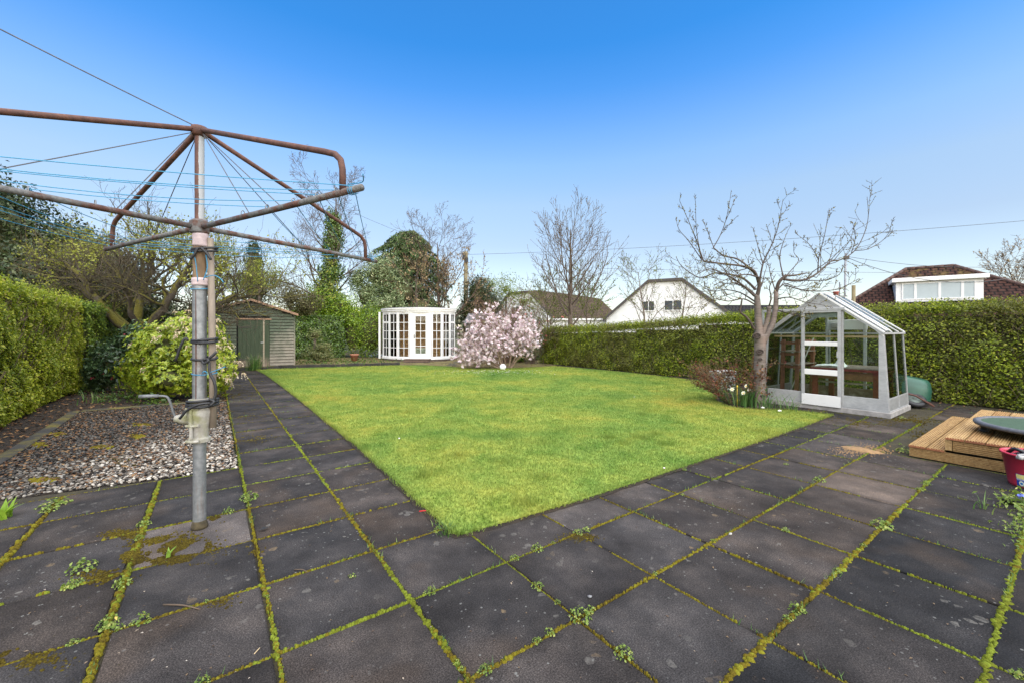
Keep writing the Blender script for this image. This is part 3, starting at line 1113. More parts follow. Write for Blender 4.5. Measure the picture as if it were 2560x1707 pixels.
def m_wood(name, a, b, c, rough=0.75, axis=(1, 1, 14), scale=3):
    t = NT(name)
    v = t.obj()
    rnd = t.info("Random")
    cc = t.node("ShaderNodeCombineXYZ"); t.put(cc.inputs[0], t.math('MULTIPLY', rnd, 30.0)); t.put(cc.inputs[2], t.math('MULTIPLY', rnd, 11.0))
    v = t.vadd(v, cc.outputs[0])
    n = t.noise(t.mapv(v, axis), scale, 6, 0.65, 0.3)
    t.col(t.mix(1.0, t.ramp(n, [(0.3, a), (0.5, b), (0.72, c)]), t.ramp(rnd, [(0, (0.82, 0.82, 0.82)), (1, (1.15, 1.12, 1.1))]), 'MULTIPLY'))
    t.rough(rough); t.bump(n, 0.25, 0.004)
    return t.m
WOODOLD = m_wood("old grey timber", (0.10, 0.075, 0.055), (0.22, 0.17, 0.13), (0.33, 0.27, 0.21), axis=(4, 4, 4))
WOODRED = m_wood("brown painted timber", (0.14, 0.058, 0.034), (0.22, 0.088, 0.05), (0.30, 0.13, 0.075), axis=(5, 5, 5))
WOODDK = m_wood("red painted timber", (0.10, 0.014, 0.012), (0.17, 0.025, 0.02), (0.22, 0.05, 0.04), axis=(5, 5, 5))

# ------------------------------------------------------------------ rotary clothes hoist
HP = Vector((-2.25, 2.97, 0))
hoist = thing("clothes_hoist", "tall rusty rotary clothes hoist with galvanised pole standing on the pale slab", "clothes hoist", HP)
def lathe_part(name, prof, mat, n=20, parent=hoist, **k):
    mb = MB(); mb.lathe(prof, (0, 0, 0), n, **k)
    o = mb.build(name, mat, parent, smooth=False)
    o.data.polygons.foreach_set("use_smooth", np.ones(len(o.data.polygons), bool))
    try:
        m = o.modifiers.new("edge", 'EDGE_SPLIT'); m.split_angle = R(40)
    except Exception:
        pass
    return o
lathe_part("lower_pole", [(0.040, -0.02), (0.040, 0.66)], GALV)
mb = MB()
mb.lathe([(0.052, 0.0), (0.050, 0.02), (0.044, 0.045), (0.041, 0.055)], (0, 0, 0), 18)
mb.build("pole_foot", simple("mossy rust", (0.05, 0.038, 0.018), 0.9, 0.5, 30), hoist, True)
CAST = NT("mossy cast alloy")
cv = CAST.obj()
cz = CAST.sep(cv)
cst = CAST.ramp(CAST.noise(cv, 14, 5, 0.65), [(0.3, (0.22, 0.20, 0.17)), (0.7, (0.42, 0.40, 0.36))])
cst = CAST.mix(CAST.math('MULTIPLY', CAST.ramp(CAST.noise(cv, 6, 4, 0.6), [(0.46, 0.0), (0.62, 1.0)]), 0.75), cst, (0.17, 0.17, 0.05))
CAST.col(cst); CAST.rough(0.7); CAST.bump(CAST.noise(cv, 60, 4), 0.3, 0.005); CAST = CAST.m
hs = lathe_part("winder_housing", [(0.046, 0.615), (0.066, 0.62), (0.068, 0.645), (0.054, 0.655), (0.062, 0.72), (0.073, 0.80), (0.078, 0.84), (0.062, 0.88), (0.055, 0.905),
                (0.066, 0.908), (0.066, 0.925), (0.045, 0.93)], CAST, 22)
mb = MB()
mb.box((0.0, -0.078, 0.77), (0.016, 0.014, 0.24), None, 0, 0.004)
for z in (0.635, 0.745, 0.865):
    mb.tube([(-0.045, -0.066, z), (0.0, -0.078, z), (0.045, -0.066, z)], 0.010, 8)
mb.build("housing_lug", CAST, hs)
mb = MB()
ax = Matrix.Rotation(R(-90), 3, 'Y')
mb.lathe([(0.040, 0.0), (0.038, 0.06), (0.026, 0.09), (0.026, 0.105)], (-0.055, -0.01, 0.785), 16, axis=ax)
mb.build("gear_boss", CAST, hs, True)
crank = MB()
crank.tube(smooth_path([(-0.155, -0.012, 0.785), (-0.172, -0.02, 0.83), (-0.185, -0.03, 0.90), (-0.20, -0.04, 0.945), (-0.235, -0.055, 0.955), (-0.27, -0.07, 0.955)], 4), 0.008, 8)
crank.tube([(-0.245, -0.06, 0.956), (-0.345, -0.10, 0.958)], 0.0125, 10)
crank.build("crank_handle", simple('dark grey iron', (.13, .135, .14), .5, .3, 25), hoist, True)
SLEEVE = GALV
lathe_part("pole_sleeve", [(0.043, 0.92), (0.043, 1.705)], SLEEVE)
mb = MB(); mb.tube([(0.006, -0.0425, 0.93), (0.007, -0.0428, 1.3), (0.005, -0.0425, 1.70)], [0.003, 0.0042, 0.002], 6)
mb.build("rust_seam", RUST, hoist)
lathe_part("pole_collar", [(0.047, 1.70), (0.047, 1.745)], GALV)
BROWN = m_wood("brown stained tube", (0.10, 0.065, 0.035), (0.17, 0.11, 0.06), (0.235, 0.165, 0.10), axis=(8, 8, 2))
lathe_part("brown_pole", [(0.040, 1.745), (0.040, 2.10)], BROWN)
TAPE = simple("pale pink tape", (0.47, 0.37, 0.37), 0.55, 0.25, 25)
for z0, z1, rr in ((2.015, 2.115, 0.046), (1.735, 1.79, 0.051)):
    mb = MB()
    mb.lathe([(rr, z0), (rr + .003, z0 + .012), (rr, z0 + 0.5 * (z1 - z0)), (rr + .003, z1 - .02), (rr, z1)], (0.006, 0, 0), 18)
    mb.build("tape_wrap", TAPE, hoist, True)
lathe_part("lower_hub", [(0.040, 2.10), (0.058, 2.115), (0.06, 2.195), (0.04, 2.21)], RUSTG)
ip = NT("half rusted tube")
iv = ip.obj()
ix = ip.sep(iv)
f = ip.math('GREATER_THAN', ip.math('ADD', ix[0], ip.math('MULTIPLY', ip.noise(iv, 6, 5, 0.7), 0.02)), 0.023)
cr_ = ip.ramp(ip.noise(iv, 18, 6, 0.7), [(0.3, (0.055, 0.023, 0.015)), (0.7, (0.14, 0.055, 0.034))])
ip.col(ip.mix(f, cr_, (0.33, 0.34, 0.35))); ip.rough(0.6)
lathe_part("inner_pole", [(0.029, 2.20), (0.029, 2.82)], ip.m)
mb = MB()
mb.lathe([(0.030, 2.805), (0.05, 2.815), (0.055, 2.85), (0.05, 2.875), (0.02, 2.885)], (0, 0, 0), 16)
mb.build("top_hub", RUST, hoist, True)
ARM0 = math.atan2(-0.478, 0.878)
AL = 1.66
AZ = 2.155
arms = []
for k in range(4):
    a = ARM0 + k * math.pi / 2
    d = Vector((math.cos(a), math.sin(a), 0))
    mb = MB()
    zt = AZ + (0.012 if k == 0 else 0.0)
    mb.tube([d * 0.05 + Vector((0, 0, AZ)), d * 0.9 + Vector((0, 0, AZ + .004)), d * AL + Vector((0, 0, zt))], 0.0185, 10)
    mb.tube([d * (AL + 0.001) + Vector((0, 0, zt)), d * (AL + 0.004) + Vector((0, 0, zt))], 0.0135, 10)
    ar = mb.build("arm", RUSTG, hoist, True)
    for rr in (0.55, 0.82, 1.08, 1.30, 1.46):                       # line hooks on top of the arm
        hk = MB()
        q = d * rr + Vector((0, 0, AZ))
        s_ = Vector((-d.y, d.x, 0))
        hk.tube(smooth_path([q - s_ * .010 + Vector((0, 0, .014)), q - s_ * .010 + Vector((0, 0, .036)), q + Vector((0, 0, .044)), q + s_ * .010 + Vector((0, 0, .036)), q + s_ * .010 + Vector((0, 0, .014))], 2), 0.0028, 5)
        hk.build("line_hook", GALV, ar)
    st = MB()
    pth = [d * 0.03 + Vector((0, 0, 2.85)), d * 0.7 + Vector((0, 0, 2.632)), d * 1.36 + Vector((0, 0, 2.418)), d * 1.45 + Vector((0, 0, 2.385)), d * 1.495 + Vector((0, 0, 2.345)),
           d * 1.51 + Vector((0, 0, 2.29)), d * 1.512 + Vector((0, 0, AZ + 0.01))]
    st.tube(pth, 0.0175, 10)
    st.build("strut", RUST, hoist, True)
WIREM = simple("dull steel wire", (0.08, 0.08, 0.085), 0.5, 0.3, 30, metal=0.4)
for k, rr in ((0, 0.62), (0, 0.95), (1, 0.8), (2, 0.7), (3, 0.45), (3, 1.05)):
    a = ARM0 + k * math.pi / 2
    d = Vector((math.cos(a), math.sin(a), 0))
    mb = MB(); mb.tube([d * 0.045 + Vector((0, 0, 2.82)), d * rr + Vector((0, 0, AZ + 0.02))], 0.0032, 5)
    mb.build("stay_wire", WIREM, hoist)
rl = random.Random(4)
for ri, rr in enumerate((0.82, 1.08, 1.30, 1.46, 1.60)):
    for k in range(4):
        a = ARM0 + k * math.pi / 2; a2 = a + math.pi / 2
        p = Vector((math.cos(a), math.sin(a), 0)) * rr + Vector((0, 0, AZ + 0.03))
        q = Vector((math.cos(a2), math.sin(a2), 0)) * rr + Vector((0, 0, AZ + 0.03))
        sag = rl.uniform(0.01, 0.05)
        pts = [p.lerp(q, t / 8) - Vector((0, 0, sag * 4 * (t / 8) * (1 - t / 8))) for t in range(9)]
        mb = MB(); mb.tube(pts, 0.0024, 5)
        mb.build("clothes_line", BLUETW, hoist)
for k in range(2):                                                      # knots of twine near the arm ends
    a = ARM0 + k * math.pi / 2
    d = Vector((math.cos(a), math.sin(a), 0)); s_ = Vector((-d.y, d.x, 0))
    mb = MB()
    for i in range(3):
        c = d * (1.575 + i * 0.014) + Vector((0, 0, AZ + .006))
        mb.tube([c + s_ * 0.0205 * math.cos(t) + Vector((0, 0, 0.0205 * math.sin(t))) for t in np.linspace(0, 6.28, 11)], 0.0022, 5)
    mb.tube(smooth_path([d * 1.58 + Vector((0, 0, AZ + .02)), d * 1.52 + s_ * .03 + Vector((0, 0, AZ + .06)), d * 1.64 + s_ * .02 + Vector((0, 0, AZ + .05)), d * 1.69 - s_ * .02 + Vector((0, 0, AZ + .07))], 4), 0.003, 5)
    mb.build("twine_knot", BLUETW, hoist, True)
# overhead wire from the hoist top towards the house
mb = MB()
p0, p1 = HP + Vector((0, 0, 2.87)), HP + Vector((0, 0, 2.87)) + Vector((-0.605, -0.67, 0.268)) * 4
mb.tube([p0.lerp(p1, t / 12) - Vector((0, 0, 0.06 * 4 * (t / 12) * (1 - t / 12))) for t in range(13)], 0.004, 5)
tag(mb.build("washing_wire", WIREM, None, loc=tuple(p0)), "thin dark wire running from the hoist top up out of the frame", "wire")
# wooden prop pole tied to the hoist
prop = MB()
pb = HP + Vector((0.075, 0.02, 0))
prop.tube([pb + Vector((0.008, 0, 0.715)), pb + Vector((0.002, 0, 1.3)), pb + Vector((-0.012, 0, 2.08))], [0.0225, 0.0225, 0.021], 12)
tag(prop.build("clothes_prop", m_wood("weathered pole wood", (0.14, 0.115, 0.088), (0.20, 0.165, 0.13), (0.26, 0.22, 0.175), axis=(9, 9, 1.2)), None, True, loc=tuple(pb + Vector((0, 0, 0.715)))),
    "weathered wooden clothes prop tied alongside the hoist pole", "prop")
# ties
def strap(z, label, ends, mat=BLACK, r=0.009, turns=2, rx=0.085, ry=0.05, cx=0.035, cat="strap", nm="strap"):
    mb = MB()
    for i in range(turns):
        mb.tube([HP + Vector((cx + rx * math.cos(t), ry * math.sin(t), z + i * r * 1.7 + 0.008 * math.sin(t * 1 + i))) for t in np.linspace(0, 6.2832, 21)], r, 6)
    for e in ends:
        mb.tube(smooth_path([HP + Vector(q) for q in e], 4), r, 6)
    return tag(mb.build(nm, mat, None, True, loc=tuple(HP + Vector((0, 0, z)))), label, cat, "ties round the hoist pole")
strap(1.335, "upper black rubber strap with one end hanging down left", [[(-0.045, -0.045, 1.345), (-0.06, -0.055, 1.36), (-0.09, -0.06, 1.30), (-0.125, -0.06, 1.20)]])
strap(1.215, "black rubber strap knotted in a loop on the wooden prop with a long tail", [[(0.09, -0.05, 1.21), (0.125, -0.05, 1.235), (0.15, -0.04, 1.265)], [(0.10, -0.045, 1.2), (0.11, -0.05, 1.12), (0.14, -0.045, 1.05), (0.145, -0.04, 0.97), (0.13, -0.045, 0.915)],
      [(0.06, -0.055, 1.20), (0.08, -0.06, 1.185), (0.105, -0.06, 1.20), (0.10, -0.055, 1.215), (0.07, -0.055, 1.21)]], turns=1)
strap(0.885, "thick black strap bound round the winder top with a slanting tail", [[(0.12, -0.05, 0.905), (0.06, -0.085, 0.90), (-0.02, -0.088, 0.86), (-0.075, -0.085, 0.80)], [(0.11, -0.05, 0.93), (0.14, -0.05, 0.915), (0.12, -0.06, 0.885)]], rx=0.095, ry=0.085, cx=0.022, turns=3)
strap(1.985, "short black strap tied just under the pink tape", [[(0.03, -0.055, 2.0), (0.01, -0.06, 1.95), (-0.02, -0.06, 1.915)], [(0.05, -0.055, 2.0), (0.085, -0.05, 1.965), (0.115, -0.045, 1.915)]], turns=2)
strap(1.11, "blue twine tied round pole and prop with its end sticking out right", [[(0.09, -0.05, 1.115), (0.14, -0.05, 1.13), (0.22, -0.05, 1.16)], [(0.06, -0.055, 1.115), (0.08, -0.06, 1.13), (0.10, -0.055, 1.115)]], BLUETW, 0.0030, 1, cat="twine", nm="twine")
strap(1.715, "blue twine looped round the pole collar and hanging up to the hub", [[(-0.01, -0.05, 1.97), (0.01, -0.05, 1.9), (0.025, -0.05, 1.76)], [(0.075, -0.04, 1.95), (0.085, -0.04, 1.86), (0.065, -0.05, 1.77)], [(0.07, -0.045, 1.79), (0.13, -0.04, 1.805), (0.175, -0.04, 1.785), (0.2, -0.04, 1.755)]], BLUETW, 0.0030, 1, rx=0.055, ry=0.052, cx=0.0, cat="twine", nm="twine")

# ------------------------------------------------------------------ glasshouse
GB = Vector((6.15, 6.73, 0))
GROT = math.atan2(0.586, 0.81)
gh = thing("greenhouse", "small aluminium greenhouse with white panels and sliding door beside the bare tree", "greenhouse", GB, GROT)
WG, DG = 1.89, 1.27                             # width of the gable front (local y), depth (local x)
EAV, RDG, IN = 1.37, 2.06, 0.07
# local frame: x into the house, y along the front from the right corner to the left
def ghp(name, mat=ALU, parent=gh, **k):
    return mb.build(name, mat, parent, **k)
mb = MB()
for (p, q) in (((0.0, 0, .05), (0, WG, .05)), ((DG, 0, .05), (DG, WG, .05))):
    mb.box(((p[0] + q[0]) / 2, (p[1] + q[1]) / 2, .035), (0.06, WG + 0.06, 0.09), None, 0, .006)
for y in (0, WG):
    mb.box((DG / 2, y, .036), (DG - 0.062, 0.06, 0.088), None, 0, .006)
ghp("plinth", simple("concrete base", (0.30, 0.28, 0.26), 0.9, 0.3, 10))
# front frame
mb = MB()
def frontp(y, z, x=0.0): return Vector((x, y, z))
def lean(z): return IN * max(0, min(1, (z - .08) / (EAV - .08)))
# tapered white corner post on the right, slim one on the left
mb.prism([(-.012, -.004, .08), (-.012, .125, .08), (-.012, lean(EAV) + .055, EAV), (-.012, lean(EAV) - .004, EAV)], (0.02, 0, 0))
mb.bar((0, WG - 0.012, .08), (0, WG - IN - .012, EAV), .028, .03)
for x in (0.0, DG):
    for (y0, y1) in ((IN, WG / 2), (WG - IN, WG / 2)):
        mb.bar((x, y0, EAV), (x, y1, RDG), 0.03, 0.055, up=(1, 0, 0))
for x in (DG,):
    mb.bar((x, 0.012, .08), (x, IN + .012, EAV), .028, .03)
    mb.bar((x, WG - 0.012, .08), (x, WG - IN - .012, EAV), .028, .03)
for y in (0.612, 1.2215):
    zt = EAV + (RDG - EAV) * (y - IN) / (WG / 2 - IN) if y < WG / 2 else EAV + (RDG - EAV) * (WG - IN - y) / (WG / 2 - IN)
    mb.bar((0.0, y, .08), (0.0, y, zt), .035, .03)
    mb.bar((DG, y, .08), (DG, y, zt), .035, .03)
mb.bar((DG, IN, EAV), (DG, WG - IN, EAV), .025, .03)
mb.bar((0.0, 0, .085), (0, WG, .085), .035, .02)
mb.bar((DG, 0, .085), (DG, WG, .085), .035, .02)
for y, yb in ((IN, 0), (WG - IN, WG)):
    mb.bar((-.03, y, EAV + .004), (DG + .03, y, EAV + .004), .06, .03)
    mb.bar((0, yb, .085), (DG, yb, .085), .02, .028)
mb.bar((-.03, WG / 2, RDG + .01), (DG + .03, WG / 2, RDG + .01), .05, .04)
ghp("frame")
# white gusset at the right eave and gable-top panel
mb = MB()
mb.prism([(-.016, IN - .01, EAV - .05), (-.016, IN + .09, EAV + .04), (-.016, IN + .16, EAV + .16), (-.016, IN - .012, EAV + .045)], (0.006, 0, 0))
mb.build("gusset", WHITE, gh)
zr = 1.80
yl = IN + (zr + .03 - EAV) / (RDG - EAV) * (WG / 2 - IN)
mb = MB()
mb.prism([(-.02, yl - .02, zr + .02), (-.02, WG - yl + .02, zr + .02), (-.02, WG / 2, RDG)], (0.012, 0, 0))
mb.build("gable_panel", ALU, gh)
mb = MB(); mb.box((-.035, 1.22, zr), (0.045, 1.30, 0.05), None, 0, .005); mb.build("door_track", ALU, gh)
mb = MB(); mb.bar((-.03, WG - .005, .08), (-.03, WG - .005, zr + .03), .03, .03); mb.build("track_post", ALU, gh)
mb = MB(); mb.box((-.004, 0.917, zr - .085), (0.012, 0.56, 0.12)); mb.build("header_panel", ALU, gh)
# kick panels
for (y0, y1) in ((0.125, 0.595), (1.24, 1.81)):
    mb = MB(); mb.box((-.004, (y0 + y1) / 2, 0.195), (0.014, y1 - y0, 0.20), None, 0, .004); mb.build("kick_panel", ALU, gh)
# gable glass
def pane(pts, t=0.004, name="glass_pane", mat=GLASSG, parent=gh):
    a, b, c = Vector(pts[0]), Vector(pts[1]), Vector(pts[2])
    n = (b - a).cross(c - a).normalized() * t
    mb = MB(); mb.prism(pts, n)
    return mb.build(name, mat, parent)
def gable_z(y):
    y = min(y, WG - y)
    return EAV + (RDG - EAV) * max(0, (y - IN)) / (WG / 2 - IN)
pane([(0.004, .115, .30), (0.004, .594, .30), (0.004, .594, .735), (0.004, .095, .735)])
pane([(0.004, .095, .74), (0.004, .594, .74), (0.004, .594, EAV), (0.004, .11, EAV)])
pane([(0.004, .11, EAV + .01), (0.004, .594, EAV + .01), (0.004, .594, gable_z(.594) - .04)])
pane([(0.004, 1.24, .30), (0.004, WG - .03, .30), (0.004, WG - .05, .735), (0.004, 1.24, .735)])
pane([(0.004, 1.24, .74), (0.004, WG - .05, .74), (0.004, WG - .1, EAV), (0.004, 1.24, EAV)])
pane([(0.004, 1.24, EAV + .01), (0.004, WG - .1, EAV + .01), (0.004, 1.24, gable_z(1.24) - .04)])
for (y0, y1) in ((.05, .594), (.63, 1.204), (1.24, WG - .05)):
    pane([(DG - .006, y0, .11), (DG - .006, y1, .11), (DG - .006, y1, .735), (DG - .006, y0, .735)])
    pane([(DG - .006, y0, .74), (DG - .006, y1, .74), (DG - .006, y1, EAV - .02), (DG - .006, y0, EAV - .02)])
# side walls: corner posts, mid bar, glazed panes with a grey vent panel at the foot
for side, (yb, yt) in (("right", (0, IN)), ("left", (WG, WG - IN))):
    mb = MB()
    for x in (0.02, DG / 2, DG - .02):
        mb.bar((x, yb, .08), (x, yt, EAV), .026, .022)
    for x0, x1 in ((.035, DG / 2 - .015), (DG / 2 + .015, DG - .035)):
        mb.bar((x0, yb + (yt - yb) * .17, .30), (x1, yb + (yt - yb) * .17, .30), .012, .016)
    mb.build("side_frame", ALU, gh)
    for x0, x1 in ((.035, DG / 2 - .015), (DG / 2 + .015, DG - .035)):
        for z0, z1 in ((.31, .735), (.74, EAV - .02)):
            f0, f1 = (z0 - .08) / (EAV - .08), (z1 - .08) / (EAV - .08)
            pane([(x0, yb + (yt - yb) * f0, z0), (x1, yb + (yt - yb) * f0, z0), (x1, yb + (yt - yb) * f1, z1), (x0, yb + (yt - yb) * f1, z1)])
        mb = MB(); mb.box(((x0 + x1) / 2, yb + (yt - yb) * .09, .195), (x1 - x0, .012, .19)); mb.build("vent_panel", simple("grey aluminium sheet", (0.30, 0.30, 0.295), 0.5, 0.2, 12, metal=.3) if "grey aluminium sheet" not in bpy.data.materials else bpy.data.materials["grey aluminium sheet"], gh)
# roof: bars and panes; one open vent strip on the right slope
for s_ in (0, 1):
    e = (IN - .02) if s_ == 0 else WG - IN + .02
    up = Vector((0, (RDG - EAV) * (-1 if s_ == 0 else 1), WG / 2 - IN)).normalized()
    mb = MB()
    for x in (-.02, DG / 3, 2 * DG / 3, DG + .02):
        mb.bar((x, e, EAV + .02), (x, WG / 2, RDG + .035), .032 if x < 0 or x > DG else .024, .026, up=up)
    mb.build("roof_bar", ALU if s_ else WHITE, gh)
    for i in range(3):
        x0, x1 = i * DG / 3 + .012, (i + 1) * DG / 3 - .012
        ra, rb = Vector((0, e, EAV + .022)), Vector((0, WG / 2, RDG + .035))
        for t0, t1 in ((0, .5), (.505, 1)):
            p, q = ra.lerp(rb, t0), ra.lerp(rb, t1)
            pane([(x0, p.y, p.z), (x1, p.y, p.z), (x1, q.y, q.z), (x0, q.y, q.z)], .004, "roof_pane")
mb = MB()
ra, rb = Vector((0, IN - .02, EAV + .05)), Vector((0, WG / 2 - .02, RDG + .06))
for x in (.14, .33):
    mb.bar((x, ra.y, ra.z), (x, rb.y, rb.z), .05, .012, up=(0, -.6, .8))
mb.build("roof_strip", WHITE, gh)
# sliding door
door = MB()
for y in (0.645, 1.19):
    door.bar((-.045, y, .075), (-.045, y, 1.775), .028, .045, up=(0, 1, 0))
door.build("door_frame", ALU, gh)
for z, h in ((1.185, .075), (.675, .10)):
    mb = MB(); mb.box((-.047, 0.9175, z), (.03, .50, h), None, 0, .006); mb.build("door_rail", WHITE, gh)
mb = MB(); mb.box((-.049, 0.9175, .17), (.022, .588, .20), None, 0, .006); mb.build("door_kick_panel", WHITE, gh)
mb = MB(); mb.box((-.047, 0.9175, 1.758), (.03, .50, .03)); mb.build("door_head", ALU, gh)
for z0, z1 in ((.275, .62), (.728, 1.145), (1.225, 1.74)):
    pane([(-.043, .672, z0), (-.043, 1.163, z0), (-.043, 1.163, z1), (-.043, .672, z1)], .004, "door_pane")
mb = MB(); mb.bar((-.07, .665, .95), (-.07, .665, 1.06), .02, .02); mb.build("door_handle", ALU, gh)
# white sign-like board on the rear frame with a small shelf bracket
mb = MB(); mb.box((DG + .10, 0.93, 1.535), (.02, .67, .20), None, 0, .008)
wb = mb.build("white_board", WHITE, gh)
mb = MB(); mb.box((DG + .06, 1.1, 1.53), (.05, .13, .10), None, 0, .01); mb.build("soap_dish", simple("dull bracket", (.4, .38, .37), .6), wb)
mb = MB()
for y in (.64, 1.23):
    mb.bar((DG + .12, y, 0.0), (DG + .12, y, 1.55), .05, .05)
mb.build("board_post", ALU, gh)

# timber things standing inside the glasshouse
def ghw(x, y, z=0): return gh.matrix_basis @ Vector((x, y, z))
bench = thing("potting_bench", "old potting bench with weathered plank top and red edge inside the greenhouse", "bench", ghw(.70, .62, 0.01), GROT)
mb = MB()
for i, x in enumerate((-.45, -.26, -.07, .12, .31)):
    bb = MB(); bb.box((x, 0.02, .745 + .004 * (i % 2)), (.175, 1.0, .022), None, 0, .004); bb.build("bench_plank", WOODOLD, bench)
mb.box((-.555, 0.02, .715), (.022, 1.0, .045)); mb.build("red_edge", WOODDK, bench)
mb = MB(); mb.box((-.50, .02, .61), (.02, .98, .14)); mb.build("apron_board", WOODRED, bench)
for x, y in ((-.5, -.42), (-.5, .46), (.35, -.42), (.35, .46)):
    bb = MB(); bb.box((x, y, .35), (.06, .08, .70)); bb.build("bench_leg", WOODDK, bench)
for x in (-.48, .3):
    bb = MB(); bb.box((x, .02, .48), (.05, 1.0, .03)); bb.build("bench_rail", WOODOLD, bench)
stg = thing("plant_staging", "brown timber plant staging with slatted shelves at the left of the greenhouse", "staging", ghw(.62, 1.50, 0.01), GROT)
for x, y, h in ((-.42, .14, 1.24), (-.42, -.11, 1.24), (.30, .15, 1.22), (.30, -.12, 1.22)):
    bb = MB(); bb.bar((x, y, 0), (x, y - .03, h), .055, .065); bb.build("upright", WOODRED, stg)
for z in (.74, .985, 1.2):
    for x in (-.42, .30):
        bb = MB(); bb.box((x + .035, .0, z - .03), (.03, .36, .05)); bb.build("crossbar", WOODRED, stg)
for z, m_ in ((.755, WOODOLD), (1.0, WOODOLD)):
    for i in range(3):
        bb = MB(); bb.box((-.05, -.13 + .12 * i, z + .01), (.92, .085, .018)); bb.build("shelf_slat", m_, stg)
bb = MB(); bb.box((-.05, -.17, 1.205), (.85, .03, .07)); bb.build("top_rail", WOODRED, stg)
o = MB(); o.bar(ghw(.34, 1.62, .02), ghw(.55, 1.22, 1.28), .018, .018)
tag(o.build("steel_rod", ALU, None, loc=tuple(ghw(.34, 1.62, .02))), "thin white metal rod leaning inside the greenhouse in front of the staging", "rod")
mb = MB()
for i, (a, b) in enumerate((((.2, .9, 1.33), (.2, .10, 1.335)),)):
    mb.bar((.12, .10, 1.315), (.12, 1.74, 1.315), .02, .035)
mb.build("timber_rail", m_wood("pale batten", (.32, .2, .1), (.45, .3, .16), (.55, .4, .24)), gh)
# crumpled white cloth on the bench
def crumple(name, c, sx, sy, sz, mat, label, cat, seed, rotz=0, peak=None):
    V, Fc, n = [], [], 13
    for i in range(n):
        for j in range(n):
            u, v = i / (n - 1) * 2 - 1, j / (n - 1) * 2 - 1
            q = max(0, 1 - (abs(u) ** 2.5 + abs(v) ** 2.5) * .5)
            z = sz * (q * .55 + .45 * abs(mnoise.noise(Vector((u * 2.2, v * 2.2, seed)))) * (1.4 * q + .1))
            if peak:
                z += peak[2] * max(0, 1 - ((u - peak[0]) ** 2 + (v - peak[1]) ** 2) * 7)
            V.append(Vector((u * sx * (1 + .18 * mnoise.noise(Vector((v * 2, seed, 0)))), v * sy * (1 + .18 * mnoise.noise(Vector((u * 2, seed, 4)))), z)))
    for i in range(n - 1):
        for j in range(n - 1):
            Fc.append((i * n + j, (i + 1) * n + j, (i + 1) * n + j + 1, i * n + j + 1))
    # underside
    k = len(V)
    V += [Vector((v.x, v.y, max(0, v.z - .004) * .0)) for v in V]
    Fc += [tuple(reversed([q + k for q in f])) for f in Fc]
    o = raw_mesh(name, V, Fc, mat, None, False, False)
    o.location = c; o.rotation_euler = (0, 0, rotz)
    return tag(o, label, cat)
crumple("white_cloth", ghw(.42, .88, .765), .13, .23, .05, simple("white sheet", (.75, .75, .74), .8, .06), "crumpled white sheet lying on the potting bench behind the door", "cloth", 2.3, GROT, (0.1, -.5, .12))
mb = MB(); mb.box(tuple(ghw(1.1, .95, .17)), (1.5, .03, .30), Matrix.Rotation(GROT + R(90), 3, 'Z'))
tag(mb.build("scrap_board", m_wood("peeling board", (.16, .1, .08), (.27, .19, .15), (.5, .45, .38), axis=(2, 2, 2)), None, loc=tuple(ghw(1.1, .95, .02))), "peeling brown board standing on edge at the back of the greenhouse floor", "board")

# wheelbarrow tipped on its nose behind the glasshouse
GREENP = simple("green plastic tub", (0.022, 0.085, 0.055), 0.4, 0.2, 6, spec=.5)
WB = Vector((7.62, 8.12, 0))
wb = thing("wheelbarrow", "upturned green plastic wheelbarrow leaning behind the right corner of the greenhouse", "wheelbarrow", WB, R(-40))
V, Fc = [], []
ns, nr = 24, 9
for k in range(nr + 1):
    t = k / nr
    for i in range(ns):
        a = 6.2832 * i / ns
        cx, sx = math.cos(a), math.sin(a)
        ex = 0.62
        sc = 1 - 0.42 * t ** 1.6
        x = .44 * sc * math.copysign(abs(cx) ** ex, cx) + .05 * t
        y = .33 * sc * math.copysign(abs(sx) ** ex, sx)
        rib = .012 * math.sin(t * 22)
        V.append(Vector((x * (1 + rib), y * (1 + rib), .36 * math.sin(t * 1.5708))))
    if k < nr:
        for i in range(ns):
            j = (i + 1) % ns
            Fc.append((k * ns + i, k * ns + j, (k + 1) * ns + j, (k + 1) * ns + i))
Fc.append(tuple(nr * ns + i for i in range(ns)))
rm = Matrix.Rotation(R(12), 3, 'Y')
raw_mesh("tub", [rm @ v + Vector((0, 0, .20)) for v in V], Fc, GREENP, wb, True, False)
mb = MB(); mb.tube([rm @ v + Vector((0, 0, .20)) for v in V[:ns]] + [rm @ V[0] + Vector((0, 0, .20))], .014, 6); mb.build("rim", GREENP, wb, True)
wh = MB()
wr = Matrix.Rotation(R(34), 3, 'X') @ Matrix.Rotation(R(12), 3, 'Y')
wc = Vector((.18, -.40, .14))
wh.tube([wc + wr @ Vector((.14 * math.cos(t), .14 * math.sin(t), 0)) for t in np.linspace(0, 6.2832, 25)], .045, 9)
whl = wh.build("wheel", BLACK, wb, True)
mb = MB(); mb.lathe([(.10, -.03), (.105, .0), (.10, .03)], wc, 18, axis=wr); mb.lathe([(.03, -.05), (.03, .05)], wc, 10, axis=wr); mb.build("wheel_rim", simple("grey green hub", (.12, .15, .13), .5), whl, True)
for y in (-.30, -.46):
    mb = MB(); mb.tube([(-.15, y, .30), (.2, y, .22), (.44, y - .02, .05)], .016, 8); mb.build("handle_tube", RUST, wb, True)

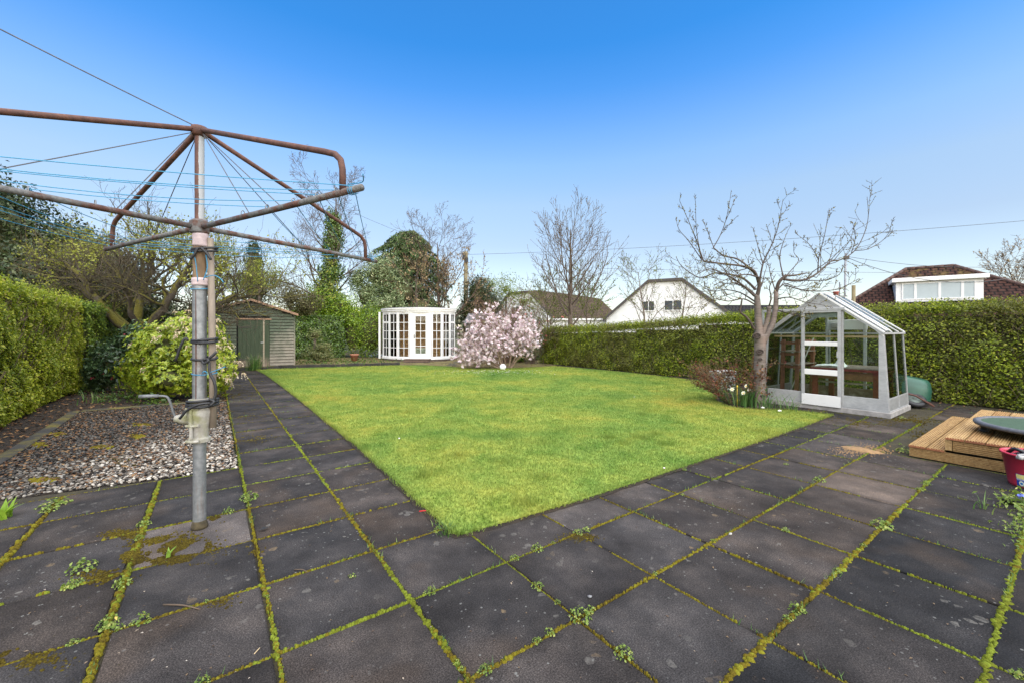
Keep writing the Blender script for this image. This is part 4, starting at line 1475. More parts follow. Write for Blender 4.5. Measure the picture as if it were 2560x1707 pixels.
# ------------------------------------------------------------------ decking with the round trampoline
def m_deck():
    t = NT("decking timber")
    v = t.obj()
    rnd = t.info("Random")
    cc = t.node("ShaderNodeCombineXYZ"); t.put(cc.inputs[1], t.math('MULTIPLY', rnd, 30.0)); t.put(cc.inputs[0], t.math('MULTIPLY', rnd, 7.0))
    v = t.vadd(v, cc.outputs[0])
    n = t.noise(t.mapv(v, (1.3, 14, 14)), 3, 6, 0.65, 0.5)
    c = t.ramp(n, [(0.3, (0.19, 0.105, 0.034)), (0.5, (0.33, 0.20, 0.074)), (0.72, (0.43, 0.29, 0.125))])
    c = t.mix(1.0, c, t.ramp(rnd, [(0, (0.92, 0.85, 0.78)), (0.5, (1, 1, 1)), (1, (1.08, 1.12, 1.2))]), 'MULTIPLY')
    c = t.mix(t.ramp(t.noise(t.mapv(v, (4, 9, 9)), 3.2, 6, 0.75), [(0.60, 0.0), (0.70, 0.85)]), c, (0.10, 0.055, 0.022))
    t.col(c); t.rough(0.7); t.bump(n, 0.3, 0.003)
    return t.m
DECK = m_deck()
DECKEND = m_wood("red brown end grain", (0.16, 0.05, 0.02), (0.25, 0.085, 0.035), (0.36, 0.16, 0.07), axis=(20, 20, 20))
DB = P(10.12, 3.49)
deck = thing("decking", "low two step platform of pale grooved decking boards at the right", "decking", DB, TH)
def dboard(x0, x1, y, z, w=.1365, th=.026, parent=deck, nm="deck_board"):
    """board along local x with seven grooves on its top; red-brown end grain"""
    prof = [(-w / 2, -th), (-w / 2, -.003), (-w / 2 + .003, 0)]
    ng = 7
    for i in range(ng):
        c = -w / 2 + w * (i + .5) / ng
        prof += [(c - .0062, 0), (c - .0042, -.008), (c + .0042, -.008), (c + .0062, 0)]
    prof += [(w / 2 - .003, 0), (w / 2, -.003), (w / 2, -th)]
    n = len(prof)
    V = [(x0, y + p, z + q) for p, q in prof] + [(x1, y + p, z + q) for p, q in prof]
    Fc = [tuple(range(n)), tuple(range(2 * n - 1, n - 1, -1))] + [(i, n + i, n + (i + 1) % n, (i + 1) % n) for i in range(n)]
    m = raw_mesh(nm, V, [tuple(reversed(f)) for f in Fc], [DECK, DECKEND], parent, False, False, None, [1, 1] + [0] * n)
    return m
DL = 2.67
# local y = away along -b, so the step (b 3.49..3.95) is y 0..-.28 and the platform continues to -y
for i in range(2):
    dboard(-.012, DL, -.070 - i * .145, .132)
for i in range(22):
    dboard(-.016, DL, -.36 - i * .1455, .277)
def fascia(x, y0, y1, z, h, ng):
    """grooved board on edge across the front (local y)"""
    prof = [(0, 0)]
    for i in range(ng):
        c = h * (i + .5) / ng
        prof += [(0, c - .0055), (.010, c - .0038), (.010, c + .0038), (0, c + .0055)]
    prof += [(0, h), (.024, h), (.024, 0)]
    V = [(x + q, y0, z + p) for q, p in prof] + [(x + q, y1, z + p) for q, p in prof]
    n = len(prof)
    Fc = [tuple(range(n)), tuple(range(2 * n - 1, n - 1, -1))] + [(i, n + i, n + (i + 1) % n, (i + 1) % n) for i in range(n)]
    return raw_mesh("fascia_board", V, Fc, DECK, deck, False, False)
fascia(.0, -.005, -3.4, .004, .100, 6)
fascia(.0, -.345, -3.4, .1335, .116, 6)
mb = MB(); mb.box((.012, -.315, .19), (.03, .05, .115), None, 0, .003); mb.build("corner_post", DECK, deck)
for (y, z, h) in ((-.012, .055, .10), (-.298, .19, .115)):
    mb = MB(); mb.box((DL / 2 + .02, y, z), (DL - .06, .022, h)); mb.build("side_board", DECK, deck)
mb = MB()
mb.box((DL - .02, -1.95, .125), (.03, 3.1, .24)); mb.build("back_board", DECK, deck)
TC = Vector((5.735, 4.345, .277))
tr = thing("trampoline", "small round trampoline with green mat and dark grey rim on the decking", "trampoline", TC)
RT, ZT = .59, .115
MATG = simple("green mat", (0.045, 0.08, 0.05), 0.75, 0.18, 40, bump=.2, bscale=200, spec=.2)
RIMM = simple("dark grey rim pad", (0.075, 0.08, 0.095), 0.6, 0.35, 30)
mb = MB(); mb.lathe([(.0, ZT - .004), (RT - .05, ZT)], (0, 0, 0), 48, capb=False, capt=False); mb.lathe([(RT - .05, ZT - .004), (0, ZT - .012)], (0, 0, 0), 48, capb=False, capt=False); mb.build("mat", MATG, tr, True)
mb = MB(); mb.lathe([(RT - .062, ZT - .006), (RT - .058, ZT + .012), (RT - .03, ZT + .016), (RT - .004, ZT + .006), (RT, ZT - .012), (RT - .012, ZT - .03), (RT - .05, ZT - .024), (RT - .062, ZT - .006)], (0, 0, 0), 48, capb=False, capt=False)
mb.build("rim", RIMM, tr, True)
for k in range(6):
    a = R(18 + 60 * k)
    mb = MB(); mb.tube([(.52 * math.cos(a), .52 * math.sin(a), ZT - .02), (.50 * math.cos(a), .50 * math.sin(a), .012)], .024, 10); mb.lathe([(.034, 0), (.032, .025)], (.50 * math.cos(a), .50 * math.sin(a), 0), 12)
    mb.build("leg", BLACK, tr, True)

# red bucket full of black coiled plastic
BK = Vector((4.745, 3.735, 0))
bk = thing("bucket", "pinkish red plastic bucket with a blue and yellow sticker holding black plastic", "bucket", BK)
REDP = simple("pinkish red plastic", (0.50, 0.032, 0.065), 0.38, 0.1, 6, spec=.5)
mb = MB(); mb.lathe([(.150, 0.0), (.160, .004), (.165, .03), (.205, .285), (.216, .288), (.216, .302), (.200, .302), (.198, .285), (.160, .03), (.0, .022)], (0, 0, 0), 40, capt=False); mb.build("body", REDP, bk, True)
def on_bucket(a, z, off=.0015):
    r = .165 + (.205 - .165) * (z - .03) / .255 + off
    return Vector((r * math.cos(a), r * math.sin(a), z))
def sticker(z0, z1, a0, a1, c, nm, off):
    mb = MB()
    n = 8
    for i in range(n):
        t0, t1 = a0 + (a1 - a0) * i / n, a0 + (a1 - a0) * (i + 1) / n
        mb.quad(on_bucket(t0, z0, off), on_bucket(t1, z0, off), on_bucket(t1, z1, off), on_bucket(t0, z1, off))
    return mb.build(nm, simple(nm + " print", c, .4, .05), bk, True)
sa0, sa1 = R(179), R(222)
st = sticker(.020, .128, sa0, sa1, (.02, .06, .33), "sticker", .0012)
def substick(z0, z1, a0, a1, c, nm, off):
    o = sticker(z0, z1, a0, a1, c, nm, off); o.parent = st; return o
substick(.086, .125, sa0 + .02, sa1, (.70, .62, .22), "yellow_band", .0024)
substick(.080, .084, sa0 + .02, sa1, (.75, .76, .78), "white_line", .0024)
substick(.072, .0745, sa0 + .02, sa1, (.75, .76, .78), "white_line", .0024)
mb = MB()
for i in range(18):
    t0, t1 = 6.2832 * i / 18, 6.2832 * (i + 1) / 18
    c_ = (sa0 + .20, .045)
    mb.add([on_bucket(c_[0], c_[1], .003), on_bucket(c_[0] + .10 * math.cos(t0), c_[1] + .022 * math.sin(t0), .003), on_bucket(c_[0] + .10 * math.cos(t1), c_[1] + .022 * math.sin(t1), .003)], [(0, 1, 2)])
e1 = mb.build("emblem", simple("pale emblem print", (.72, .74, .60), .4, .05), bk); e1.parent = st
mb = MB()
for i in range(14):
    t0, t1 = 6.2832 * i / 14, 6.2832 * (i + 1) / 14
    mb.add([on_bucket(c_[0], c_[1], .004), on_bucket(c_[0] + .055 * math.cos(t0), c_[1] + .011 * math.sin(t0), .004), on_bucket(c_[0] + .055 * math.cos(t1), c_[1] + .011 * math.sin(t1), .004)], [(0, 1, 2)])
e1 = mb.build("emblem", simple("blue emblem print", (.05, .22, .5), .4, .05), bk); e1.parent = st
ha = R(196)
mb = MB(); mb.box((.222 * math.cos(ha), .222 * math.sin(ha), .29), (.05, .04, .035), Matrix.Rotation(ha, 3, 'Z'), 0, .006)
mb.tube(smooth_path([Vector((.235 * math.cos(ha), .235 * math.sin(ha), .285)), Vector((.262 * math.cos(ha), .262 * math.sin(ha), .318)), Vector((.225 * math.cos(ha + .2), .225 * math.sin(ha + .2), .322)), Vector((.205 * math.cos(ha + .35), .205 * math.sin(ha + .35), .305))], 4), .0045, 6)
mb.build("handle_lug", ALU, bk, True)
mb = MB()
for i in range(4):
    mb.tube([Vector((.02 + (.115 - i * .025) * math.cos(t), (.115 - i * .025) * math.sin(t), .27 + i * .022 + .006 * math.sin(3 * t + i))) for t in np.linspace(0, 6.2832, 25)], .022, 8)
for k in range(9):
    a = rl.uniform(0, 6.28)
    mb.tube(smooth_path([Vector((.17 * math.cos(a), .17 * math.sin(a), .275)), Vector((.12 * math.cos(a + .4), .12 * math.sin(a + .4), .315 + rl.uniform(-.01, .02))), Vector((.06 * math.cos(a + 1), .06 * math.sin(a + 1), .30))], 4), .016, 6)
mb.lathe([(.185, .262), (.10, .285), (0.0, .29)], (0, 0, 0), 20, capb=False, capt=False)
tag(mb.build("black_plastic", simple("shiny black plastic", (.012, .012, .014), .3, .3, 15, spec=.6), None, True, loc=(0, 0, 0)), "coiled shiny black plastic heaped in the red bucket", "plastic").location = BK
# black pipe end on the slabs
pp = MB()
q0, q1 = gr(2504, 1253), gr(2560, 1262)
dq = (q1 - q0)
pp.tube(smooth_path([q0 + Vector((0, 0, .018)), q0.lerp(q1, .35) + Vector((0, 0, .026)), q0.lerp(q1, .8) + Vector((0, 0, .026)), q0 + dq * 1.6 + Vector((.0, .0, .026)), q0 + dq * 2.6 + Vector((0.03, 0.04, .026))], 4),
        [.010] + [.021] + [.025] * 15, 12)
tag(pp.build("rubber_pipe", BLACK, None, True, loc=tuple(q0)), "end of a black rubber pipe lying on the slabs in front of the bucket", "pipe")

# ------------------------------------------------------------------ shed
def m_board():
    t = NT("weathered green boards")
    v = t.obj(); p = t.pos()
    rnd = t.info("Random")
    cc = t.node("ShaderNodeCombineXYZ"); t.put(cc.inputs[0], t.math('MULTIPLY', rnd, 20.0))
    vv = t.vadd(v, cc.outputs[0])
    n = t.noise(t.mapv(vv, (2, 2, 22)), 2.5, 6, 0.7)
    green = t.ramp(n, [(0.3, (0.046, 0.056, 0.036)), (0.55, (0.085, 0.102, 0.066)), (0.75, (0.165, 0.18, 0.13))])
    bare = t.ramp(n, [(0.3, (0.15, 0.135, 0.105)), (0.6, (0.27, 0.235, 0.185)), (0.8, (0.37, 0.33, 0.27))])
    z = t.sep(v)
    wear = t.math('ADD', t.math('ADD', t.math('MULTIPLY', z[0], 0.20), t.math('MULTIPLY', z[2], -0.30)), t.math('MULTIPLY', t.noise(p, 2.2, 6, 0.75), 0.9))
    t.col(t.mix(t.ramp(wear, [(0.48, 0.0), (0.80, 1.0)]), green, bare))
    t.rough(0.85); t.bump(n, 0.4, 0.006)
    return t.m
SHB = m_board()
shed = thing("garden_shed", "weathered green clapboard shed with a plank door at the end of the path", "shed", P(-.93, -24.75), TH)
SW, SHH, SRZ, SD, SZ0 = 2.93, 2.06, 2.55, 2.6, .08    # local x along the front, y away
pitch = (SRZ - SHH) / (SW / 2)
def topz(x): return SRZ - abs(x - SW / 2) * pitch
DX0, DX1, DZ = 1.07, 1.87, 1.83
bh = .118
z = SZ0
while z < SRZ - .03:
    spans = [(0.0, SW)]
    if z < DZ + .02: spans = [(0.0, DX0 - .05), (DX1 + .22, SW)]
    for (x0, x1) in spans:
        z1 = min(z + bh, SRZ)
        if z1 > SHH:
            e0 = SW / 2 - (SRZ - z1) / pitch; e1 = SW / 2 + (SRZ - z1) / pitch
            x0, x1 = max(x0, e0), min(x1, e1)
            if x1 - x0 < .08: continue
        mb = MB()
        mb.prism([(x0, -.040, z + .016), (x0, -.014, z1), (x0, .0, z1), (x0, .0, z + .016)], (x1 - x0, 0, 0))
        ob = mb.build("clapboard", SHB, shed)
    z += bh
mb = MB()
mb.box((.0, SD / 2, SHH / 2 + .04), (.03, SD, SHH - .08)); mb.box((SW, SD / 2, SHH / 2 + .04), (.03, SD, SHH - .08)); mb.box((SW / 2, SD, SHH / 2 + .04), (SW, .03, SHH - .08))
mb.prism([(0.02, .012, SZ0), (SW - .02, .012, SZ0), (SW - .02, .012, SHH - .03), (SW / 2, .012, SRZ - .04), (.02, .012, SHH - .03)], (0, .02, 0))
mb.build("wall", simple('shadow black shed wall', (.012, .012, .010), .9), shed)  # near-black colour paints the shadow lines seen in the clapboard gaps
mb = MB(); mb.bar((SW + .012, -.02, SZ0), (SW + .012, -.02, SHH + .02), .03, .05); mb.bar((-.012, -.02, SZ0), (-.012, -.02, SHH + .02), .03, .05); mb.build("corner_trim", SHB, shed)
FELT = simple("roof felt", (.06, .05, .042), .95, .4, 8)
BARGE = m_wood("bare bargeboard", (.16, .09, .06), (.27, .16, .10), (.36, .23, .15), axis=(3, 3, 6))
for s_ in (-1, 1):
    e = Vector((SW / 2 + s_ * (SW / 2 + .13), -.14, SHH - .13 * pitch + .04)); rdg = Vector((SW / 2, -.14, SRZ + .04))
    nrm = Vector((s_ * pitch, 0, 1)).normalized() * .03
    mb = MB(); mb.prism([e, rdg, rdg + nrm, e + nrm], (0, SD + .3, 0)); mb.build("roof", FELT, shed)
    mb = MB(); mb.prism([e + Vector((0, -.022, -.05)), rdg + Vector((0, -.022, -.05)), rdg + Vector((0, -.022, .036)), e + Vector((0, -.022, .036))], (0, .02, 0)); mb.build("bargeboard", BARGE, shed)
DOORM = NT("green plank door")
dv = DOORM.obj()
dn = DOORM.noise(DOORM.mapv(dv, (26, 2, 1.2)), 2.5, 6, 0.7)
dg = DOORM.ramp(dn, [(0.3, (0.026, 0.038, 0.019)), (0.6, (0.05, 0.068, 0.036)), (0.8, (0.115, 0.13, 0.08))])
dw = DOORM.math('ADD', DOORM.math('MULTIPLY', DOORM.sep(dv)[2], -0.95), DOORM.math('MULTIPLY', DOORM.noise(dv, 2.6, 6, 0.75), 1.15))
DOORM.col(DOORM.mix(DOORM.ramp(dw, [(0.12, 0.0), (0.42, 1.0)]), dg, DOORM.ramp(dn, [(0.3, (0.15, 0.11, 0.08)), (0.7, (0.30, 0.23, 0.17))])))
DOORM.rough(0.85); DOORM.bump(dn, .4, .006); DOORM = DOORM.m
mb = MB(); mb.box(((DX0 + DX1) / 2, -.008, (SZ0 + DZ) / 2), (DX1 - DX0 - .01, .012, DZ - SZ0 - .02))
sdoor = mb.build("door", DOORM, shed)
for i in range(6):
    w = (DX1 - DX0) / 6
    mb = MB(); mb.box((DX0 + w * (i + .5), -.03, (SZ0 + DZ) / 2), (w - .006, .022, DZ - SZ0 - .03), None, 0, .003); mb.build("door_plank", DOORM, sdoor)
IRON = simple("rusty iron", (.05, .04, .032), .7, .4, 30)
for zz in (.36, 1.55):
    mb = MB(); mb.box((DX0 + .22, -.046, zz), (.40, .008, .035)); mb.build("hinge", IRON, sdoor)
for zz in (.98, .66, 1.28):
    mb = MB(); mb.box((DX1 - .03, -.05, zz), (.10 if zz == .98 else .025, .016, .03)); mb.build("latch" if zz == .98 else "bolt", IRON if zz != .98 else ALU, sdoor)
mb = MB(); mb.box(((DX0 + DX1) / 2 + .1, -.034, DZ + .035), (DX1 - DX0 + .36, .03, .055)); mb.build("door_lintel", BARGE, shed)
mb = MB(); mb.bar((DX1 + .02, -.03, SZ0), (DX1 + .02, -.03, DZ), .03, .05); mb.build("door_post", m_wood("pale post", (.2, .16, .11), (.3, .25, .18), (.4, .34, .26)), shed)
mb = MB(); mb.box((DX1 + .125, -.022, (SZ0 + DZ) / 2), (.17, .02, DZ - SZ0)); mb.build("side_plank", DOORM, shed)
mb = MB(); mb.box((SW / 2, .3, .03), (SW + .06, .72, .10)); mb.build("base_slab", KERB, shed)
struct_step = MB(); struct_step.box((0, 0, 0), (1.35, .42, .14), None, 0, .015)
o = struct_step.build("door_step", KERB, None); sp = P(.95, -24.15); o.location = (sp.x, sp.y, .045); o.rotation_euler = (0, 0, TH)
tag(o, "dark concrete step in front of the green shed door", "step")

# ------------------------------------------------------------------ bow-fronted summerhouse
px_f = [958.7, 974.5, 995.4, 1025.3, 1078.0, 1104.5, 1124.0, 1135.5]
def bowY(px):
    t_ = (px - 1047) / 92.0
    return 21.2 - 1.75 * math.sqrt(max(0, 1 - t_ * t_))
front = [Vector(((px - 1280) / F * bowY(px), bowY(px), 0)) for px in px_f]
cenS = Vector((-4.75, 21.3, 0))
SB = Vector((cenS.x, cenS.y, 0))
sh = thing("summerhouse", "white bow fronted summerhouse with glazed door at the back of the lawn", "summerhouse", SB)
zs, zt, zf = .17, 2.26, 2.46
BRICK = simple("brick plinth", (.20, .15, .125), .9, .35, 9, bump=.4)
INT = m_wood("varnished pine panel", (.26, .135, .065), (.36, .20, .10), (.45, .27, .15), axis=(14, 14, 1.5))
backL, backR = Vector((-6.75, 22.3, 0)), Vector((-3.35, 22.9, 0))
plan = front + [backR + Vector((.0, 0, 0)), backL]
fine = [Vector(((px - 1280) / F * bowY(px), bowY(px), 0)) for px in [958.7 + 176.8 * (.5 - .5 * math.cos(math.pi * k / 26)) for k in range(27)]]
plan_fine = fine + plan[-2:]
def plan_off(k):
    c = Vector((sum(p.x for p in plan) / len(plan), sum(p.y for p in plan) / len(plan), 0))
    return [p + (p - c).normalized() * k for p in plan_fine]
def slab_plan(name, z0, z1, off, mat):
    mb = MB(); mb.prism([p + Vector((0, 0, z0)) for p in plan_off(off)], (0, 0, z1 - z0))
    return mb.build(name, mat, sh, world=True)
slab_plan("plinth", -.04, .075, .03, BRICK)
slab_plan("sill", .078, .155, .10, WHITE)
slab_plan("floor", .157, .165, -.06, INT)
def ring_plan(name, z0, z1, oo, oi, mat):
    a_, b_ = plan_off(oo), plan_off(oi)
    n_ = len(a_)
    V = [p + Vector((0, 0, z0)) for p in a_] + [p + Vector((0, 0, z0)) for p in b_] + [p + Vector((0, 0, z1)) for p in a_] + [p + Vector((0, 0, z1)) for p in b_]
    Fc = []
    for i in range(n_):
        j = (i + 1) % n_
        Fc += [(i, j, 2 * n_ + j, 2 * n_ + i), (n_ + j, n_ + i, 3 * n_ + i, 3 * n_ + j), (j, i, n_ + i, n_ + j), (2 * n_ + i, 2 * n_ + j, 3 * n_ + j, 3 * n_ + i)]
    return raw_mesh(name, V, Fc, mat, sh, False, True)
ring_plan("fascia", 2.28, 2.36, .05, -.25, WHITE)
ring_plan("fascia", 2.362, 2.45, .10, -.25, WHITE)
ring_plan("fascia", 2.452, 2.50, .14, -.25, WHITE)
ring_plan("roof", 2.502, 2.53, .12, -.40, simple("grey roof felt", (.22, .22, .23), .9, .2, 5))
slab_plan("added_roof_light", 2.535, 2.545, -.36, GLASS)                 # unseen flat glazing, added to let daylight into the interior
bay = []
def wall(p, q, z0, z1, mat, nm, th=.05):
    d = (q - p).normalized(); n = Vector((-d.y, d.x, 0)) * th
    mb = MB(); mb.prism([p + Vector((0, 0, z0)), q + Vector((0, 0, z0)), q + n + Vector((0, 0, z0)), p + n + Vector((0, 0, z0))], (0, 0, z1 - z0))
    return mb.build(nm, mat, sh, world=True)
wall(backR, backL, .166, 2.279, INT, "back_wall")
wall(plan[-1], plan[0], .166, 2.279, INT, "side_wall")
wall(front[-1], backR, .166, 2.279, INT, "side_wall")
rs_ = random.Random(8)
PANEMESH = {}
for i in range(7):
    p, q = front[i], front[i + 1]
    d = (q - p); L = d.length; d.normalize()
    n = Vector((d.y, -d.x, 0))                      # outward
    if n.y > 0: n = -n
    isdoor = (i == 3)
    def fp(u, z, off=0.0): return p + d * u + n * off + Vector((0, 0, z))
    fr = MB()
    jw = .066 if not isdoor else .15
    if i in (2, 4): jw = .07
    for u in (jw / 2, L - jw / 2):
        fr.bar(fp(u, .157), fp(u, 2.278), jw, .09, up=n)
    fr.bar(fp(jw, .157 + .03), fp(L - jw, .157 + .03), .085, .055)
    fr.bar(fp(jw, 2.278 - .03), fp(L - jw, 2.278 - .03), .085, .055)
    w_ = fr.build("door_surround" if isdoor else "window", WHITE, sh, world=True)
    u0, u1, z0, z1 = jw, L - jw, .217, 2.222
    if isdoor:
        dr = MB()
        sw = .10
        u0, u1, z0 = jw + .005, L - jw - .005, .22
        for u in (u0 + sw / 2, u1 - sw / 2):
            dr.bar(fp(u, z0, .02), fp(u, z1, .02), sw, .06, up=n)
        dr.bar(fp(u0 + sw, z0 + .07, .02), fp(u1 - sw, z0 + .07, .02), .058, .14)
        dr.bar(fp(u0 + sw, z1 - .055, .02), fp(u1 - sw, z1 - .055, .02), .058, .11)
        w_ = dr.build("door", WHITE, sh, world=True)
        hb = MB(); hb.bar(fp(u0 + .05, 1.07, .07), fp(u0 + .05, 1.25, .07), .03, .03); hb.build("door_handle", IRON, w_, world=True)
        u0, u1, z0, z1 = u0 + sw, u1 - sw, z0 + .14, z1 - .11
    ribs = MB()
    rows, cols = 5, 2
    zz = [z0 + (z1 - z0) * k / rows for k in range(rows + 1)]
    if i in (0, 6):                                   # small top light over a taller casement
        ribs.bar(fp(u0, zz[4] + .02, .012), fp(u1, zz[4] + .02, .012), .06, .10)
    for k in range(1, rows):
        ribs.bar(fp(u0, zz[k], .008), fp(u1, zz[k], .008), .03, .028)
    um = (u0 + u1) / 2
    for k in range(rows):
        ribs.bar(fp(um, zz[k] + .0142, .008), fp(um, zz[k + 1] - .0142, .008), .026, .03, up=n)
    ribs.build("glazing_bar", WHITE, w_, world=True)
    for k in range(rows):
        for (a_, b_) in ((u0, um), (um, u1)):
            mb = MB(); mb.prism([fp(a_, zz[k]), fp(b_, zz[k]), fp(b_, zz[k + 1]), fp(a_, zz[k + 1])], n * .004)
            mb.build("pane", GLASS, w_, world=True)
mb = MB(); dp = front[0] + Vector((-.20, .05, 0)); mb.bar((dp.x, dp.y, .06), (dp.x, dp.y, 2.36), .10, .10); mb.build("corner_post", WHITE, sh, world=True)
# chairs and a box inside
PINE = m_wood("pale pine", (.38, .20, .07), (.50, .28, .11), (.58, .36, .17), axis=(4, 4, 4))
def chair(x, y, rz, label):
    c = thing("wooden_chair", label, "chair", (x, y, .166), rz, "chairs inside the summerhouse")
    for sx in (-1, 1):
        for sy in (-1, 1):
            m = MB(); m.box((sx * .18, sy * .18, .21 if sy < 0 else .46), (.04, .04, .42 if sy < 0 else .92)); m.build("leg", PINE, c)
    m = MB(); m.box((0, 0, .44), (.42, .42, .03), None, 0, .005); m.build("seat", PINE, c)
    for z in (.62, .76, .88):
        m = MB(); m.box((0, .18, z), (.34, .02, .06)); m.build("back_slat", PINE, c)
    m = MB(); m.box((0, -.18, .2), (.34, .02, .03)); m.box((0, .18, .2), (.34, .02, .03)); m.build("stretcher", PINE, c)
chair(-5.75, 21.1, .5, "pine chair inside the summerhouse behind the leftmost tall windows")
chair(-5.25, 20.75, -.2, "pine chair inside the summerhouse just left of its door")
chair(-3.75, 20.9, -.4, "pine chair inside the summerhouse just right of its door")
chair(-3.3, 21.5, .3, "pine chair inside the summerhouse at its far right windows")
m = MB(); m.box((0, 0, .2), (.62, .45, .40), None, 0, .03); o = m.build("storage_box", simple("cream box", (.55, .54, .44), .6, .1), None); o.location = (-4.55, 20.6, .168); tag(o, "cream storage box on the summerhouse floor behind the door", "box")
# steps in front
st = thing("timber_step", "low brown timber and brick step below the summerhouse door", "step", (-4.35, 18.75, 0), R(-3))
for i, (y, z, h) in enumerate(((.0, .03, .09), (.22, .075, .13))):
    m = MB(); m.box((0, y, z - .02), (1.12, .2, h), None, 0, .01); m.build("step_block", BRICK, st)
    m = MB(); m.box((0, y - .02, z + h / 2 - .01), (1.2, .24, .035), None, 0, .005); m.build("tread", m_wood("damp brown tread", (.08, .05, .035), (.13, .08, .055), (.19, .12, .08)) if "damp brown tread" not in bpy.data.materials else bpy.data.materials["damp brown tread"], st)
# dark path strip beside
struct(sheet("path", [(p.x, p.y) for p in (gr(1112, 913), gr(1150, 897), gr(1168, 898), gr(1145, 913))], -.004, KERB))
# grey corrugated shed right of the summerhouse
gs = thing("grey_shed", "small grey boarded shed with corrugated roof half hidden right of the summerhouse", "shed", (-2.65, 23.6, 0), R(-8))
GREYB = m_wood("grey boards", (.06, .06, .058), (.10, .10, .095), (.15, .145, .135), axis=(3, 3, 12))
for k in range(12):
    m = MB(); m.prism([(0, -.03, .1 + k * .15), (0, -.01, .26 + k * .15), (0, .02, .26 + k * .15), (0, .02, .1 + k * .15)], (1.9, 0, 0)); m.build("board", GREYB, gs)
m = MB(); m.box((.95, .9, .9), (1.9, 1.7, 1.75)); m.build("wall", GREYB, gs)
V, Fc = [], []
for i in range(49):
    x = -.1 + 2.1 * i / 48
    zc = .025 * math.sin(i * 1.3)
    V += [(x, -.15, 1.86 + zc), (x, 1.0, 2.45 + zc), (x, 1.0, 2.42 + zc), (x, -.15, 1.83 + zc)]
for i in range(48):
    for k in range(4):
        Fc.append((i * 4 + k, i * 4 + 4 + k, i * 4 + 4 + (k + 1) % 4, i * 4 + (k + 1) % 4))
raw_mesh("roof", V, Fc, simple("corrugated sheet", (.11, .11, .115), .8, .3, 9), gs, False, False)

# terracotta pot, plastic bag, ball
PT = gr(886, 902)
pt = thing("flower_pot", "terracotta flower pot with thin bare twigs in front of the dark hedge", "flower pot", PT)
TERRA = simple("terracotta", (.34, .145, .085), .85, .15, 9)
mb = MB(); mb.lathe([(.13, 0), (.175, .26), (.20, .262), (.205, .33), (.185, .33), (.178, .28), (0, .275)], (0, 0, 0), 26, capt=False); mb.build("pot", TERRA, pt, True)
tw = Tree(61)
for i in range(7):
    a = i * .9
    tw.grow(PT + Vector((.05 * math.cos(a), .05 * math.sin(a), .27)), (.4 * math.cos(a), .4 * math.sin(a), 1), .55, .006, 0, [dict(n=5, kids=3, ang=40, ratio=.5, wander=.15), dict(n=3, wander=.2)])
tw.mesh("twigs", simple("twig bark", (.10, .065, .04), .8), pt)
crumple("plastic_bag", tuple(gr(942, 891)), .42, .28, .26, simple("blue grey plastic sheet", (.36, .42, .48), .4, .35, 7, spec=.5), "crumpled blue grey plastic bag on the bed left of the summerhouse", "bag", 7.7, .4)
mb = MB()
nb = 18
prof = [(max(.001, .115 * math.sin(math.pi * k / nb)), .115 - .115 * math.cos(math.pi * k / nb)) for k in range(nb + 1)]
mb.lathe(prof, (0, 0, 0), 28)
o = mb.build("ball", simple("scuffed white ball", (.72, .72, .74), .5, .12, 20), None, True); o.location = gr(1257, 924.5)
tag(o, "white ball lying on the bed at the foot of the magnolia", "ball")
# ------------------------------------------------------------------ houses beyond the hedges
RENDER = simple("white render", (.72, .71, .68), .9, .08, 1.2)
def m_tiles(name, a, b, c, sx, sz, moss=None, mossz=None):
    """courses of small tiles: colour per tile and a scalloped relief, on the real roof slope"""
    t = NT(name)
    uv = t.node("ShaderNodeTexCoord").outputs["UV"]
    bk = t.node("ShaderNodeTexBrick")
    t.put(bk.inputs["Vector"], uv)
    bk.offset = 0.5
    bk.inputs["Scale"].default_value = 1.0
    bk.inputs["Brick Width"].default_value = sx
    bk.inputs["Row Height"].default_value = sz
    bk.inputs["Mortar Size"].default_value = 0.04
    bk.inputs["Color1"].default_value = (*a, 1); bk.inputs["Color2"].default_value = (*b, 1); bk.inputs["Mortar"].default_value = (*c, 1)
    col = t.mix(1.0, bk.outputs[0], t.ramp(t.noise(t.pos(), 1.2, 5, .65), [(0.3, .75), (0.7, 1.25)]), 'MULTIPLY')
    if moss:
        f = t.math('MULTIPLY', t.ramp(t.noise(t.pos(), 1.8, 5, .7), [(.48, 0.0), (.62, 1.0)]), t.ramp(t.math('SUBTRACT', t.sep(t.pos())[2], mossz), [(0, 0.0), (.9, 1.0)]))
        col = t.mix(f, col, moss)
    t.col(col); t.rough(.9); t.b.inputs['Specular IOR Level'].default_value = .12
    s_ = t.sep(uv)
    saw = t.math('FRACT', t.math('DIVIDE', s_[1], sz))
    t.bump(t.math('ADD', t.math('MULTIPLY', saw, -1.0), t.math('MULTIPLY', t.math('SINE', t.math('MULTIPLY', s_[0], 6.2832 / sx)), .35)), .9, .05)
    return t.m
def roof_face(pts, mat, parent, name="roof", thick=.12):
    """one roof slope with real thickness; uv in metres along the eaves (first edge) and up the slope"""
    P_ = [Vector(p) for p in pts]
    ux = (P_[1] - P_[0]).normalized()
    n = ux.cross(P_[-1] - P_[0]).normalized()
    if n.z < 0: n = -n
    uy = n.cross(ux)
    k = len(P_)
    V = P_ + [p - n * thick for p in P_]
    Fc = [tuple(range(k)), tuple(range(2 * k - 1, k - 1, -1))] + [(i, k + i, k + (i + 1) % k, (i + 1) % k) for i in range(k)]
    o = raw_mesh(name, V, Fc, mat, parent, False, False)
    uvl = o.data.uv_layers.new(name="uv")
    for lp in o.data.loops:
        q = V[lp.vertex_index] - P_[0]
        uvl.data[lp.index].uv = (q.dot(ux), q.dot(uy))
    return o
TILEB = m_tiles("black roof tiles", (.020, .019, .020), (.036, .034, .032), (.007, .007, .007), .30, .26)
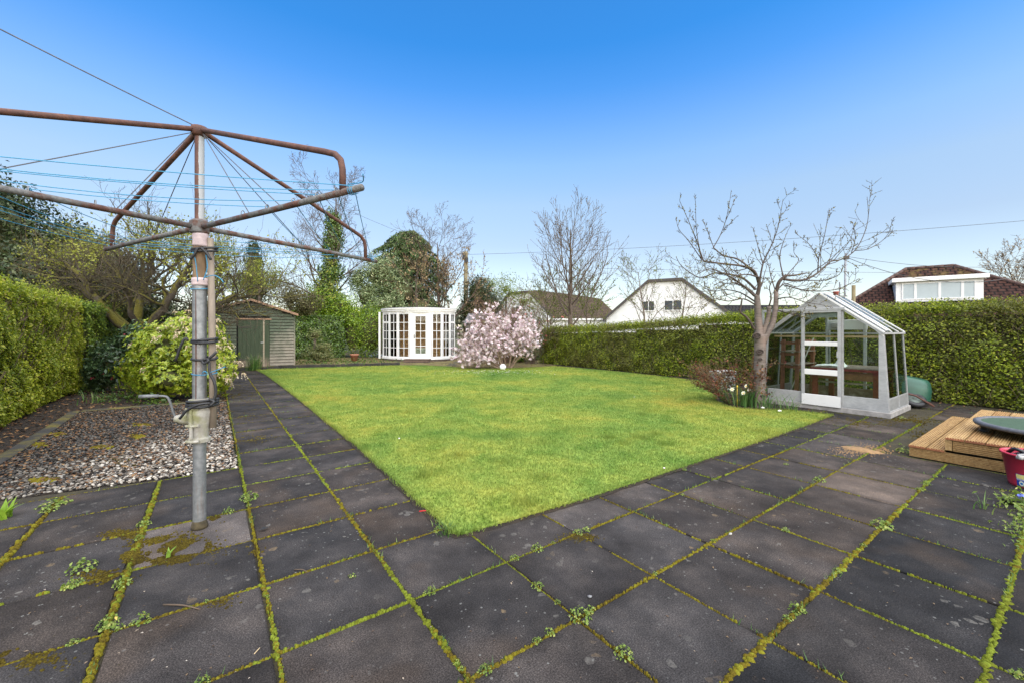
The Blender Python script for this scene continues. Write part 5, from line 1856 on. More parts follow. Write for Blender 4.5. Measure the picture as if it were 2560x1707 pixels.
TILEBR = m_tiles("brown roof tiles", (.075, .052, .034), (.11, .08, .05), (.03, .022, .016), .30, .26)
TILER = m_tiles("red brown roof tiles", (.034, .0150, .0115), (.058, .0265, .019), (.005, .003, .003), .36, .32, (.11, .075, .025), 4.55)
DGLASS = NT("dark window glass"); DGLASS.col((.05, .06, .07)); DGLASS.rough(.06); DGLASS.b.inputs["Specular IOR Level"].default_value = .6; DGLASS = DGLASS.m
BLIND = simple("white blind behind glass", (.40, .45, .46), .25, .05, 2, spec=.5)
FASC = simple("dark fascia", (.06, .05, .045), .7, .2, 4)

def gable_house(name, label, loc, rot, W, D, zE, zR, hip, mat_roof, windows, wallmat=RENDER, flush=.15):
    """local x across the gable, y away; gable wall at y 0; the ridge is clipped by a small hip"""
    h = thing(name, label, "house", loc, rot)
    pit = (zR - zE) / (W / 2)
    hw = hip                                          # half width of the clipped top
    zc = zR - hw * pit
    mb = MB()
    mb.prism([(-W / 2, 0, -.2), (W / 2, 0, -.2), (W / 2, 0, zE), (hw, 0, zc), (-hw, 0, zc), (-W / 2, 0, zE)], (0, .25, 0))
    mb.prism([(-W / 2, D, -.2), (W / 2, D, -.2), (W / 2, D, zE), (hw, D, zc), (-hw, D, zc), (-W / 2, D, zE)], (0, -.25, 0))
    for s_ in (-1, 1):
        mb.box((s_ * (W / 2 - .125), D / 2, zE / 2 - .1), (.248, D - .51, zE + .2))
    mb.build("wall", wallmat, h)
    ov = .25
    e = zE - ov * pit
    hy = hw * 2.5
    zR = zc + .30
    for s_ in (-1, 1):
        a = Vector((s_ * (W / 2 + ov), -flush, e)); b = Vector((s_ * (W / 2 + ov), D + flush, e))
        c = Vector((0, D + flush - hy, zR)); c2 = Vector((s_ * hw, D + flush, zc)); d = Vector((0, -flush + hy, zR)); d2 = Vector((s_ * hw, -flush, zc))
        up = Vector((0, 0, .16))
        roof_face([a + up, b + up, c2 + up, d2 + up], mat_roof, h)
        roof_face([d2 + up, c2 + up, c + up, d + up], mat_roof, h)
        mb = MB(); mb.prism([a + Vector((0, -.02, -.06)), d2 + Vector((0, -.02, -.06)), d2 + Vector((0, -.02, .17)), a + Vector((0, -.02, .17))], (0, .05, 0)); mb.build("bargeboard", FASC, h)
    roof_face([Vector((-hw, -flush, zc + .16)), Vector((hw, -flush, zc + .16)), Vector((0, -flush + hy, zR + .16))], mat_roof, h)
    mb = MB(); mb.box((0, -flush - .01, zc + .06), (2 * hw, .05, .2)); mb.build("bargeboard", FASC, h)
    for (x, z, w, hh) in windows:
        mb = MB()
        for xx in (x - w / 2, x + w / 2): mb.bar((xx, -.03, z - hh / 2), (xx, -.03, z + hh / 2), .07, .07)
        for zz in (z - hh / 2, z + hh / 2): mb.bar((x - w / 2 - .035, -.03, zz), (x + w / 2 + .035, -.03, zz), .065, .07)
        mb.bar((x, -.03, z - hh / 2 + .035), (x, -.03, z + hh / 2 - .035), .05, .05)
        wn_ = mb.build("window", WHITE, h)
        for (x0, x1) in ((x - w / 2 + .035, x - .025), (x + .025, x + w / 2 - .035)):
            mb = MB(); mb.box(((x0 + x1) / 2, -.02, z), (x1 - x0, .02, hh - .07)); mb.build("pane", DGLASS, wn_)
    return h
# white gable house
wl_ = Vector((7.33, 32.0, 0)); wr_ = Vector((14.82, 27.7, 0))
gc_ = (wl_ + wr_) / 2
ang = math.atan2(wr_.y - wl_.y, wr_.x - wl_.x)
Wg = (wr_ - wl_).xy.length
h1 = gable_house("white_house", "white gabled house with black tiled clipped roof and two small dark windows", (gc_.x, gc_.y, 0), ang, Wg, 7, 2.4, 6.0, 1.17, TILEB,
                 [(-1.15, 3.25, .85, .72), (.55, 3.25, 1.2, .72)])
mb = MB(); mb.box((.95, -.06, 2.05), (.26, .1, .14)); mb.build("wall_lamp", IRON, h1)
# lower wing on its right
wg = thing("house_wing", "low wing with black tiled roof running right from the white gabled house", "house", at(1925, 800, 35) * 1.0, 0)
wg.location.z = 0
mb = MB(); mb.box((-.6, 2, 1.2), (8.8, 4, 2.6)); mb.build("wall", RENDER, wg)
roof_face([(-5.2, -.3, 2.3), (4.0, -.3, 2.3), (4.0, 2.2, 3.75), (-5.2, 2.2, 3.75)], TILEB, wg)
roof_face([(4.0, 4.7, 2.3), (-5.2, 4.7, 2.3), (-5.2, 2.2, 3.75), (4.0, 2.2, 3.75)], TILEB, wg)
for x in (-5.1, 3.9):
    mb = MB(); mb.prism([(x, 0, 2.4), (x, 4.4, 2.4), (x, 2.2, 3.6)], (.1, 0, 0)); mb.build("gable_end", RENDER, wg)
# left bungalow behind the magnolia
lc = at(1285, 800, 36); lc.z = 0
gable_house("brown_roofed_house", "white house with brown tiled roof half hidden behind the magnolia and tall bare tree", (.69, 37.3, 0), R(-42), 8.9, 12, 1.9, 5.9, 1.2, TILEBR, [(-.5, 3.2, 1.0, .8)])
lb = at(1440, 800, 33); lb.z = 0
ex = thing("flat_extension", "long low white flat roofed extension behind the hedge left of the white gabled house", "house", lb, R(3))
mb = MB(); mb.box((0, 1.5, 1.1), (5.6, 3, 2.4)); mb.build("wall", RENDER, ex)
mb = MB(); mb.box((0, 1.45, 2.34), (5.9, 3.3, .14)); mb.build("roof", WHITE, ex)

# brown bungalow with the white dormer, right
D0 = Vector((.931 * 27, 27, 0)); dd_ = Vector((.79, -.613, 0)); DLn = 3.85
nb_ = Vector((-.556, -.83, 0))
rb = thing("dormer_bungalow", "brown tiled bungalow with long white dormer window behind the right hedge", "house", D0, math.atan2(dd_.y, dd_.x))
# local: x along the dormer to the right, y away from us
def lz(py, Y): return CAMH + (HY - py) / F * Y
zr_b, ze_b = 5.86, 2.15
x0b, x1b = -4.0, 8.5
yE, yR = -1.4, 4.0
ps = (zr_b - ze_b) / (yR - yE)
mb = MB(); mb.box(((x0b + x1b) / 2, yR, 1.0), (x1b - x0b - .8, 2 * (yR - yE) - .9, 2.4)); mb.build("wall", RENDER, rb)
hxl, hxr = .9, 2.37
roof_face([(x0b, yE, ze_b), (x1b, yE, ze_b), (hxr + .9, yR, zr_b), (hxl, yR, zr_b)], TILER, rb)
roof_face([(x1b, 2 * yR - yE, ze_b), (x0b, 2 * yR - yE, ze_b), (hxl, yR, zr_b), (hxr + .9, yR, zr_b)], TILER, rb)
roof_face([(x0b, 2 * yR - yE, ze_b), (x0b, yE, ze_b), (hxl, yR, zr_b)], TILER, rb)
roof_face([(x1b, yE, ze_b), (x1b, 2 * yR - yE, ze_b), (hxr + .9, yR, zr_b)], TILER, rb)
RIDGE = simple("ridge tile", (.065, .033, .025), .85, .3, 4)
for a, b in (((hxl, yR, zr_b), (hxr + .9, yR, zr_b)), ((x0b, yE, ze_b), (hxl, yR, zr_b)), ((x1b, yE, ze_b), (hxr + .9, yR, zr_b))):
    a, b = Vector(a), Vector(b)
    m_ = int((b - a).length / .42)
    for k in range(m_):
        mb = MB(); mb.tube([a.lerp(b, k / m_) + Vector((0, 0, .0)), a.lerp(b, (k + .97) / m_) + Vector((0, 0, .012))], .12, 8); mb.build("ridge_tile", RIDGE, rb, True)
dz0, dz1 = 3.32, 4.62
dmr = MB()
dmr.box((DLn / 2, 1.6, (dz0 + dz1) / 2), (DLn, 3.2, dz1 - dz0))
dm = dmr.build("dormer", WHITE, rb)
mb = MB(); mb.box((DLn / 2, 1.5, dz1 + .075), (DLn + .4, 3.5, .26), None, 0, .02); mb.build("dormer_roof", WHITE, dm)
mb = MB(); mb.box((DLn / 2, -.09, dz0 - .03), (DLn, .2, .07)); mb.build("dormer_sill", simple("lead flashing", (.45, .45, .46), .6), dm)
xs = [.28, .91, 2.0, 2.98, 3.53]
zz0, zz1 = dz0 + .1, dz1 - .14
for i in range(4):
    x0, x1 = xs[i], xs[i + 1]
    mb = MB()
    for xx in (x0 + .03, x1 - .03): mb.bar((xx, -.035, zz0), (xx, -.035, zz1), .055, .06)
    for zz in (zz0 + .03, zz1 - .03): mb.bar((x0 + .06, -.035, zz), (x1 - .06, -.035, zz), .055, .055)
    wf = mb.build("window_frame", WHITE, dm)
    mb = MB(); mb.box(((x0 + x1) / 2, -.02, (zz0 + zz1) / 2), (x1 - x0 - .12, .03, zz1 - zz0 - .12)); mb.build("window_pane", BLIND, wf)
# row of larger tiles just under the dormer
for k in range(22):
    mb = MB(); x = -.2 + k * .2
    y = -.12; zt_ = ze_b + (y - yE) * ps
    mb.tube([(x, y - .18, zt_ - .18 * ps + .06), (x, y + .1, zt_ + .1 * ps + .06)], .085, 8); mb.build("roll_tile", RIDGE, rb, True)

# chimney stack, mast, posts
cp = at(2090, 745, 24); cp.z = 0
ch = thing("chimney", "small red chimney pot on a brick stack showing over the greenhouse roof", "chimney", cp)
mb = MB(); mb.box((0, 0, 1.5), (.6, .6, 3.1)); mb.build("stack", BRICK, ch)
mb = MB(); mb.lathe([(.14, 3.05), (.15, 3.1), (.125, 3.2), (.125, 3.62), (.15, 3.64), (.15, 3.70), (.10, 3.70)], (0, 0, 0), 16); mb.build("chimney_pot", simple("red clay pot", (.30, .075, .05), .8), ch, True)
mp = at(2110, 750, 20); mp.z = 0
mast = thing("aerial_mast", "slim grey mast carrying telephone wires behind the bare tree and greenhouse", "mast", mp)
top_ = at(2114, 634, 20)
mb = MB(); mb.tube([mp, Vector((top_.x, top_.y, top_.z))], .045, 8); mb.build("pole", simple("grey steel", (.2, .21, .23), .5), mast, True, True)
mb = MB(); mb.box(tuple(at(2116, 645, 20)), (.2, .12, .16)); mb.build("wire_bracket", IRON, mast, False, True)
wp = at(2134, 750, 22); wp.z = 0
mb = MB(); mb.tube([wp, at(2134, 714, 22)], .085, 8)
tag(mb.build("wooden_post", m_wood("pole wood", (.12, .09, .04), (.19, .15, .07), (.26, .21, .11), axis=(8, 8, 1)), None, True, True, loc=tuple(wp)), "short brown wooden post showing over the hedge right of the grey mast", "post")
wp2 = at(2098, 750, 26); wp2.z = 0
mb = MB(); mb.tube([wp2, at(2099, 706, 26)], .03, 6)
tag(mb.build("aerial_pole", simple("dark steel", (.08, .08, .09), .5), None, True, True, loc=tuple(wp2)), "thin dark aerial pole just left of the grey mast", "mast")
tp = at(1163, 800, 30); tp.z = 0
tg = thing("telegraph_pole", "mossy wooden telegraph pole with black junction boxes behind the magnolia", "telegraph pole", tp)
mb = MB(); mb.tube([tp, at(1165, 630, 30)], [.17, .13], 10); mb.build("pole", m_wood("green pole wood", (.10, .085, .04), (.16, .135, .07), (.22, .19, .11), axis=(8, 8, 1)), tg, True, True)
for (x, y) in ((1159.5, 641), (1167, 651)):
    mb = MB(); q = at(x, y, 29.8); mb.box(tuple(q), (.2, .2, .42), None, 0, .03); mb.build("junction_box", BLACK, tg, False, True)

WIRE = simple("telephone wire", (.045, .045, .05), .6)
def wire(a, b, sag, r, label):
    pts = [a.lerp(b, t / 20) - Vector((0, 0, sag * 4 * (t / 20) * (1 - t / 20))) for t in range(21)]
    mb = MB(); mb.tube(pts, r, 4)
    return tag(mb.build("overhead_wire", WIRE, None, True, True, loc=tuple(a)), label, "wire", "overhead telephone wires")
wire(at(1167, 637, 30), at(2760, 535, 20), .30, .010, "long overhead wire crossing behind the bare tree up to the right edge")
wire(at(2118, 642, 20), at(2700, 640, 26), .62, .010, "slack upper wire from the grey mast towards the right edge above the dormer house")
wire(at(2119, 645, 20), at(2660, 655, 22), 1.15, .014, "deeply sagging thick wire from the grey mast across the dormer house roof")
wire(at(1500, 672, 34), at(2700, 682, 40), .15, .012, "faint level wire low over the white gabled house")
wire(at(1167, 633, 30), at(760, 470, 26), .4, .009, "wire rising left from the telegraph pole past the dark conifer")

# ------------------------------------------------------------------ hedges
LEAF_HL = leafmat("golden privet leaf", [(0, (.085, .115, .012)), (.35, (.205, .26, .016)), (.7, (.36, .41, .028)), (.93, (.52, .53, .06)), (1, (.55, .45, .15))], .42, .45, (.13, .185, .02), pscale=1.3)  # the nearer left hedge's own yellow green
LEAF_HD = leafmat("dark green hedge leaf", [(0, (.035, .065, .010)), (.5, (.105, .165, .017)), (.9, (.20, .28, .028)), (1, (.31, .36, .045))], .42, .25)  # own darker green of the farther left hedge
LEAF_HR = leafmat("clipped privet leaf", [(0, (.05, .07, .010)), (.4, (.14, .19, .012)), (.75, (.26, .33, .018)), (.95, (.43, .48, .035)), (1, (.50, .46, .07))], .42, .4, (.13, .105, .04), pscale=.9)
TWIG = simple("hedge twig", (.10, .072, .045), .9, .35, 9)
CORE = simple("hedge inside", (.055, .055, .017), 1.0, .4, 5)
def hedge(name, label, a, b, depth, z1, n, size, mat, seed, shoot=0, core_in=.16, tops=None, z0=.0, twigs=700, endcaps=True):
    """a: front foot start, b: front foot end (world xy), depth: to the right-hand side of a->b negative"""
    g = rng_(seed)
    a, b = Vector((a[0], a[1], 0)), Vector((b[0], b[1], 0))
    L = (b - a).length
    d = (b - a).normalized()
    nrm = Vector((d.y, -d.x, 0))                           # outward (front) normal
    if depth < 0: nrm = -nrm
    dp = abs(depth)
    root = thing(name, label, "hedge", tuple(a))
    areas = np.array([L * z1, L * dp, dp * z1 if endcaps else 0.0])
    cnt = (n * areas / areas.sum()).astype(int)
    Q, N = [], []
    dn, nn = np.array(d), np.array(nrm)
    up = np.array([0, 0, 1.0])
    def ztop(u): return np.full(np.shape(u), z1) if tops is None else np.interp(u, [t[0] for t in tops], [t[1] for t in tops])
    # front
    u = g.uniform(0, L, cnt[0]); v = g.uniform(0, 1, cnt[0])
    zt = ztop(u)
    rnd_ = .18 * np.clip((v - .8) / .2, 0, 1) ** 2
    base = np.array(a) + u[:, None] * dn + (v * zt)[:, None] * up
    off = -rnd_ - .04 * (1 - np.clip(v / .25, 0, 1)) ** 2 + .075 * sinnoise(base, seed, 2.6) + .075 * sinnoise(base, seed + 3, 6) - np.abs(g.normal(size=len(u))) * .05
    Q.append(base + off[:, None] * nn); N.append(np.tile(nn + up * .35, (len(u), 1)))
    # top
    u = g.uniform(0, L, cnt[1]); w = g.uniform(0, dp, cnt[1])
    base = np.array(a) + u[:, None] * dn - w[:, None] * nn + ztop(u)[:, None] * up
    off = .05 * sinnoise(base, seed + 1, 2.2) + .05 * sinnoise(base, seed + 4, 8) - np.abs(g.normal(size=len(u))) * .05 - .12 * (1 - np.clip(w / .2, 0, 1)) ** 2
    Q.append(base + off[:, None] * up); N.append(np.tile(up + nn * .1, (len(u), 1)))
    if endcaps:
        m = cnt[2] // 2
        for (e, s_) in ((0, -1), (L, 1)):
            w = g.uniform(0, dp, m); v = g.uniform(0, 1, m)
            base = np.array(a) + e * dn - w[:, None] * nn + (v * ztop(np.full(m, e)))[:, None] * up
            off = .06 * sinnoise(base, seed + 2, 3) - np.abs(g.normal(size=m)) * .05
            Q.append(base + (s_ * off)[:, None] * dn); N.append(np.tile(dn * s_ + up * .3, (m, 1)))
    Q, N = np.concatenate(Q), np.concatenate(N)
    k = Q[:, 2] > z0 + .01
    Q, N = Q[k], N[k]
    V, Fc = leaves(g, Q, size, .62, unit(N + up * .5), .58)
    parts = [(V, Fc)]
    if shoot:                                              # fresh shoots standing up along the top
        us = g.uniform(0, L, shoot); ws = g.uniform(0, dp, shoot)
        B = np.array(a) + us[:, None] * dn - ws[:, None] * nn + ztop(us)[:, None] * up
        hgt = g.uniform(.04, .20, shoot) ** 1.0
        for i in range(6):
            t_ = (i + .5) / 6
            C = B + up * (hgt * t_)[:, None] + g.normal(size=B.shape) * .016
            parts.append(leaves(g, C, size * .95, .5, None, 0, np.tile(up, (len(C), 1)), .45))
    V, Fc = joinvf(parts)
    raw_mesh("foliage", V, Fc, mat, root, False, True)
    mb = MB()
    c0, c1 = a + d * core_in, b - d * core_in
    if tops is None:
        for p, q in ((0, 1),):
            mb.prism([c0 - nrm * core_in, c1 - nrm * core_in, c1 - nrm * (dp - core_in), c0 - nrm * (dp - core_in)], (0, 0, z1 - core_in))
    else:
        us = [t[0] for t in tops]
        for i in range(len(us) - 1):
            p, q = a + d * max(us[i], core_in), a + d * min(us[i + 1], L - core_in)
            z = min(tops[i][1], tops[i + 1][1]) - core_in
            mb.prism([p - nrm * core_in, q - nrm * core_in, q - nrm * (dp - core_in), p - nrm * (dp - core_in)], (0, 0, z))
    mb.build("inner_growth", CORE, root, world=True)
    # bare twigs showing in the face
    mb = MB()
    r = random.Random(seed)
    for i in range(twigs):
        u = r.uniform(0, L); z = r.uniform(.02, z1 * .95)
        p = a + d * u - nrm * r.uniform(.04, .14) + Vector((0, 0, z))
        q = p + d * r.uniform(-.13, .13) + Vector((0, 0, r.uniform(.08, .35))) + nrm * r.uniform(.0, .12)
        if q.z > z1: continue
        mb.tube([p, p.lerp(q, .5) + d * r.uniform(-.03, .03), q], [.006, .005, .003], 3, cap=False)
    mb.build("twigs", TWIG, root, world=True)
    return root
# left hedge: a bright nearer length, a darker one beyond
hl0 = Vector((-7.40 + .6 * 3.6, 5.96 - .8 * 3.6, 0)); hl1 = Vector((-7.40 - .6 * 5.2, 5.96 + .8 * 5.2, 0)); hl2 = Vector((-7.40 - .6 * 12.2, 5.96 + .8 * 12.2, 0))
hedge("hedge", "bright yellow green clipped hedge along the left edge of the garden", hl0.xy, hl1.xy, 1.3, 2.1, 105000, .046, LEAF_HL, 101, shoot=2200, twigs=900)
off_ = Vector((-.8, -.6, 0)) * -.12
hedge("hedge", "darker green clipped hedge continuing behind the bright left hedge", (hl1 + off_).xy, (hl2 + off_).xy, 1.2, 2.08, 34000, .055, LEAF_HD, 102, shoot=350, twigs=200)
# right hedge
hr0, hr1 = Vector((1.2, 18.5, 0)), Vector((12.6, 2.2, 0))
Lr = (hr1 - hr0).length
hedge("hedge", "long clipped privet hedge along the right side behind the greenhouse", hr0.xy, hr1.xy, 1.15, 1.8, 150000, .046, LEAF_HR, 103, shoot=5200, twigs=1900,
      tops=[(0, 1.48), (2.6, 1.52), (5.2, 1.62), (7.5, 1.76), (9.5, 1.86), (12.5, 1.88), (16, 1.86), (Lr, 1.86)])
# ivy hedge at the back between shed and summerhouse
LEAF_IVY = leafmat("ivy leaf", [(0, (.03, .06, .012)), (.5, (.075, .135, .022)), (.9, (.15, .24, .034)), (1, (.27, .34, .08))], .3, .15, spec=.5)
LEAF_LAU = leafmat("bright evergreen leaf", [(0, (.07, .13, .012)), (.5, (.17, .28, .02)), (.9, (.29, .41, .03)), (1, (.42, .48, .05))], .35, .3, spec=.5)
hi0, hi1 = at(705, 800, 20.5).xy, at(862, 800, 22.3).xy
hedge("ivy_hedge", "dark ivy covered hedge between the green shed and the flower pot", hi0, hi1, 1.2, 2.1, 15000, .085, LEAF_IVY, 104, twigs=60, tops=[(0, 2.05), (1.6, 2.25), (3.9, 2.15)])
bl = [((-7.75, 22.7, 1.35), (.95, .9, 1.5)), ((-8.7, 22.9, 1.2), (.9, .8, 1.25)), ((-7.3, 23.2, 1.7), (.7, .8, 1.1))]
t_ = thing("laurel_bush", "bright green bushy evergreen against the left side of the summerhouse", "bush", (-7.9, 22.9, 0))
crown("foliage", bl, 11000, .085, LEAF_LAU, t_, 105, shell=.45, rough=.25); core("inner_growth", bl, CORE, t_)
# background hedge line right of the summerhouse and behind magnolia (low)
# ------------------------------------------------------------------ trees
BARK = simple("grey brown bark", (.13, .10, .075), .9, .35, 9, bump=.5, bscale=40)
BARKD = simple("dark bark", (.085, .062, .045), .9, .35, 9, bump=.5, bscale=40)
TWIGB = simple("fine brown twigs", (.095, .066, .046), .9, .3, 3)
def m_mossbark():
    t = NT("mossy bark")
    c = t.ramp(t.noise(t.pos(), 12, 5, .65), [(.3, (.035, .027, .02)), (.7, (.10, .08, .06))])
    nz = t.sep(t.node("ShaderNodeNewGeometry").outputs["Normal"])[2]
    f = t.math('ADD', t.math('MULTIPLY', nz, .30), t.noise(t.pos(), 2.4, 5, .7))
    c = t.mix(t.ramp(f, [(.43, 0.0), (.56, 1.0)]), c, t.ramp(t.noise(t.pos(), 30, 4, .6), [(.3, (.07, .06, .008)), (.7, (.17, .15, .02))]))
    t.col(c); t.rough(.95); t.bump(t.noise(t.pos(), 45, 5, .7), .6, .02)
    return t.m
MOSSBARK = m_mossbark()

# old mossy apple tree in front of the shed
ap = Vector((-11.25, 12.5, 0))
apple = thing("apple_tree", "old mossy apple tree with gnarled low limbs and a mass of budding twigs", "tree", ap)
T = Tree(201)
trunk = [ap + Vector(v) for v in ((0, 0, -.05), (.02, 0, .45), (-.05, .02, .95), (-.02, 0, 1.30))]
T.br.append((trunk, [.24, .19, .185, .19], 0))
limbs = [  # (points relative to the trunk foot, start radius)
    ([(-.05, 0, 1.2), (-.55, -.1, 1.65), (-1.15, -.2, 2.3), (-1.55, -.2, 3.0), (-2.1, -.1, 3.35)], .15),
    ([(0, 0, 1.3), (-.25, .2, 1.9), (-.2, .3, 2.7), (.05, .3, 3.4), (.2, .2, 4.1)], .14),
    ([(0, 0, 1.25), (.5, -.15, 1.65), (1.0, -.25, 2.3), (1.35, -.2, 3.0), (1.7, -.1, 3.6)], .15),
    ([(0, 0, 1.1), (.7, -.2, 1.45), (1.5, -.35, 1.75), (2.3, -.4, 2.05), (3.1, -.3, 2.5)], .15),
    ([(.05, 0, 1.2), (.9, .3, 1.75), (1.9, .35, 2.15), (2.9, .4, 2.5), (3.7, .2, 2.55)], .10),
    ([(-.05, 0, 1.15), (-.8, .3, 1.7), (-1.6, .5, 2.25), (-2.3, .5, 2.7)], .09),
    ([(0, 0, 1.3), (.1, -.4, 1.9), (.35, -.8, 2.5), (.3, -1.1, 3.1)], .09),
]
spec = [dict(), dict(n=7, kids=13, t0=.42, ang=52, ratio=.52, fall=.30, rr=.50, wander=.2, up=.05), dict(n=6, kids=8, t0=.15, ang=48, ratio=.55, rr=.55, wander=.22, up=.10, fall=.4), dict(n=5, kids=6, ang=45, ratio=.55, wander=.22, up=.12, rr=.6, t0=.15, fall=.3), dict(n=3, wander=.22, up=.12)]
for pts, r0 in limbs:
    q = smooth_path([ap + Vector(v) for v in pts], 4)
    q = [p + T.rv() * .025 for p in q]
    L = sum((q[i + 1] - q[i]).length for i in range(len(q) - 1))
    rad = [r0 * (1 - .68 * i / (len(q) - 1)) for i in range(len(q))]
    T.br.append((q, rad, 1))
    T.kids(q, rad, L, 1, spec)
T.mesh("trunk", MOSSBARK, apple, sides=(12, 9, 5, 3, 3), levels=(0, 1, 2))
T.mesh("twigs", simple("mossy twigs", (.070, .055, .034), .9, .35, 2), apple, minr=.0035, sides=(8, 6, 3, 3, 3), levels=(3, 4))
# upright whippy shoots
W = Tree(202)
Qs, _ = T.points(90, (2,), 5)
for p in Qs:
    if p[2] > 2.8: W.grow(p, (W.r.gauss(0, .12), W.r.gauss(0, .12), 1), W.r.uniform(.5, 1.3), .007, 0, [dict(n=4, wander=.05)])
W.mesh("shoots", TWIGB, apple, minr=.003, sides=(3,))["kind"] = "stuff"
LEAF_AP = leafmat("young apple leaf", [(0, (.13, .145, .018)), (.5, (.24, .26, .03)), (1, (.36, .355, .065))], .5, .4)
Qa, Da = T.points(22000, (3, 4), 7, .05)
keepa = (sinnoise(Qa, 77, .9) > -.05 + np.clip((-12.0 - Qa[:, 0]) * .12, 0, .35)) & ~((Qa[:, 0] > -10.2) & (Qa[:, 2] < 2.15)) & ~((Qa[:, 0] < -13.6) & (rng_(78).random(len(Qa)) < .6))
V, Fc = leaves(rng_(8), Qa[keepa], .07, .6, None, 0)
raw_mesh("leaves", V, Fc, LEAF_AP, apple, False, True)

# dark evergreen at the far left
LEAF_DK = leafmat("dark holly leaf", [(0, (.012, .024, .010)), (.45, (.028, .05, .018)), (.85, (.058, .088, .03)), (.97, (.11, .14, .05)), (1, (.22, .25, .12))], .4, .1, (.035, .04, .012), spec=.3, pscale=.7)
dk = thing("holly_tree", "large dark evergreen tree towering behind the left hedge", "tree", (-18.2, 14.6, 0))
lob = [((-19.0, 14.8, 4.2), (2.4, 2.0, 2.9)), ((-17.2, 14.4, 3.6), (1.9, 1.8, 2.3)), ((-16.0, 14.2, 2.8), (1.5, 1.6, 1.9)), ((-20.2, 15, 3.0), (2.2, 2, 2.8)), ((-17.6, 13.8, 5.0), (1.25, 1.2, 1.3)), ((-14.9, 14.4, 2.2), (1.3, 1.3, 1.5)), ((-16.8, 13.5, 1.9), (1.8, 1.3, 1.6)), ((-15.3, 14.7, 3.5), (1.6, 1.4, 1.7)), ((-14.3, 15.0, 2.5), (1.3, 1.2, 1.6)), ((-18.3, 13.8, 5.6), (1.5, 1.3, 1.5))]
crown("foliage", lob, 78000, .135, LEAF_DK, dk, 210, asp=.5, shell=.5, rough=.34, clump=1.6)
core("inner_growth", lob, CORE, dk, .66)
mb = MB(); mb.tube([(-18.2, 14.6, -.05), (-18.2, 14.6, 2.5)], [.3, .2], 10); mb.build("trunk", BARKD, dk, True, True)
dk2 = thing("dark_shrub", "dark evergreen shrubs under the apple tree at the end of the left hedge", "shrub", (-13.5, 15.6, 0))
lob = [((-14.2, 15.6, 1.9), (1.3, 1.2, 1.6)), ((-12.9, 16.2, 1.4), (1.2, 1.1, 1.3))]
crown("foliage", lob, 11000, .10, LEAF_DK, dk2, 211, shell=.5, rough=.3); core("inner_growth", lob, CORE, dk2)

def bare_tree(name, label, foot, height, seed, spec, r0, bark, twigmat, cat="tree", lean=(0, 0, 1), group=None, minr=.006, trunk_frac=None):
    root = thing(name, label, cat, tuple(foot), 0, group)
    T = Tree(seed)
    T.grow(foot, lean, height, r0, 0, spec)
    T.mesh("trunk", bark, root, sides=(9, 6, 4), levels=(0, 1))
    T.mesh("branches", twigmat, root, minr=minr, sides=(6, 5, 4, 3, 3), levels=(2, 3, 4))
    return root, T
# tall bare tree centre right
f_ = at(1424, 812, 21.5); f_.z = 0
up_spec = [dict(n=10, kids=24, t0=.22, ang=50, ratio=.54, fall=.72, rr=.42, wander=.03, up=.02, tip=.12), dict(n=7, kids=9, t0=.15, ang=32, ratio=.5, rr=.5, wander=.06, up=.11, fall=.5), dict(n=5, kids=4, ang=34, ratio=.55, wander=.08, up=.10, rr=.6), dict(n=4, wander=.08, up=.08)]
bt, T = bare_tree("bare_tree", "tall bare tree with upswept fan of budding branches behind the hedge in the centre", f_, 6.9, 221, up_spec, .16, BARKD, TWIGB, minr=.0065)
Q, D = T.points(2600, (2, 3), 3, .01)
V, Fc = leaves(rng_(3), Q, .06, .5, None, 0, D, .5); raw_mesh("buds", V, Fc, leafmat("brown bud", [(0, (.10, .07, .03)), (1, (.24, .20, .07))], .7, .1), bt, False, True)
# small bare trees in front of the white house
LEAF_Y = leafmat("young green leaf", [(0, (.10, .14, .02)), (1, (.26, .30, .06))], .5, .4)
for i, (px, Y, hh, sd, lab, nl) in enumerate(((1608, 22, 4.6, 231, "small bare tree with pale stem before the white gabled house, left one", 900), (1700, 23, 4.2, 232, "thin bare sapling before the white gabled house, right one", 500), (1470, 25, 4.1, 233, "low bushy bare tree between the tall bare tree and the white gabled house", 4200), (1375, 24, 3.8, 234, "low bushy bare tree just left of the tall bare tree before the brown roof", 3200))):
    f_ = at(px, 812, Y); f_.z = 0
    b_, T = bare_tree("small_tree", lab, f_, hh, sd, [dict(n=8, kids=15, t0=.2, ang=45, ratio=.55, fall=.5, rr=.45, wander=.06, up=.03, tip=.15), dict(n=6, kids=7, ang=40, ratio=.5, wander=.12, up=.08, rr=.5, t0=.2), dict(n=4, kids=4, ang=40, ratio=.55, wander=.14, up=.06), dict(n=3, wander=.15)], .075, BARK, TWIGB, minr=.006)
    Q, D = T.points(nl, (1, 2, 3), 3, .02)
    V, Fc = leaves(rng_(sd), Q, .075, .5, None, 0); raw_mesh("leaves", V, Fc, LEAF_Y, b_, False, True)
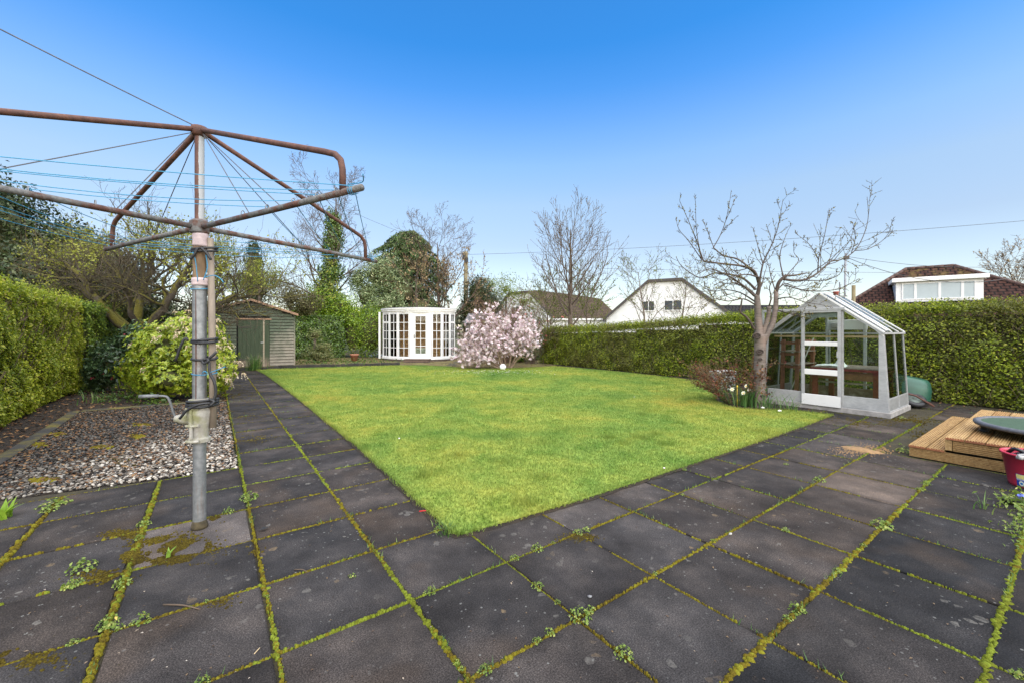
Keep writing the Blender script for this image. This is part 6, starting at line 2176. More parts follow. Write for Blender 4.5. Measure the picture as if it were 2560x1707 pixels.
# ivy-clad tree
f_ = at(828, 800, 24); f_.z = 0
iv_, T = bare_tree("ivy_tree", "tall bare tree with its trunk wrapped in a thick column of ivy", f_, 9.0, 241, [dict(n=10, kids=16, t0=.30, ang=50, ratio=.36, fall=.45, rr=.45, wander=.05, up=.02, tip=.12), dict(n=7, kids=8, ang=38, ratio=.5, wander=.13, up=.08, rr=.55, t0=.2), dict(n=5, kids=6, ang=40, ratio=.55, wander=.14, up=.06), dict(n=4, kids=3, wander=.14, ang=40, ratio=.5), dict(n=3, wander=.1)], .20, BARKD, TWIGB, minr=.0065)
lob = []
trk = T.br[0][0]
for k in range(13):
    q = k * .56
    z_ = .6 + k * .58
    tk = min(range(len(trk)), key=lambda i_: abs(trk[i_].z - z_))
    tp_ = trk[tk]
    r_ = .72 * (1 - .035 * k) + .14 * math.sin(k * 2.1)
    lob.append(((tp_.x + .14 * math.sin(k * 1.9), tp_.y - .1, z_), (r_, r_, .66)))
crown("ivy", lob, 24000, .10, LEAF_IVY, iv_, 242, asp=.8, shell=.6, rough=.35)
core("ivy_stems", lob, CORE, iv_, .5)
# drooping dark conifer
LEAF_CON = leafmat("dark conifer spray", [(0, (.035, .065, .024)), (.6, (.08, .135, .04)), (1, (.16, .22, .065))], .6, .1)
f_ = at(1020, 800, 27); f_.z = 0
con = thing("conifer", "broad dark drooping conifer with a flat ragged top behind the summerhouse", "tree", tuple(f_))
g = rng_(250)
Tc = Tree(251)
mb = MB(); mb.tube([f_ + Vector((0, 0, -.05)), f_ + Vector((0, 0, 7.8))], [.28, .05], 8); mb.build("trunk", BARKD, con, True, True)
Cs, Ds = [], []
for k in range(130):
    z = 1.4 + 6.6 * (k / 130) ** .9
    az = k * 2.4
    rad_ = (2.55 - 1.1 * max(0, (z - 6.3) / 1.7)) * (0.75 + .5 * Tc.r.random())
    d = Vector((math.cos(az), math.sin(az), 0))
    p0 = f_ + Vector((0, 0, z))
    pts = [p0 + d * (rad_ * t) + Vector((0, 0, .25 * t - 1.0 * t * t)) for t in np.linspace(0, 1, 7)]
    Tc.br.append((pts, [.035 * (1 - .12 * i) for i in range(7)], 0))
    for i in range(200):
        t = .15 + .85 * Tc.r.random()
        q = p0 + d * (rad_ * t) + Vector((0, 0, .25 * t - 1.0 * t * t)) + Vector((-d.y, d.x, 0)) * Tc.r.gauss(0, .22 * (1.1 - .6 * t))
        Cs.append(tuple(q - Vector((0, 0, abs(Tc.r.gauss(0, .16)))))); Ds.append((d.x * .3, d.y * .3, -1))
V, Fc = leaves(g, np.array(Cs), .24, .26, None, 0, unit(np.array(Ds)), .72); raw_mesh("foliage", V, Fc, LEAF_CON, con, False, True)
Tc.mesh("branches", BARKD, con, sides=(4,))
# olive green holly in front of the conifer
LEAF_OLV = leafmat("variegated olive leaf", [(0, (.07, .105, .04)), (.5, (.16, .22, .085)), (.85, (.27, .33, .15)), (1, (.48, .50, .28))], .4, .2, spec=.5)
f_ = at(955, 800, 24.6); f_.z = 0
hv = thing("variegated_holly", "olive green variegated holly with light leaf edges behind the summerhouse", "tree", tuple(f_))
def lobpx(lst, ):
    out = []
    for (px, py, Y, rx, rz) in lst:
        c = at(px, py, Y); k = Y / F
        out.append((tuple(c), (rx * k, rx * k * .85, rz * k)))
    return out
lob = lobpx([(955, 690, 24.6, 58, 50), (920, 740, 24.2, 40, 50), (1005, 735, 24.6, 52, 46), (960, 770, 24, 60, 40), (895, 700, 24.6, 24, 30), (1050, 770, 24.5, 40, 36)])
crown("foliage", lob, 26000, .10, LEAF_OLV, hv, 260, shell=.5, rough=.35, clump=1.3); core("inner_growth", lob, CORE, hv, .55)
mb = MB(); mb.tube([f_, f_ + Vector((0, 0, 2.4))], [.14, .09], 8); mb.build("trunk", BARKD, hv, True, True)
# tan-leaved bare tree
LEAF_TAN = leafmat("tan spring leaf", [(0, (.20, .13, .06)), (.6, (.34, .24, .12)), (1, (.46, .36, .20))], .6, .3)
f_ = at(1110, 800, 26); f_.z = 0
tn, T = bare_tree("tan_leaved_tree", "spreading bare tree with sparse tan leaves left of the telegraph pole", f_, 6.9, 271, [dict(n=8, kids=18, t0=.18, ang=48, ratio=.52, fall=.5, rr=.5, wander=.06, up=.03, tip=.12), dict(n=7, kids=9, ang=38, ratio=.52, wander=.1, up=.10, rr=.5, t0=.2), dict(n=5, kids=6, ang=38, ratio=.5, wander=.12, up=.08), dict(n=4, kids=2, wander=.12), dict(n=3)], .15, BARKD, TWIGB, minr=.0065)
Q, D = T.points(3600, (2, 3), 3, .03)
k = (Q[:, 2] < 6.2)
V, Fc = leaves(rng_(27), Q[k], .11, .6, None, 0); raw_mesh("leaves", V, Fc, LEAF_TAN, tn, False, True)
f_ = at(1045, 800, 23.6); f_.z = 0
tn, T = bare_tree("tan_leaved_tree", "smaller tan leaved tree in front of the dark conifer above the summerhouse roof", f_, 5.0, 272, [dict(n=8, kids=12, t0=.35, ang=50, ratio=.5, fall=.4, rr=.5, wander=.1, up=.03, tip=.15), dict(n=6, kids=7, ang=40, ratio=.52, wander=.12, up=.08, rr=.5, t0=.2), dict(n=5, kids=4, ang=38, ratio=.5, wander=.12), dict(n=3)], .09, BARKD, TWIGB, minr=.006)
Q, D = T.points(520, (2, 3), 3, .04)
V, Fc = leaves(rng_(28), Q, .12, .6, None, 0); raw_mesh("leaves", V, Fc, LEAF_TAN, tn, False, True)
# dark yew by the telegraph pole, yellow-green small tree, dark pointed conifer behind the shed
def bush(name, label, lob, n, size, mat, seed, cat="shrub", shell=.5, rough=.32, clump=0.0, ck=.6, asp=.55, tr=None):
    c0 = lob[0][0]
    root = thing(name, label, cat, (c0[0], c0[1], 0))
    crown("foliage", lob, n, size, mat, root, seed, asp=asp, shell=shell, rough=rough, clump=clump)
    if ck: core("inner_growth", lob, CORE, root, ck)
    mb = MB(); mb.tube([(c0[0], c0[1], -.05), (c0[0], c0[1], max(.3, c0[2] - lob[0][1][2] * .5))], [.09, .06], 7); mb.build("trunk", BARKD, root, True, True)
    return root
bush("yew_shrub", "dark green yew shrub right of the telegraph pole", lobpx([(1195, 735, 27, 34, 46), (1225, 765, 27, 34, 36), (1170, 775, 27, 26, 32)]), 9000, .11, LEAF_DK, 281)
bush("budding_tree", "yellow green budding tree behind the shed roof", lobpx([(648, 690, 22, 50, 42), (610, 705, 22, 44, 34), (690, 700, 21.5, 26, 34)]), 9000, .085, leafmat("yellow green leaf", [(0, (.10, .12, .015)), (.5, (.22, .25, .025)), (1, (.38, .40, .05))], .5, .4), 282, "tree", .7, .4, 1.5, ck=0)
bush("pointed_conifer", "dark pointed conifer top just above the yellow green tree behind the shed", lobpx([(636, 655, 27, 26, 46), (636, 622, 27, 14, 22), (640, 720, 27, 40, 60)]), 6000, .12, LEAF_DK, 283, "tree", .5, .4)
bush("brown_shrub", "brownish twiggy shrub between the shed and the ivy tree", lobpx([(725, 745, 21, 36, 36), (765, 765, 21.5, 36, 30)]), 5000, .09, leafmat("dull olive leaf", [(0, (.05, .045, .018)), (.6, (.10, .09, .035)), (1, (.16, .16, .05))], .6, .2), 284, shell=.8, rough=.45, ck=.4)
bush("green_shrub", "mid green shrub mass round the foot of the ivy tree", lobpx([(800, 755, 23.3, 46, 46), (850, 770, 23.2, 44, 34), (760, 790, 22.5, 44, 28), (880, 800, 23, 40, 30)]), 15000, .10, LEAF_LAU, 285, ck=.6)
bush("spring_bush", "pale budding bush right of the yew along the back boundary", lobpx([(1265, 725, 29, 46, 44), (1310, 755, 29, 44, 36), (1225, 715, 30, 30, 30)]), 3500, .11, LEAF_Y, 286, shell=.95, rough=.4, ck=0)
T = Tree(287); root = bpy.data.objects["spring_bush"]
for i in range(16):
    b_ = at(1225 + i * 7, 812, 29); b_.z = 0
    T.grow(b_, (T.r.gauss(0, .25), 0, 1), T.r.uniform(3.2, 4.4), .035, 0, [dict(n=6, kids=7, t0=.3, ang=38, ratio=.45, wander=.1, up=.05), dict(n=4, kids=4, ang=40, wander=.14), dict(n=3)])
T.mesh("stems", TWIGB, root, minr=.007, sides=(4, 3, 3))
# red-brown twiggy shrub behind the magnolia
f_ = at(1262, 860, 18.6); f_.z = 0
rt = thing("twiggy_shrub", "red brown twiggy bare shrub rising behind the pink magnolia", "shrub", tuple(f_))
T = Tree(291)
for i in range(60):
    a = T.r.uniform(0, 6.28); r_ = T.r.uniform(0, .5)
    T.grow(f_ + Vector((r_ * math.cos(a), r_ * math.sin(a), 0)), (.42 * math.cos(a), .3 * math.sin(a), 1), T.r.uniform(1.9, 2.75), .013, 0, [dict(n=6, kids=7, t0=.35, ang=26, ratio=.42, wander=.08, up=.03), dict(n=4, kids=3, ang=30, wander=.1), dict(n=3)])
T.mesh("stems", simple("red brown stems", (.15, .085, .06), .9, .25, 3), rt, minr=.0048, sides=(4, 3, 3))
Q, D = T.points(600, (1, 2), 4, .02)
V, Fc = leaves(rng_(29), Q, .05, .5, None, 0); raw_mesh("leaves", V, Fc, LEAF_Y, rt, False, True)
rc = thing("pink_shrub", "bare shrub with a few coral pink flowers right behind the magnolia", "shrub", tuple(at(1330, 870, 18.2).xy) + (0,))
T = Tree(292)
f_ = Vector(rc.location)
for i in range(22):
    T.grow(f_ + Vector((T.r.gauss(0, .25), 0, 0)), (T.r.gauss(.12, .4), T.r.gauss(0, .2), 1), T.r.uniform(1.5, 2.5), .012, 0, [dict(n=6, kids=7, t0=.3, ang=36, ratio=.45, wander=.1, up=.03), dict(n=4, kids=3, ang=30, wander=.1), dict(n=3)])
T.mesh("stems", TWIGB, rc, minr=.0048, sides=(4, 3, 3))
Q, D = T.points(60, (1, 2), 4, .02); V, Fc = leaves(rng_(30), np.repeat(Q, 4, 0) + rng_(5).normal(size=(240, 3)) * .02, .05, .8, None, 0); raw_mesh("flowers", V, Fc, simple("coral petal", (.62, .16, .14), .6), rc, False, True)
Q, D = T.points(900, (1, 2), 6, .03); V, Fc = leaves(rng_(31), Q, .05, .5, None, 0); raw_mesh("leaves", V, Fc, LEAF_Y, rc, False, True)
# far right tree, far woods on the horizon
f_ = at(2575, 800, 38); f_.z = 0
b_, T = bare_tree("far_tree", "distant bare tree with brown leaves at the right edge above the bungalow roof", f_, 7.5, 301, [dict(n=8, kids=16, t0=.3, ang=50, ratio=.5, fall=.4, rr=.5, wander=.06, up=.03, tip=.12), dict(n=7, kids=8, ang=38, ratio=.52, wander=.1, up=.08, rr=.5, t0=.2), dict(n=5, kids=5, ang=38, ratio=.5, wander=.12), dict(n=3)], .2, BARKD, TWIGB, minr=.012)
Q, D = T.points(1500, (2, 3), 3, .05); V, Fc = leaves(rng_(31), Q, .13, .6, None, 0); raw_mesh("leaves", V, Fc, LEAF_TAN, b_, False, True)
g = rng_(310)
n = 26000
X = g.uniform(-110, 120, n)
ht = 3.6 + 2.2 * sinnoise(np.stack([X * .12, np.zeros(n), np.zeros(n)], 1), 4, 1.0) + 1.0 * sinnoise(np.stack([X * .5, np.zeros(n), np.zeros(n)], 1), 6, 1.0)
C = np.stack([X, 75 + g.uniform(-3, 3, n), np.maximum(0.1, ht * g.random(n) ** .7)], 1)
V, Fc = leaves(g, C, .75, .7, None, 0)
stuff(raw_mesh("far_woods", V, Fc, leafmat("far foliage", [(0, (.035, .045, .022)), (.6, (.075, .085, .045)), (1, (.13, .125, .075))], .8, 0), None, False, True), "low line of distant trees along the horizon", "woods")
# ------------------------------------------------------------------ garden shrubs
# pieris by the path
LEAF_PI = leafmat("pieris leaf", [(0, (.09, .14, .014)), (.3, (.20, .29, .018)), (.7, (.35, .42, .028)), (1, (.47, .48, .07))], .35, .3, spec=.5)
LEAF_RH = leafmat("dark rhododendron leaf", [(0, (.016, .036, .016)), (.6, (.045, .085, .036)), (1, (.09, .14, .055))], .35, .1, spec=.5)
lob = lobpx([(425, 890, 9.0, 82, 86), (505, 880, 8.9, 62, 78), (470, 830, 9.1, 52, 44), (360, 920, 9.1, 52, 62), (545, 915, 8.8, 38, 56), (430, 950, 8.7, 80, 44), (385, 862, 9.1, 44, 36), (510, 945, 8.7, 50, 44)])
pi = thing("pieris_bush", "rounded yellow green pieris bush with hanging cream flowers beside the path", "bush", (-7.3, 9.0, 0))
g = rng_(401)
Q, N = lobes_points(g, lob, 4600, .5, .42, 401)
k = Q[:, 2] > .05; Q, N = Q[k], N[k]
V_, F_ = [], []
# leaves stand in whorls
idx = np.repeat(np.arange(len(Q)), 8)
az = g.uniform(0, 6.28, len(idx))
Nn = N[idx]
A = unit(np.cross(Nn, np.array([0.2, .3, 1.0]))); B = np.cross(Nn, A)
Dv = unit(A * np.cos(az)[:, None] + B * np.sin(az)[:, None] + Nn * .45)
V, Fc = leaves(g, Q[idx] + Dv * .035, .072, .36, unit(Nn + Dv * -.3), .85, Dv, .95)
raw_mesh("foliage", V, Fc, LEAF_PI, pi, False, True)
core("inner_growth", lob, CORE, pi, .55)
CREAM = leafmat("cream flower", [(0, (.50, .38, .24)), (.6, (.66, .54, .37)), (1, (.76, .67, .50))], .7, .25)
g = rng_(402)
Qf, Nf = lobes_points(g, lob, 1500, .04, .42, 401)
wx = Qf[:, 0] + 7.05
k = (Qf[:, 2] > .25) & ((wx > .45) | ((Qf[:, 2] > 1.25) & (wx > -.4)) | (g.random(len(Qf)) < .05)) & (Nf[:, 1] < .5) & (g.random(len(Qf)) < .33)
Qf, Nf = Qf[k], Nf[k]
C = []
for q, nn in zip(Qf, Nf):
    for s_ in range(g.integers(3, 6)):
        a = g.uniform(0, 6.28)
        o = np.array([math.cos(a), math.sin(a), 0]) * g.uniform(.02, .07) + nn * .05
        Ln = g.uniform(.08, .16)
        for t_ in np.linspace(.1, 1, 10):
            C.append(q + o * (.3 + t_) + np.array([0, 0, .03 * t_ - Ln * t_ * t_]) + g.normal(size=3) * .005)
V, Fc = leaves(g, np.array(C), .027, .9, None, 0)
raw_mesh("flowers", V, Fc, CREAM, pi, False, True)
rd = thing("rhododendron", "dark leaved rhododendron with a few red buds in the corner by the left hedge", "bush", tuple(at(285, 900, 9.9).xy) + (0,))
lob = lobpx([(290, 905, 9.9, 52, 56), (345, 850, 10.0, 40, 40), (250, 930, 9.8, 34, 42)])
crown("foliage", lob, 5200, .10, LEAF_RH, rd, 405, asp=.42, shell=.4); core("inner_growth", lob, CORE, rd, .65)
g = rng_(406); Q, N = lobes_points(g, lob, 22, .05, .22, 405)
V, Fc = leaves(g, np.repeat(Q, 4, 0) + g.normal(size=(88, 3)) * .018, .045, .8, None, 0); raw_mesh("flowers", V, Fc, simple("red bud", (.38, .03, .06), .6), rd, False, True)
# low plants and stems at the feet of the bushes
LEAF_LOW = leafmat("low green leaf", [(0, (.03, .06, .012)), (.6, (.07, .13, .02)), (1, (.15, .22, .04))], .5, .3)
def strap_clump(name, label, c, n, h, w, mat, seed, spread=.08, lean=.6, cat="plant", group=None):
    """a clump of arching blades"""
    g = random.Random(seed)
    V, Fc = [], []
    for i in range(n):
        a = g.uniform(0, 6.28); r_ = abs(g.gauss(0, spread))
        b = Vector((r_ * math.cos(a), r_ * math.sin(a), 0))
        a2 = a + g.gauss(0, .7)
        d = Vector((math.cos(a2), math.sin(a2), 0)); s_ = Vector((-d.y, d.x, 0))
        H = h * g.uniform(.55, 1.15); ln = lean * g.uniform(.2, 1.2) * H
        k0 = len(V)
        for j in range(5):
            t_ = j / 4
            p = b + d * (ln * t_ ** 2) + Vector((0, 0, H * (t_ - .32 * (ln / H) * t_ ** 2.5)))
            ww = w * (1 - t_ ** 1.6) * .5 + .0006
            V += [p - s_ * ww, p + s_ * ww]
        for j in range(4):
            Fc.append((k0 + 2 * j, k0 + 2 * j + 1, k0 + 2 * j + 3, k0 + 2 * j + 2))
    o = raw_mesh(name, V, Fc, mat, None, False, False)
    o.location = (c[0], c[1], c[2] if len(c) > 2 else 0)
    return tag(o, label, cat, group)
BLADEG = leafmat("strap leaf", [(0, (.04, .10, .02)), (.6, (.08, .17, .035)), (1, (.20, .26, .07))], .45, .3)
strap_clump("grass_clump", "tufted green grass clump in front of the shed door post", P(1.62, -23.7), 150, .62, .016, BLADEG, 411, .16, .45)
strap_clump("grass_clump", "small green shoots on the soil below the left hedge", gr(232, 1005), 26, .24, .012, BLADEG, 412, .2, .7)
g = rng_(413)
C = []
for (px, py, s_) in ((270, 1000, 26), (300, 988, 30), (345, 995, 22), (500, 985, 30), (395, 1010, 26), (215, 975, 16)):
    for i in range(110):
        q = gr(px + g.normal() * s_, py + g.normal() * 5, 0); C.append((q.x, q.y, abs(g.normal()) * .07))
V, Fc = leaves(g, np.array(C), .06, .5, None, 0)
stuff(raw_mesh("ground_cover", V, Fc, LEAF_LOW, None, False, True), "low green ground cover along the back edge of the pebble bed", "ground cover")
C = []
for (px, py, sx, sy, n_) in ((780, 905, 50, 5, 240), (860, 907, 60, 5, 260), (925, 905, 50, 4, 200), (700, 915, 30, 4, 80), (255, 968, 40, 6, 90)):
    for i in range(n_):
        q = gr(px + g.normal() * sx, py + g.normal() * sy, 0); C.append((q.x, q.y, abs(g.normal()) * .06))
V, Fc = leaves(g, np.array(C), .09, .6, None, 0)
stuff(raw_mesh("ground_cover", V, Fc, LEAF_LOW, None, False, True), "scattered low green plants on the mossy bed before the ivy hedge", "ground cover")
# pale variegated shrub in front of the ivy
LEAF_VAR = leafmat("cream edged leaf", [(0, (.06, .09, .02)), (.5, (.15, .17, .05)), (1, (.36, .34, .16))], .5, .3)
bush("pale_shrub", "small pale variegated shrub in tiers in front of the dark ivy hedge", lobpx([(787, 838, 19.6, 18, 15), (803, 868, 19.5, 30, 12), (790, 885, 19.4, 34, 14), (812, 890, 19.3, 24, 12)]), 4200, .06, LEAF_VAR, 421, shell=.9, rough=.35, ck=.5)
# magnolia
MF = gr(1266, 921); MF.z = 0
mg = thing("magnolia", "pink flowering magnolia bush in full bloom at the far side of the lawn", "flowering shrub", tuple(MF))
T = Tree(431)
for (dx, dy, lx_, L) in ((-.05, 0, -.42, 1.8), (.08, .05, .22, 1.75), (-.1, .1, -.75, 1.8), (.0, .15, -.1, 1.85), (.12, .1, .55, 1.65), (-.15, .05, -1.25, 1.85), (-.1, 0, -1.0, 1.5), (-.15, -.1, -1.9, 1.6), (-.2, -.15, -2.6, 1.25), (.15, 0, .9, 1.3), (-.1, -.2, -.6, 1.0)):
    T.grow(MF + Vector((dx, dy, 0)), (lx_, T.r.gauss(0, .25), 1), L, .038, 0, [dict(n=8, kids=12, t0=.25, ang=48, ratio=.52, fall=.35, rr=.5, wander=.09, up=.02, tip=.25), dict(n=6, kids=6, ang=42, ratio=.52, wander=.14, up=.04, rr=.55, t0=.2), dict(n=4, kids=4, ang=42, ratio=.6, wander=.15), dict(n=3, wander=.1)])
T.mesh("stems", simple("pale tan bark", (.24, .17, .12), .9, .3, 6), mg, minr=.004, sides=(8, 5, 3, 3))
Q, D = T.points(1900, (1, 2, 3), 9, .06)
k = (Q[:, 2] > .12) & (Q[:, 2] < 2.5)
Q = Q[k]
g = rng_(432)
def flowers(Q, g, npet, L, asp, spread=.7):
    idx = np.repeat(np.arange(len(Q)), npet)
    ax = unit(g.normal(size=(len(Q), 3)) * .8 + np.array([0, -.5, .35]))[idx]
    az = np.tile(np.arange(npet) * 6.2832 / npet, len(Q)) + np.repeat(g.uniform(0, 6, len(Q)), npet)
    A = unit(np.cross(ax, np.array([.3, .2, 1.0]))); B = np.cross(ax, A)
    Dv = unit((A * np.cos(az)[:, None] + B * np.sin(az)[:, None]) * spread + ax * (1 - spread))
    return leaves(g, Q[idx] + Dv * L * .5, L, asp, ax, .8, Dv, .96, .1)
V, Fc = flowers(Q, g, 7, .075, .42)
raw_mesh("flowers", V, Fc, leafmat("pink white petal", [(0, (.55, .34, .41)), (.35, (.70, .54, .58)), (.7, (.78, .69, .70)), (1, (.84, .80, .79))], .6, .3), mg, False, True)
Q, D = T.points(500, (2, 3), 10, .03)
V, Fc = leaves(g, Q, .05, .5, None, 0); raw_mesh("leaves", V, Fc, LEAF_Y, mg, False, True)
bush("bluebell_clump", "low dark green foliage beside the right foot of the magnolia", [(tuple(gr(1300, 905) + Vector((0, .3, .25))), (.75, .5, .42)), (tuple(gr(1335, 900) + Vector((0, .3, .3))), (.5, .5, .45))], 3600, .08, LEAF_IVY, 433, "plant")
# white petals fallen on the grass below
C = []
for i in range(260):
    q = gr(1230 + g.normal() * 75, 925 + abs(g.normal()) * 6, .03)
    C.append((q.x, q.y, .05))
for i in range(5):
    q = gr(g.uniform(900, 1900), g.uniform(930, 1200), .03); C.append((q.x, q.y, .052))
C = np.array(C); C = C[inside(lawn_xy, C[:, 0], C[:, 1])]
V, Fc = leaves(g, C, .035, .6, np.tile(np.array([0, 0, 1.0]), (len(C), 1)), .8)
stuff(raw_mesh("fallen_petals", V, Fc, simple("fallen petal", (.70, .62, .62), .7), None, False, True), "white petals fallen on the far lawn by the magnolia", "petals")

# ------------------------------------------------------------------ bare cherry tree beside the glasshouse
CB = Vector((4.68, 7.82, 0))
CBARK = NT("banded cherry bark")
cp_ = CBARK.pos()
cc_ = CBARK.ramp(CBARK.noise(CBARK.mapv(cp_, (2.5, 2.5, 34)), 2.2, 6, .7, .4), [(.32, (.06, .044, .036)), (.5, (.14, .11, .092)), (.7, (.225, .185, .158))])
cc_ = CBARK.mix(CBARK.ramp(CBARK.noise(cp_, 3.5, 4, .6), [(.5, 0.0), (.7, .5)]), cc_, (.30, .205, .165))
CBARK.col(cc_); CBARK.rough(.75); CBARK.bump(CBARK.noise(CBARK.mapv(cp_, (3, 3, 40)), 3, 5, .7), .4, .006)
CBARK = CBARK.m
CTWIG = simple("cherry twig bark", (.055, .037, .028), .85, .3, 6)
cht = thing("cherry_tree", "pruned bare cherry tree with banded trunk and knobbly budding shoots beside the greenhouse", "tree", tuple(CB))
def cpt(x, y, dy=0.0):
    return at(1660 + x * .3826, 480 + y * .3826, 7.82 + dy)
def limb(pts, r0, r1, sub=4):
    q = smooth_path([cpt(*p) for p in pts], sub)
    return q, [r0 + (r1 - r0) * (i / (len(q) - 1)) ** .8 for i in range(len(q))]
mb = MB()
q, r_ = limb([(625, 1410), (624, 1340), (625, 1200), (628, 1080), (628, 1000), (630, 930)], .108, .098)
r_[0] = .15; r_[1] = .125; r_[-1] = .11; r_[-2] = .112; r_[-3] = .108
mb.tube(q, r_, 16)
for pts, a, b in (([(622, 980), (620, 900), (615, 800), (610, 720), (607, 672)], .085, .044), ([(645, 985), (670, 930), (705, 870), (722, 800), (732, 720), (732, 640)], .066, .036),
                  ([(640, 940, -.03), (668, 860, -.06), (684, 800, -.1), (686, 750, -.12)], .042, .034)):
    q, r_ = limb(pts, a, b); mb.tube(q, r_, 12)
trunk_ = mb.build("trunk", CBARK, cht, True, True)
SCAR = simple("dark scar", (.05, .035, .028), .9)
for (x, y, s_) in ((625, 1042, .055), (628, 1092, .030), (604, 940, .06), (640, 1330, .028)):     # old pruning scars
    c = cpt(x, y, -.098)
    mb = MB()
    mb.tube([c + Vector((s_ * math.cos(t) * 1.1, -.004, s_ * .72 * math.sin(t))) for t in np.linspace(0, 6.2832, 15)], s_ * .26, 6)
    mb.lathe([(s_ * .75, -.012), (s_ * .5, .006), (0, .008)], tuple(c), 12, axis=Matrix.Rotation(R(90), 3, 'X'), capt=False)
    mb.build("bark_scar", SCAR, trunk_, True, True)
T = Tree(441)
major = [
 ([(590, 895, 0), (540, 820, -.08), (498, 785, -.14), (503, 745, -.16), (510, 700, -.16)], .034, .018, 0),
 ([(607, 690, 0), (622, 620, -.05), (620, 560, -.1)], .058, .040, 0), ([(620, 600, -.05), (590, 520, -.15), (520, 488, -.25), (430, 475, -.35), (340, 465, -.45), (258, 452, -.5)], .042, .016, 2),
 ([(258, 452, -.5), (212, 320, -.52), (160, 190, -.55), (103, 62, -.6)], .015, .005, 1), ([(250, 450, -.5), (160, 320, -.42), (100, 250, -.36), (77, 172, -.3)], .014, .005, 1), ([(245, 440, -.5), (212, 250, -.58), (206, 62, -.7)], .012, .004, 1),
 ([(600, 640, .05), (520, 568, .15), (430, 540, .25), (330, 532, .35), (230, 560, .45), (120, 490, .5), (78, 425, .5)], .036, .007, 2),
 ([(590, 680, .0), (500, 600, -.2), (400, 540, -.4), (300, 505, -.5), (215, 540, -.6)], .032, .008, 2),
 ([(622, 575, -.1), (560, 500, .05), (480, 440, .2), (390, 418, .3), (322, 365, .35)], .034, .015, 1), ([(322, 365, .35), (365, 290, .4), (400, 200, .42), (425, 90, .45), (440, -10, .5)], .014, .004, 1), ([(395, 210, .42), (430, 130, .38), (464, 48, .35)], .008, .004, 1), ([(385, 250, .4), (430, 210, .3), (474, 164, .25)], .009, .004, 1), ([(325, 365, .35), (285, 260, .45), (255, 188, .5)], .010, .004, 1),
 ([(625, 580, -.1), (650, 460, -.15), (700, 355, -.2), (745, 230, -.25), (778, 48, -.3)], .026, .005, 2), ([(645, 470, -.15), (612, 350, -.1), (586, 255, -.05)], .012, .004, 1),
 ([(732, 660, 0), (752, 590, -.05), (800, 545, -.1)], .050, .040, 0), ([(800, 548, -.1), (860, 545, -.12), (935, 530, -.15)], .030, .014, 1),
 ([(775, 570, -.05), (850, 580, -.05), (930, 572, -.0), (1005, 530, .1), (1050, 490, .2), (1092, 455, .25), (1150, 445, .3), (1210, 415, .35), (1262, 365, .4), (1310, 270, .45), (1335, 160, .5), (1327, 33, .5)], .036, .005, 3),
 ([(1245, 385, .38), (1330, 375, .4), (1420, 325, .5), (1470, 265, .5), (1492, 185, .5)], .013, .004, 1), ([(1225, 400, .36), (1250, 300, .34), (1232, 198, .3)], .011, .004, 1),
 ([(1005, 530, .1), (1012, 430, .05), (1050, 280, .0), (1080, 110, 0)], .017, .005, 1), ([(1010, 440, .05), (950, 345, .15), (855, 268, .2)], .011, .004, 1), ([(1080, 470, .25), (1107, 425, .3)], .009, .004, 0),
 ([(880, 578, 0), (960, 580, -.2), (1060, 575, -.35), (1145, 540, -.4), (1180, 470, -.4)], .017, .005, 1), ([(790, 610, 0), (900, 640, -.25), (1020, 650, -.45), (1150, 630, -.5), (1275, 568, -.55)], .020, .005, 2),
 ([(780, 560, -.05), (756, 430, .1), (780, 330, .15), (812, 248, .2)], .018, .004, 1), ([(800, 548, -.1), (880, 450, .1), (850, 400, .2), (848, 320, .2)], .013, .004, 1),
 ([(738, 700, 0), (820, 690, -.3), (920, 720, -.5), (1050, 742, -.6)], .020, .005, 2), ([(735, 770, 0), (800, 790, -.2), (870, 805, -.4), (955, 790, -.5)], .018, .005, 2),
 ([(598, 720, 0), (500, 660, .3), (400, 640, .5), (310, 650, .6), (225, 600, .7)], .024, .006, 2), ([(600, 740, 0), (520, 700, -.3), (420, 715, -.5), (330, 700, -.6), (250, 755, -.7)], .022, .006, 2),
 ([(607, 690, 0), (560, 640, .35), (470, 600, .6), (380, 610, .8), (300, 690, .9)], .026, .006, 2), ([(732, 660, 0), (700, 560, .3), (680, 470, .5), (640, 400, .6)], .018, .005, 1), ([(732, 650, 0), (790, 600, .4), (860, 620, .6), (960, 600, .8)], .022, .005, 2),
 ([(620, 560, -.1), (540, 540, -.5), (440, 560, -.7), (330, 610, -.8)], .024, .006, 2), ([(607, 680, 0), (640, 600, .4), (660, 520, .6)], .022, .008, 1), ([(686, 750, -.12), (700, 690, -.2), (690, 620, -.3), (730, 540, -.35)], .022, .006, 1),
]
spc = [dict(), dict(n=5, kids=5, t0=.15, ang=48, ratio=.30, fall=.25, rr=.5, wander=.16, up=.10), dict(n=5, kids=4, ang=45, ratio=.5, wander=.16, up=.13, rr=.6), dict(n=3, wander=.15, up=.08)]
for pts, a, b, kids in major:
    q, r_ = limb(pts, a * .68, max(b * .7, .003))
    T.br.append((q, r_, 1))
    if kids:
        L = sum((q[i + 1] - q[i]).length for i in range(len(q) - 1))
        s2 = [dict(s_) for s_ in spc]
        s2[1]['kids'] = 5 * kids + 1; s2[1]['ratio'] = .21
        if kids == 1: s2[1]['kids'] = 6; s2[1]['ratio'] = .15
        T.kids(q, r_, L, 1, s2)
thick_ = [b_ for b_ in T.br if b_[1][0] >= .017 and b_[2] == 1]
all_ = T.br
T.br = thick_
T.mesh("branches", simple("cherry limb bark", (.070, .051, .041), .85, .35, 7), cht, sides=(8, 8))
T.br = [b_ for b_ in all_ if not (b_[1][0] >= .017 and b_[2] == 1)]
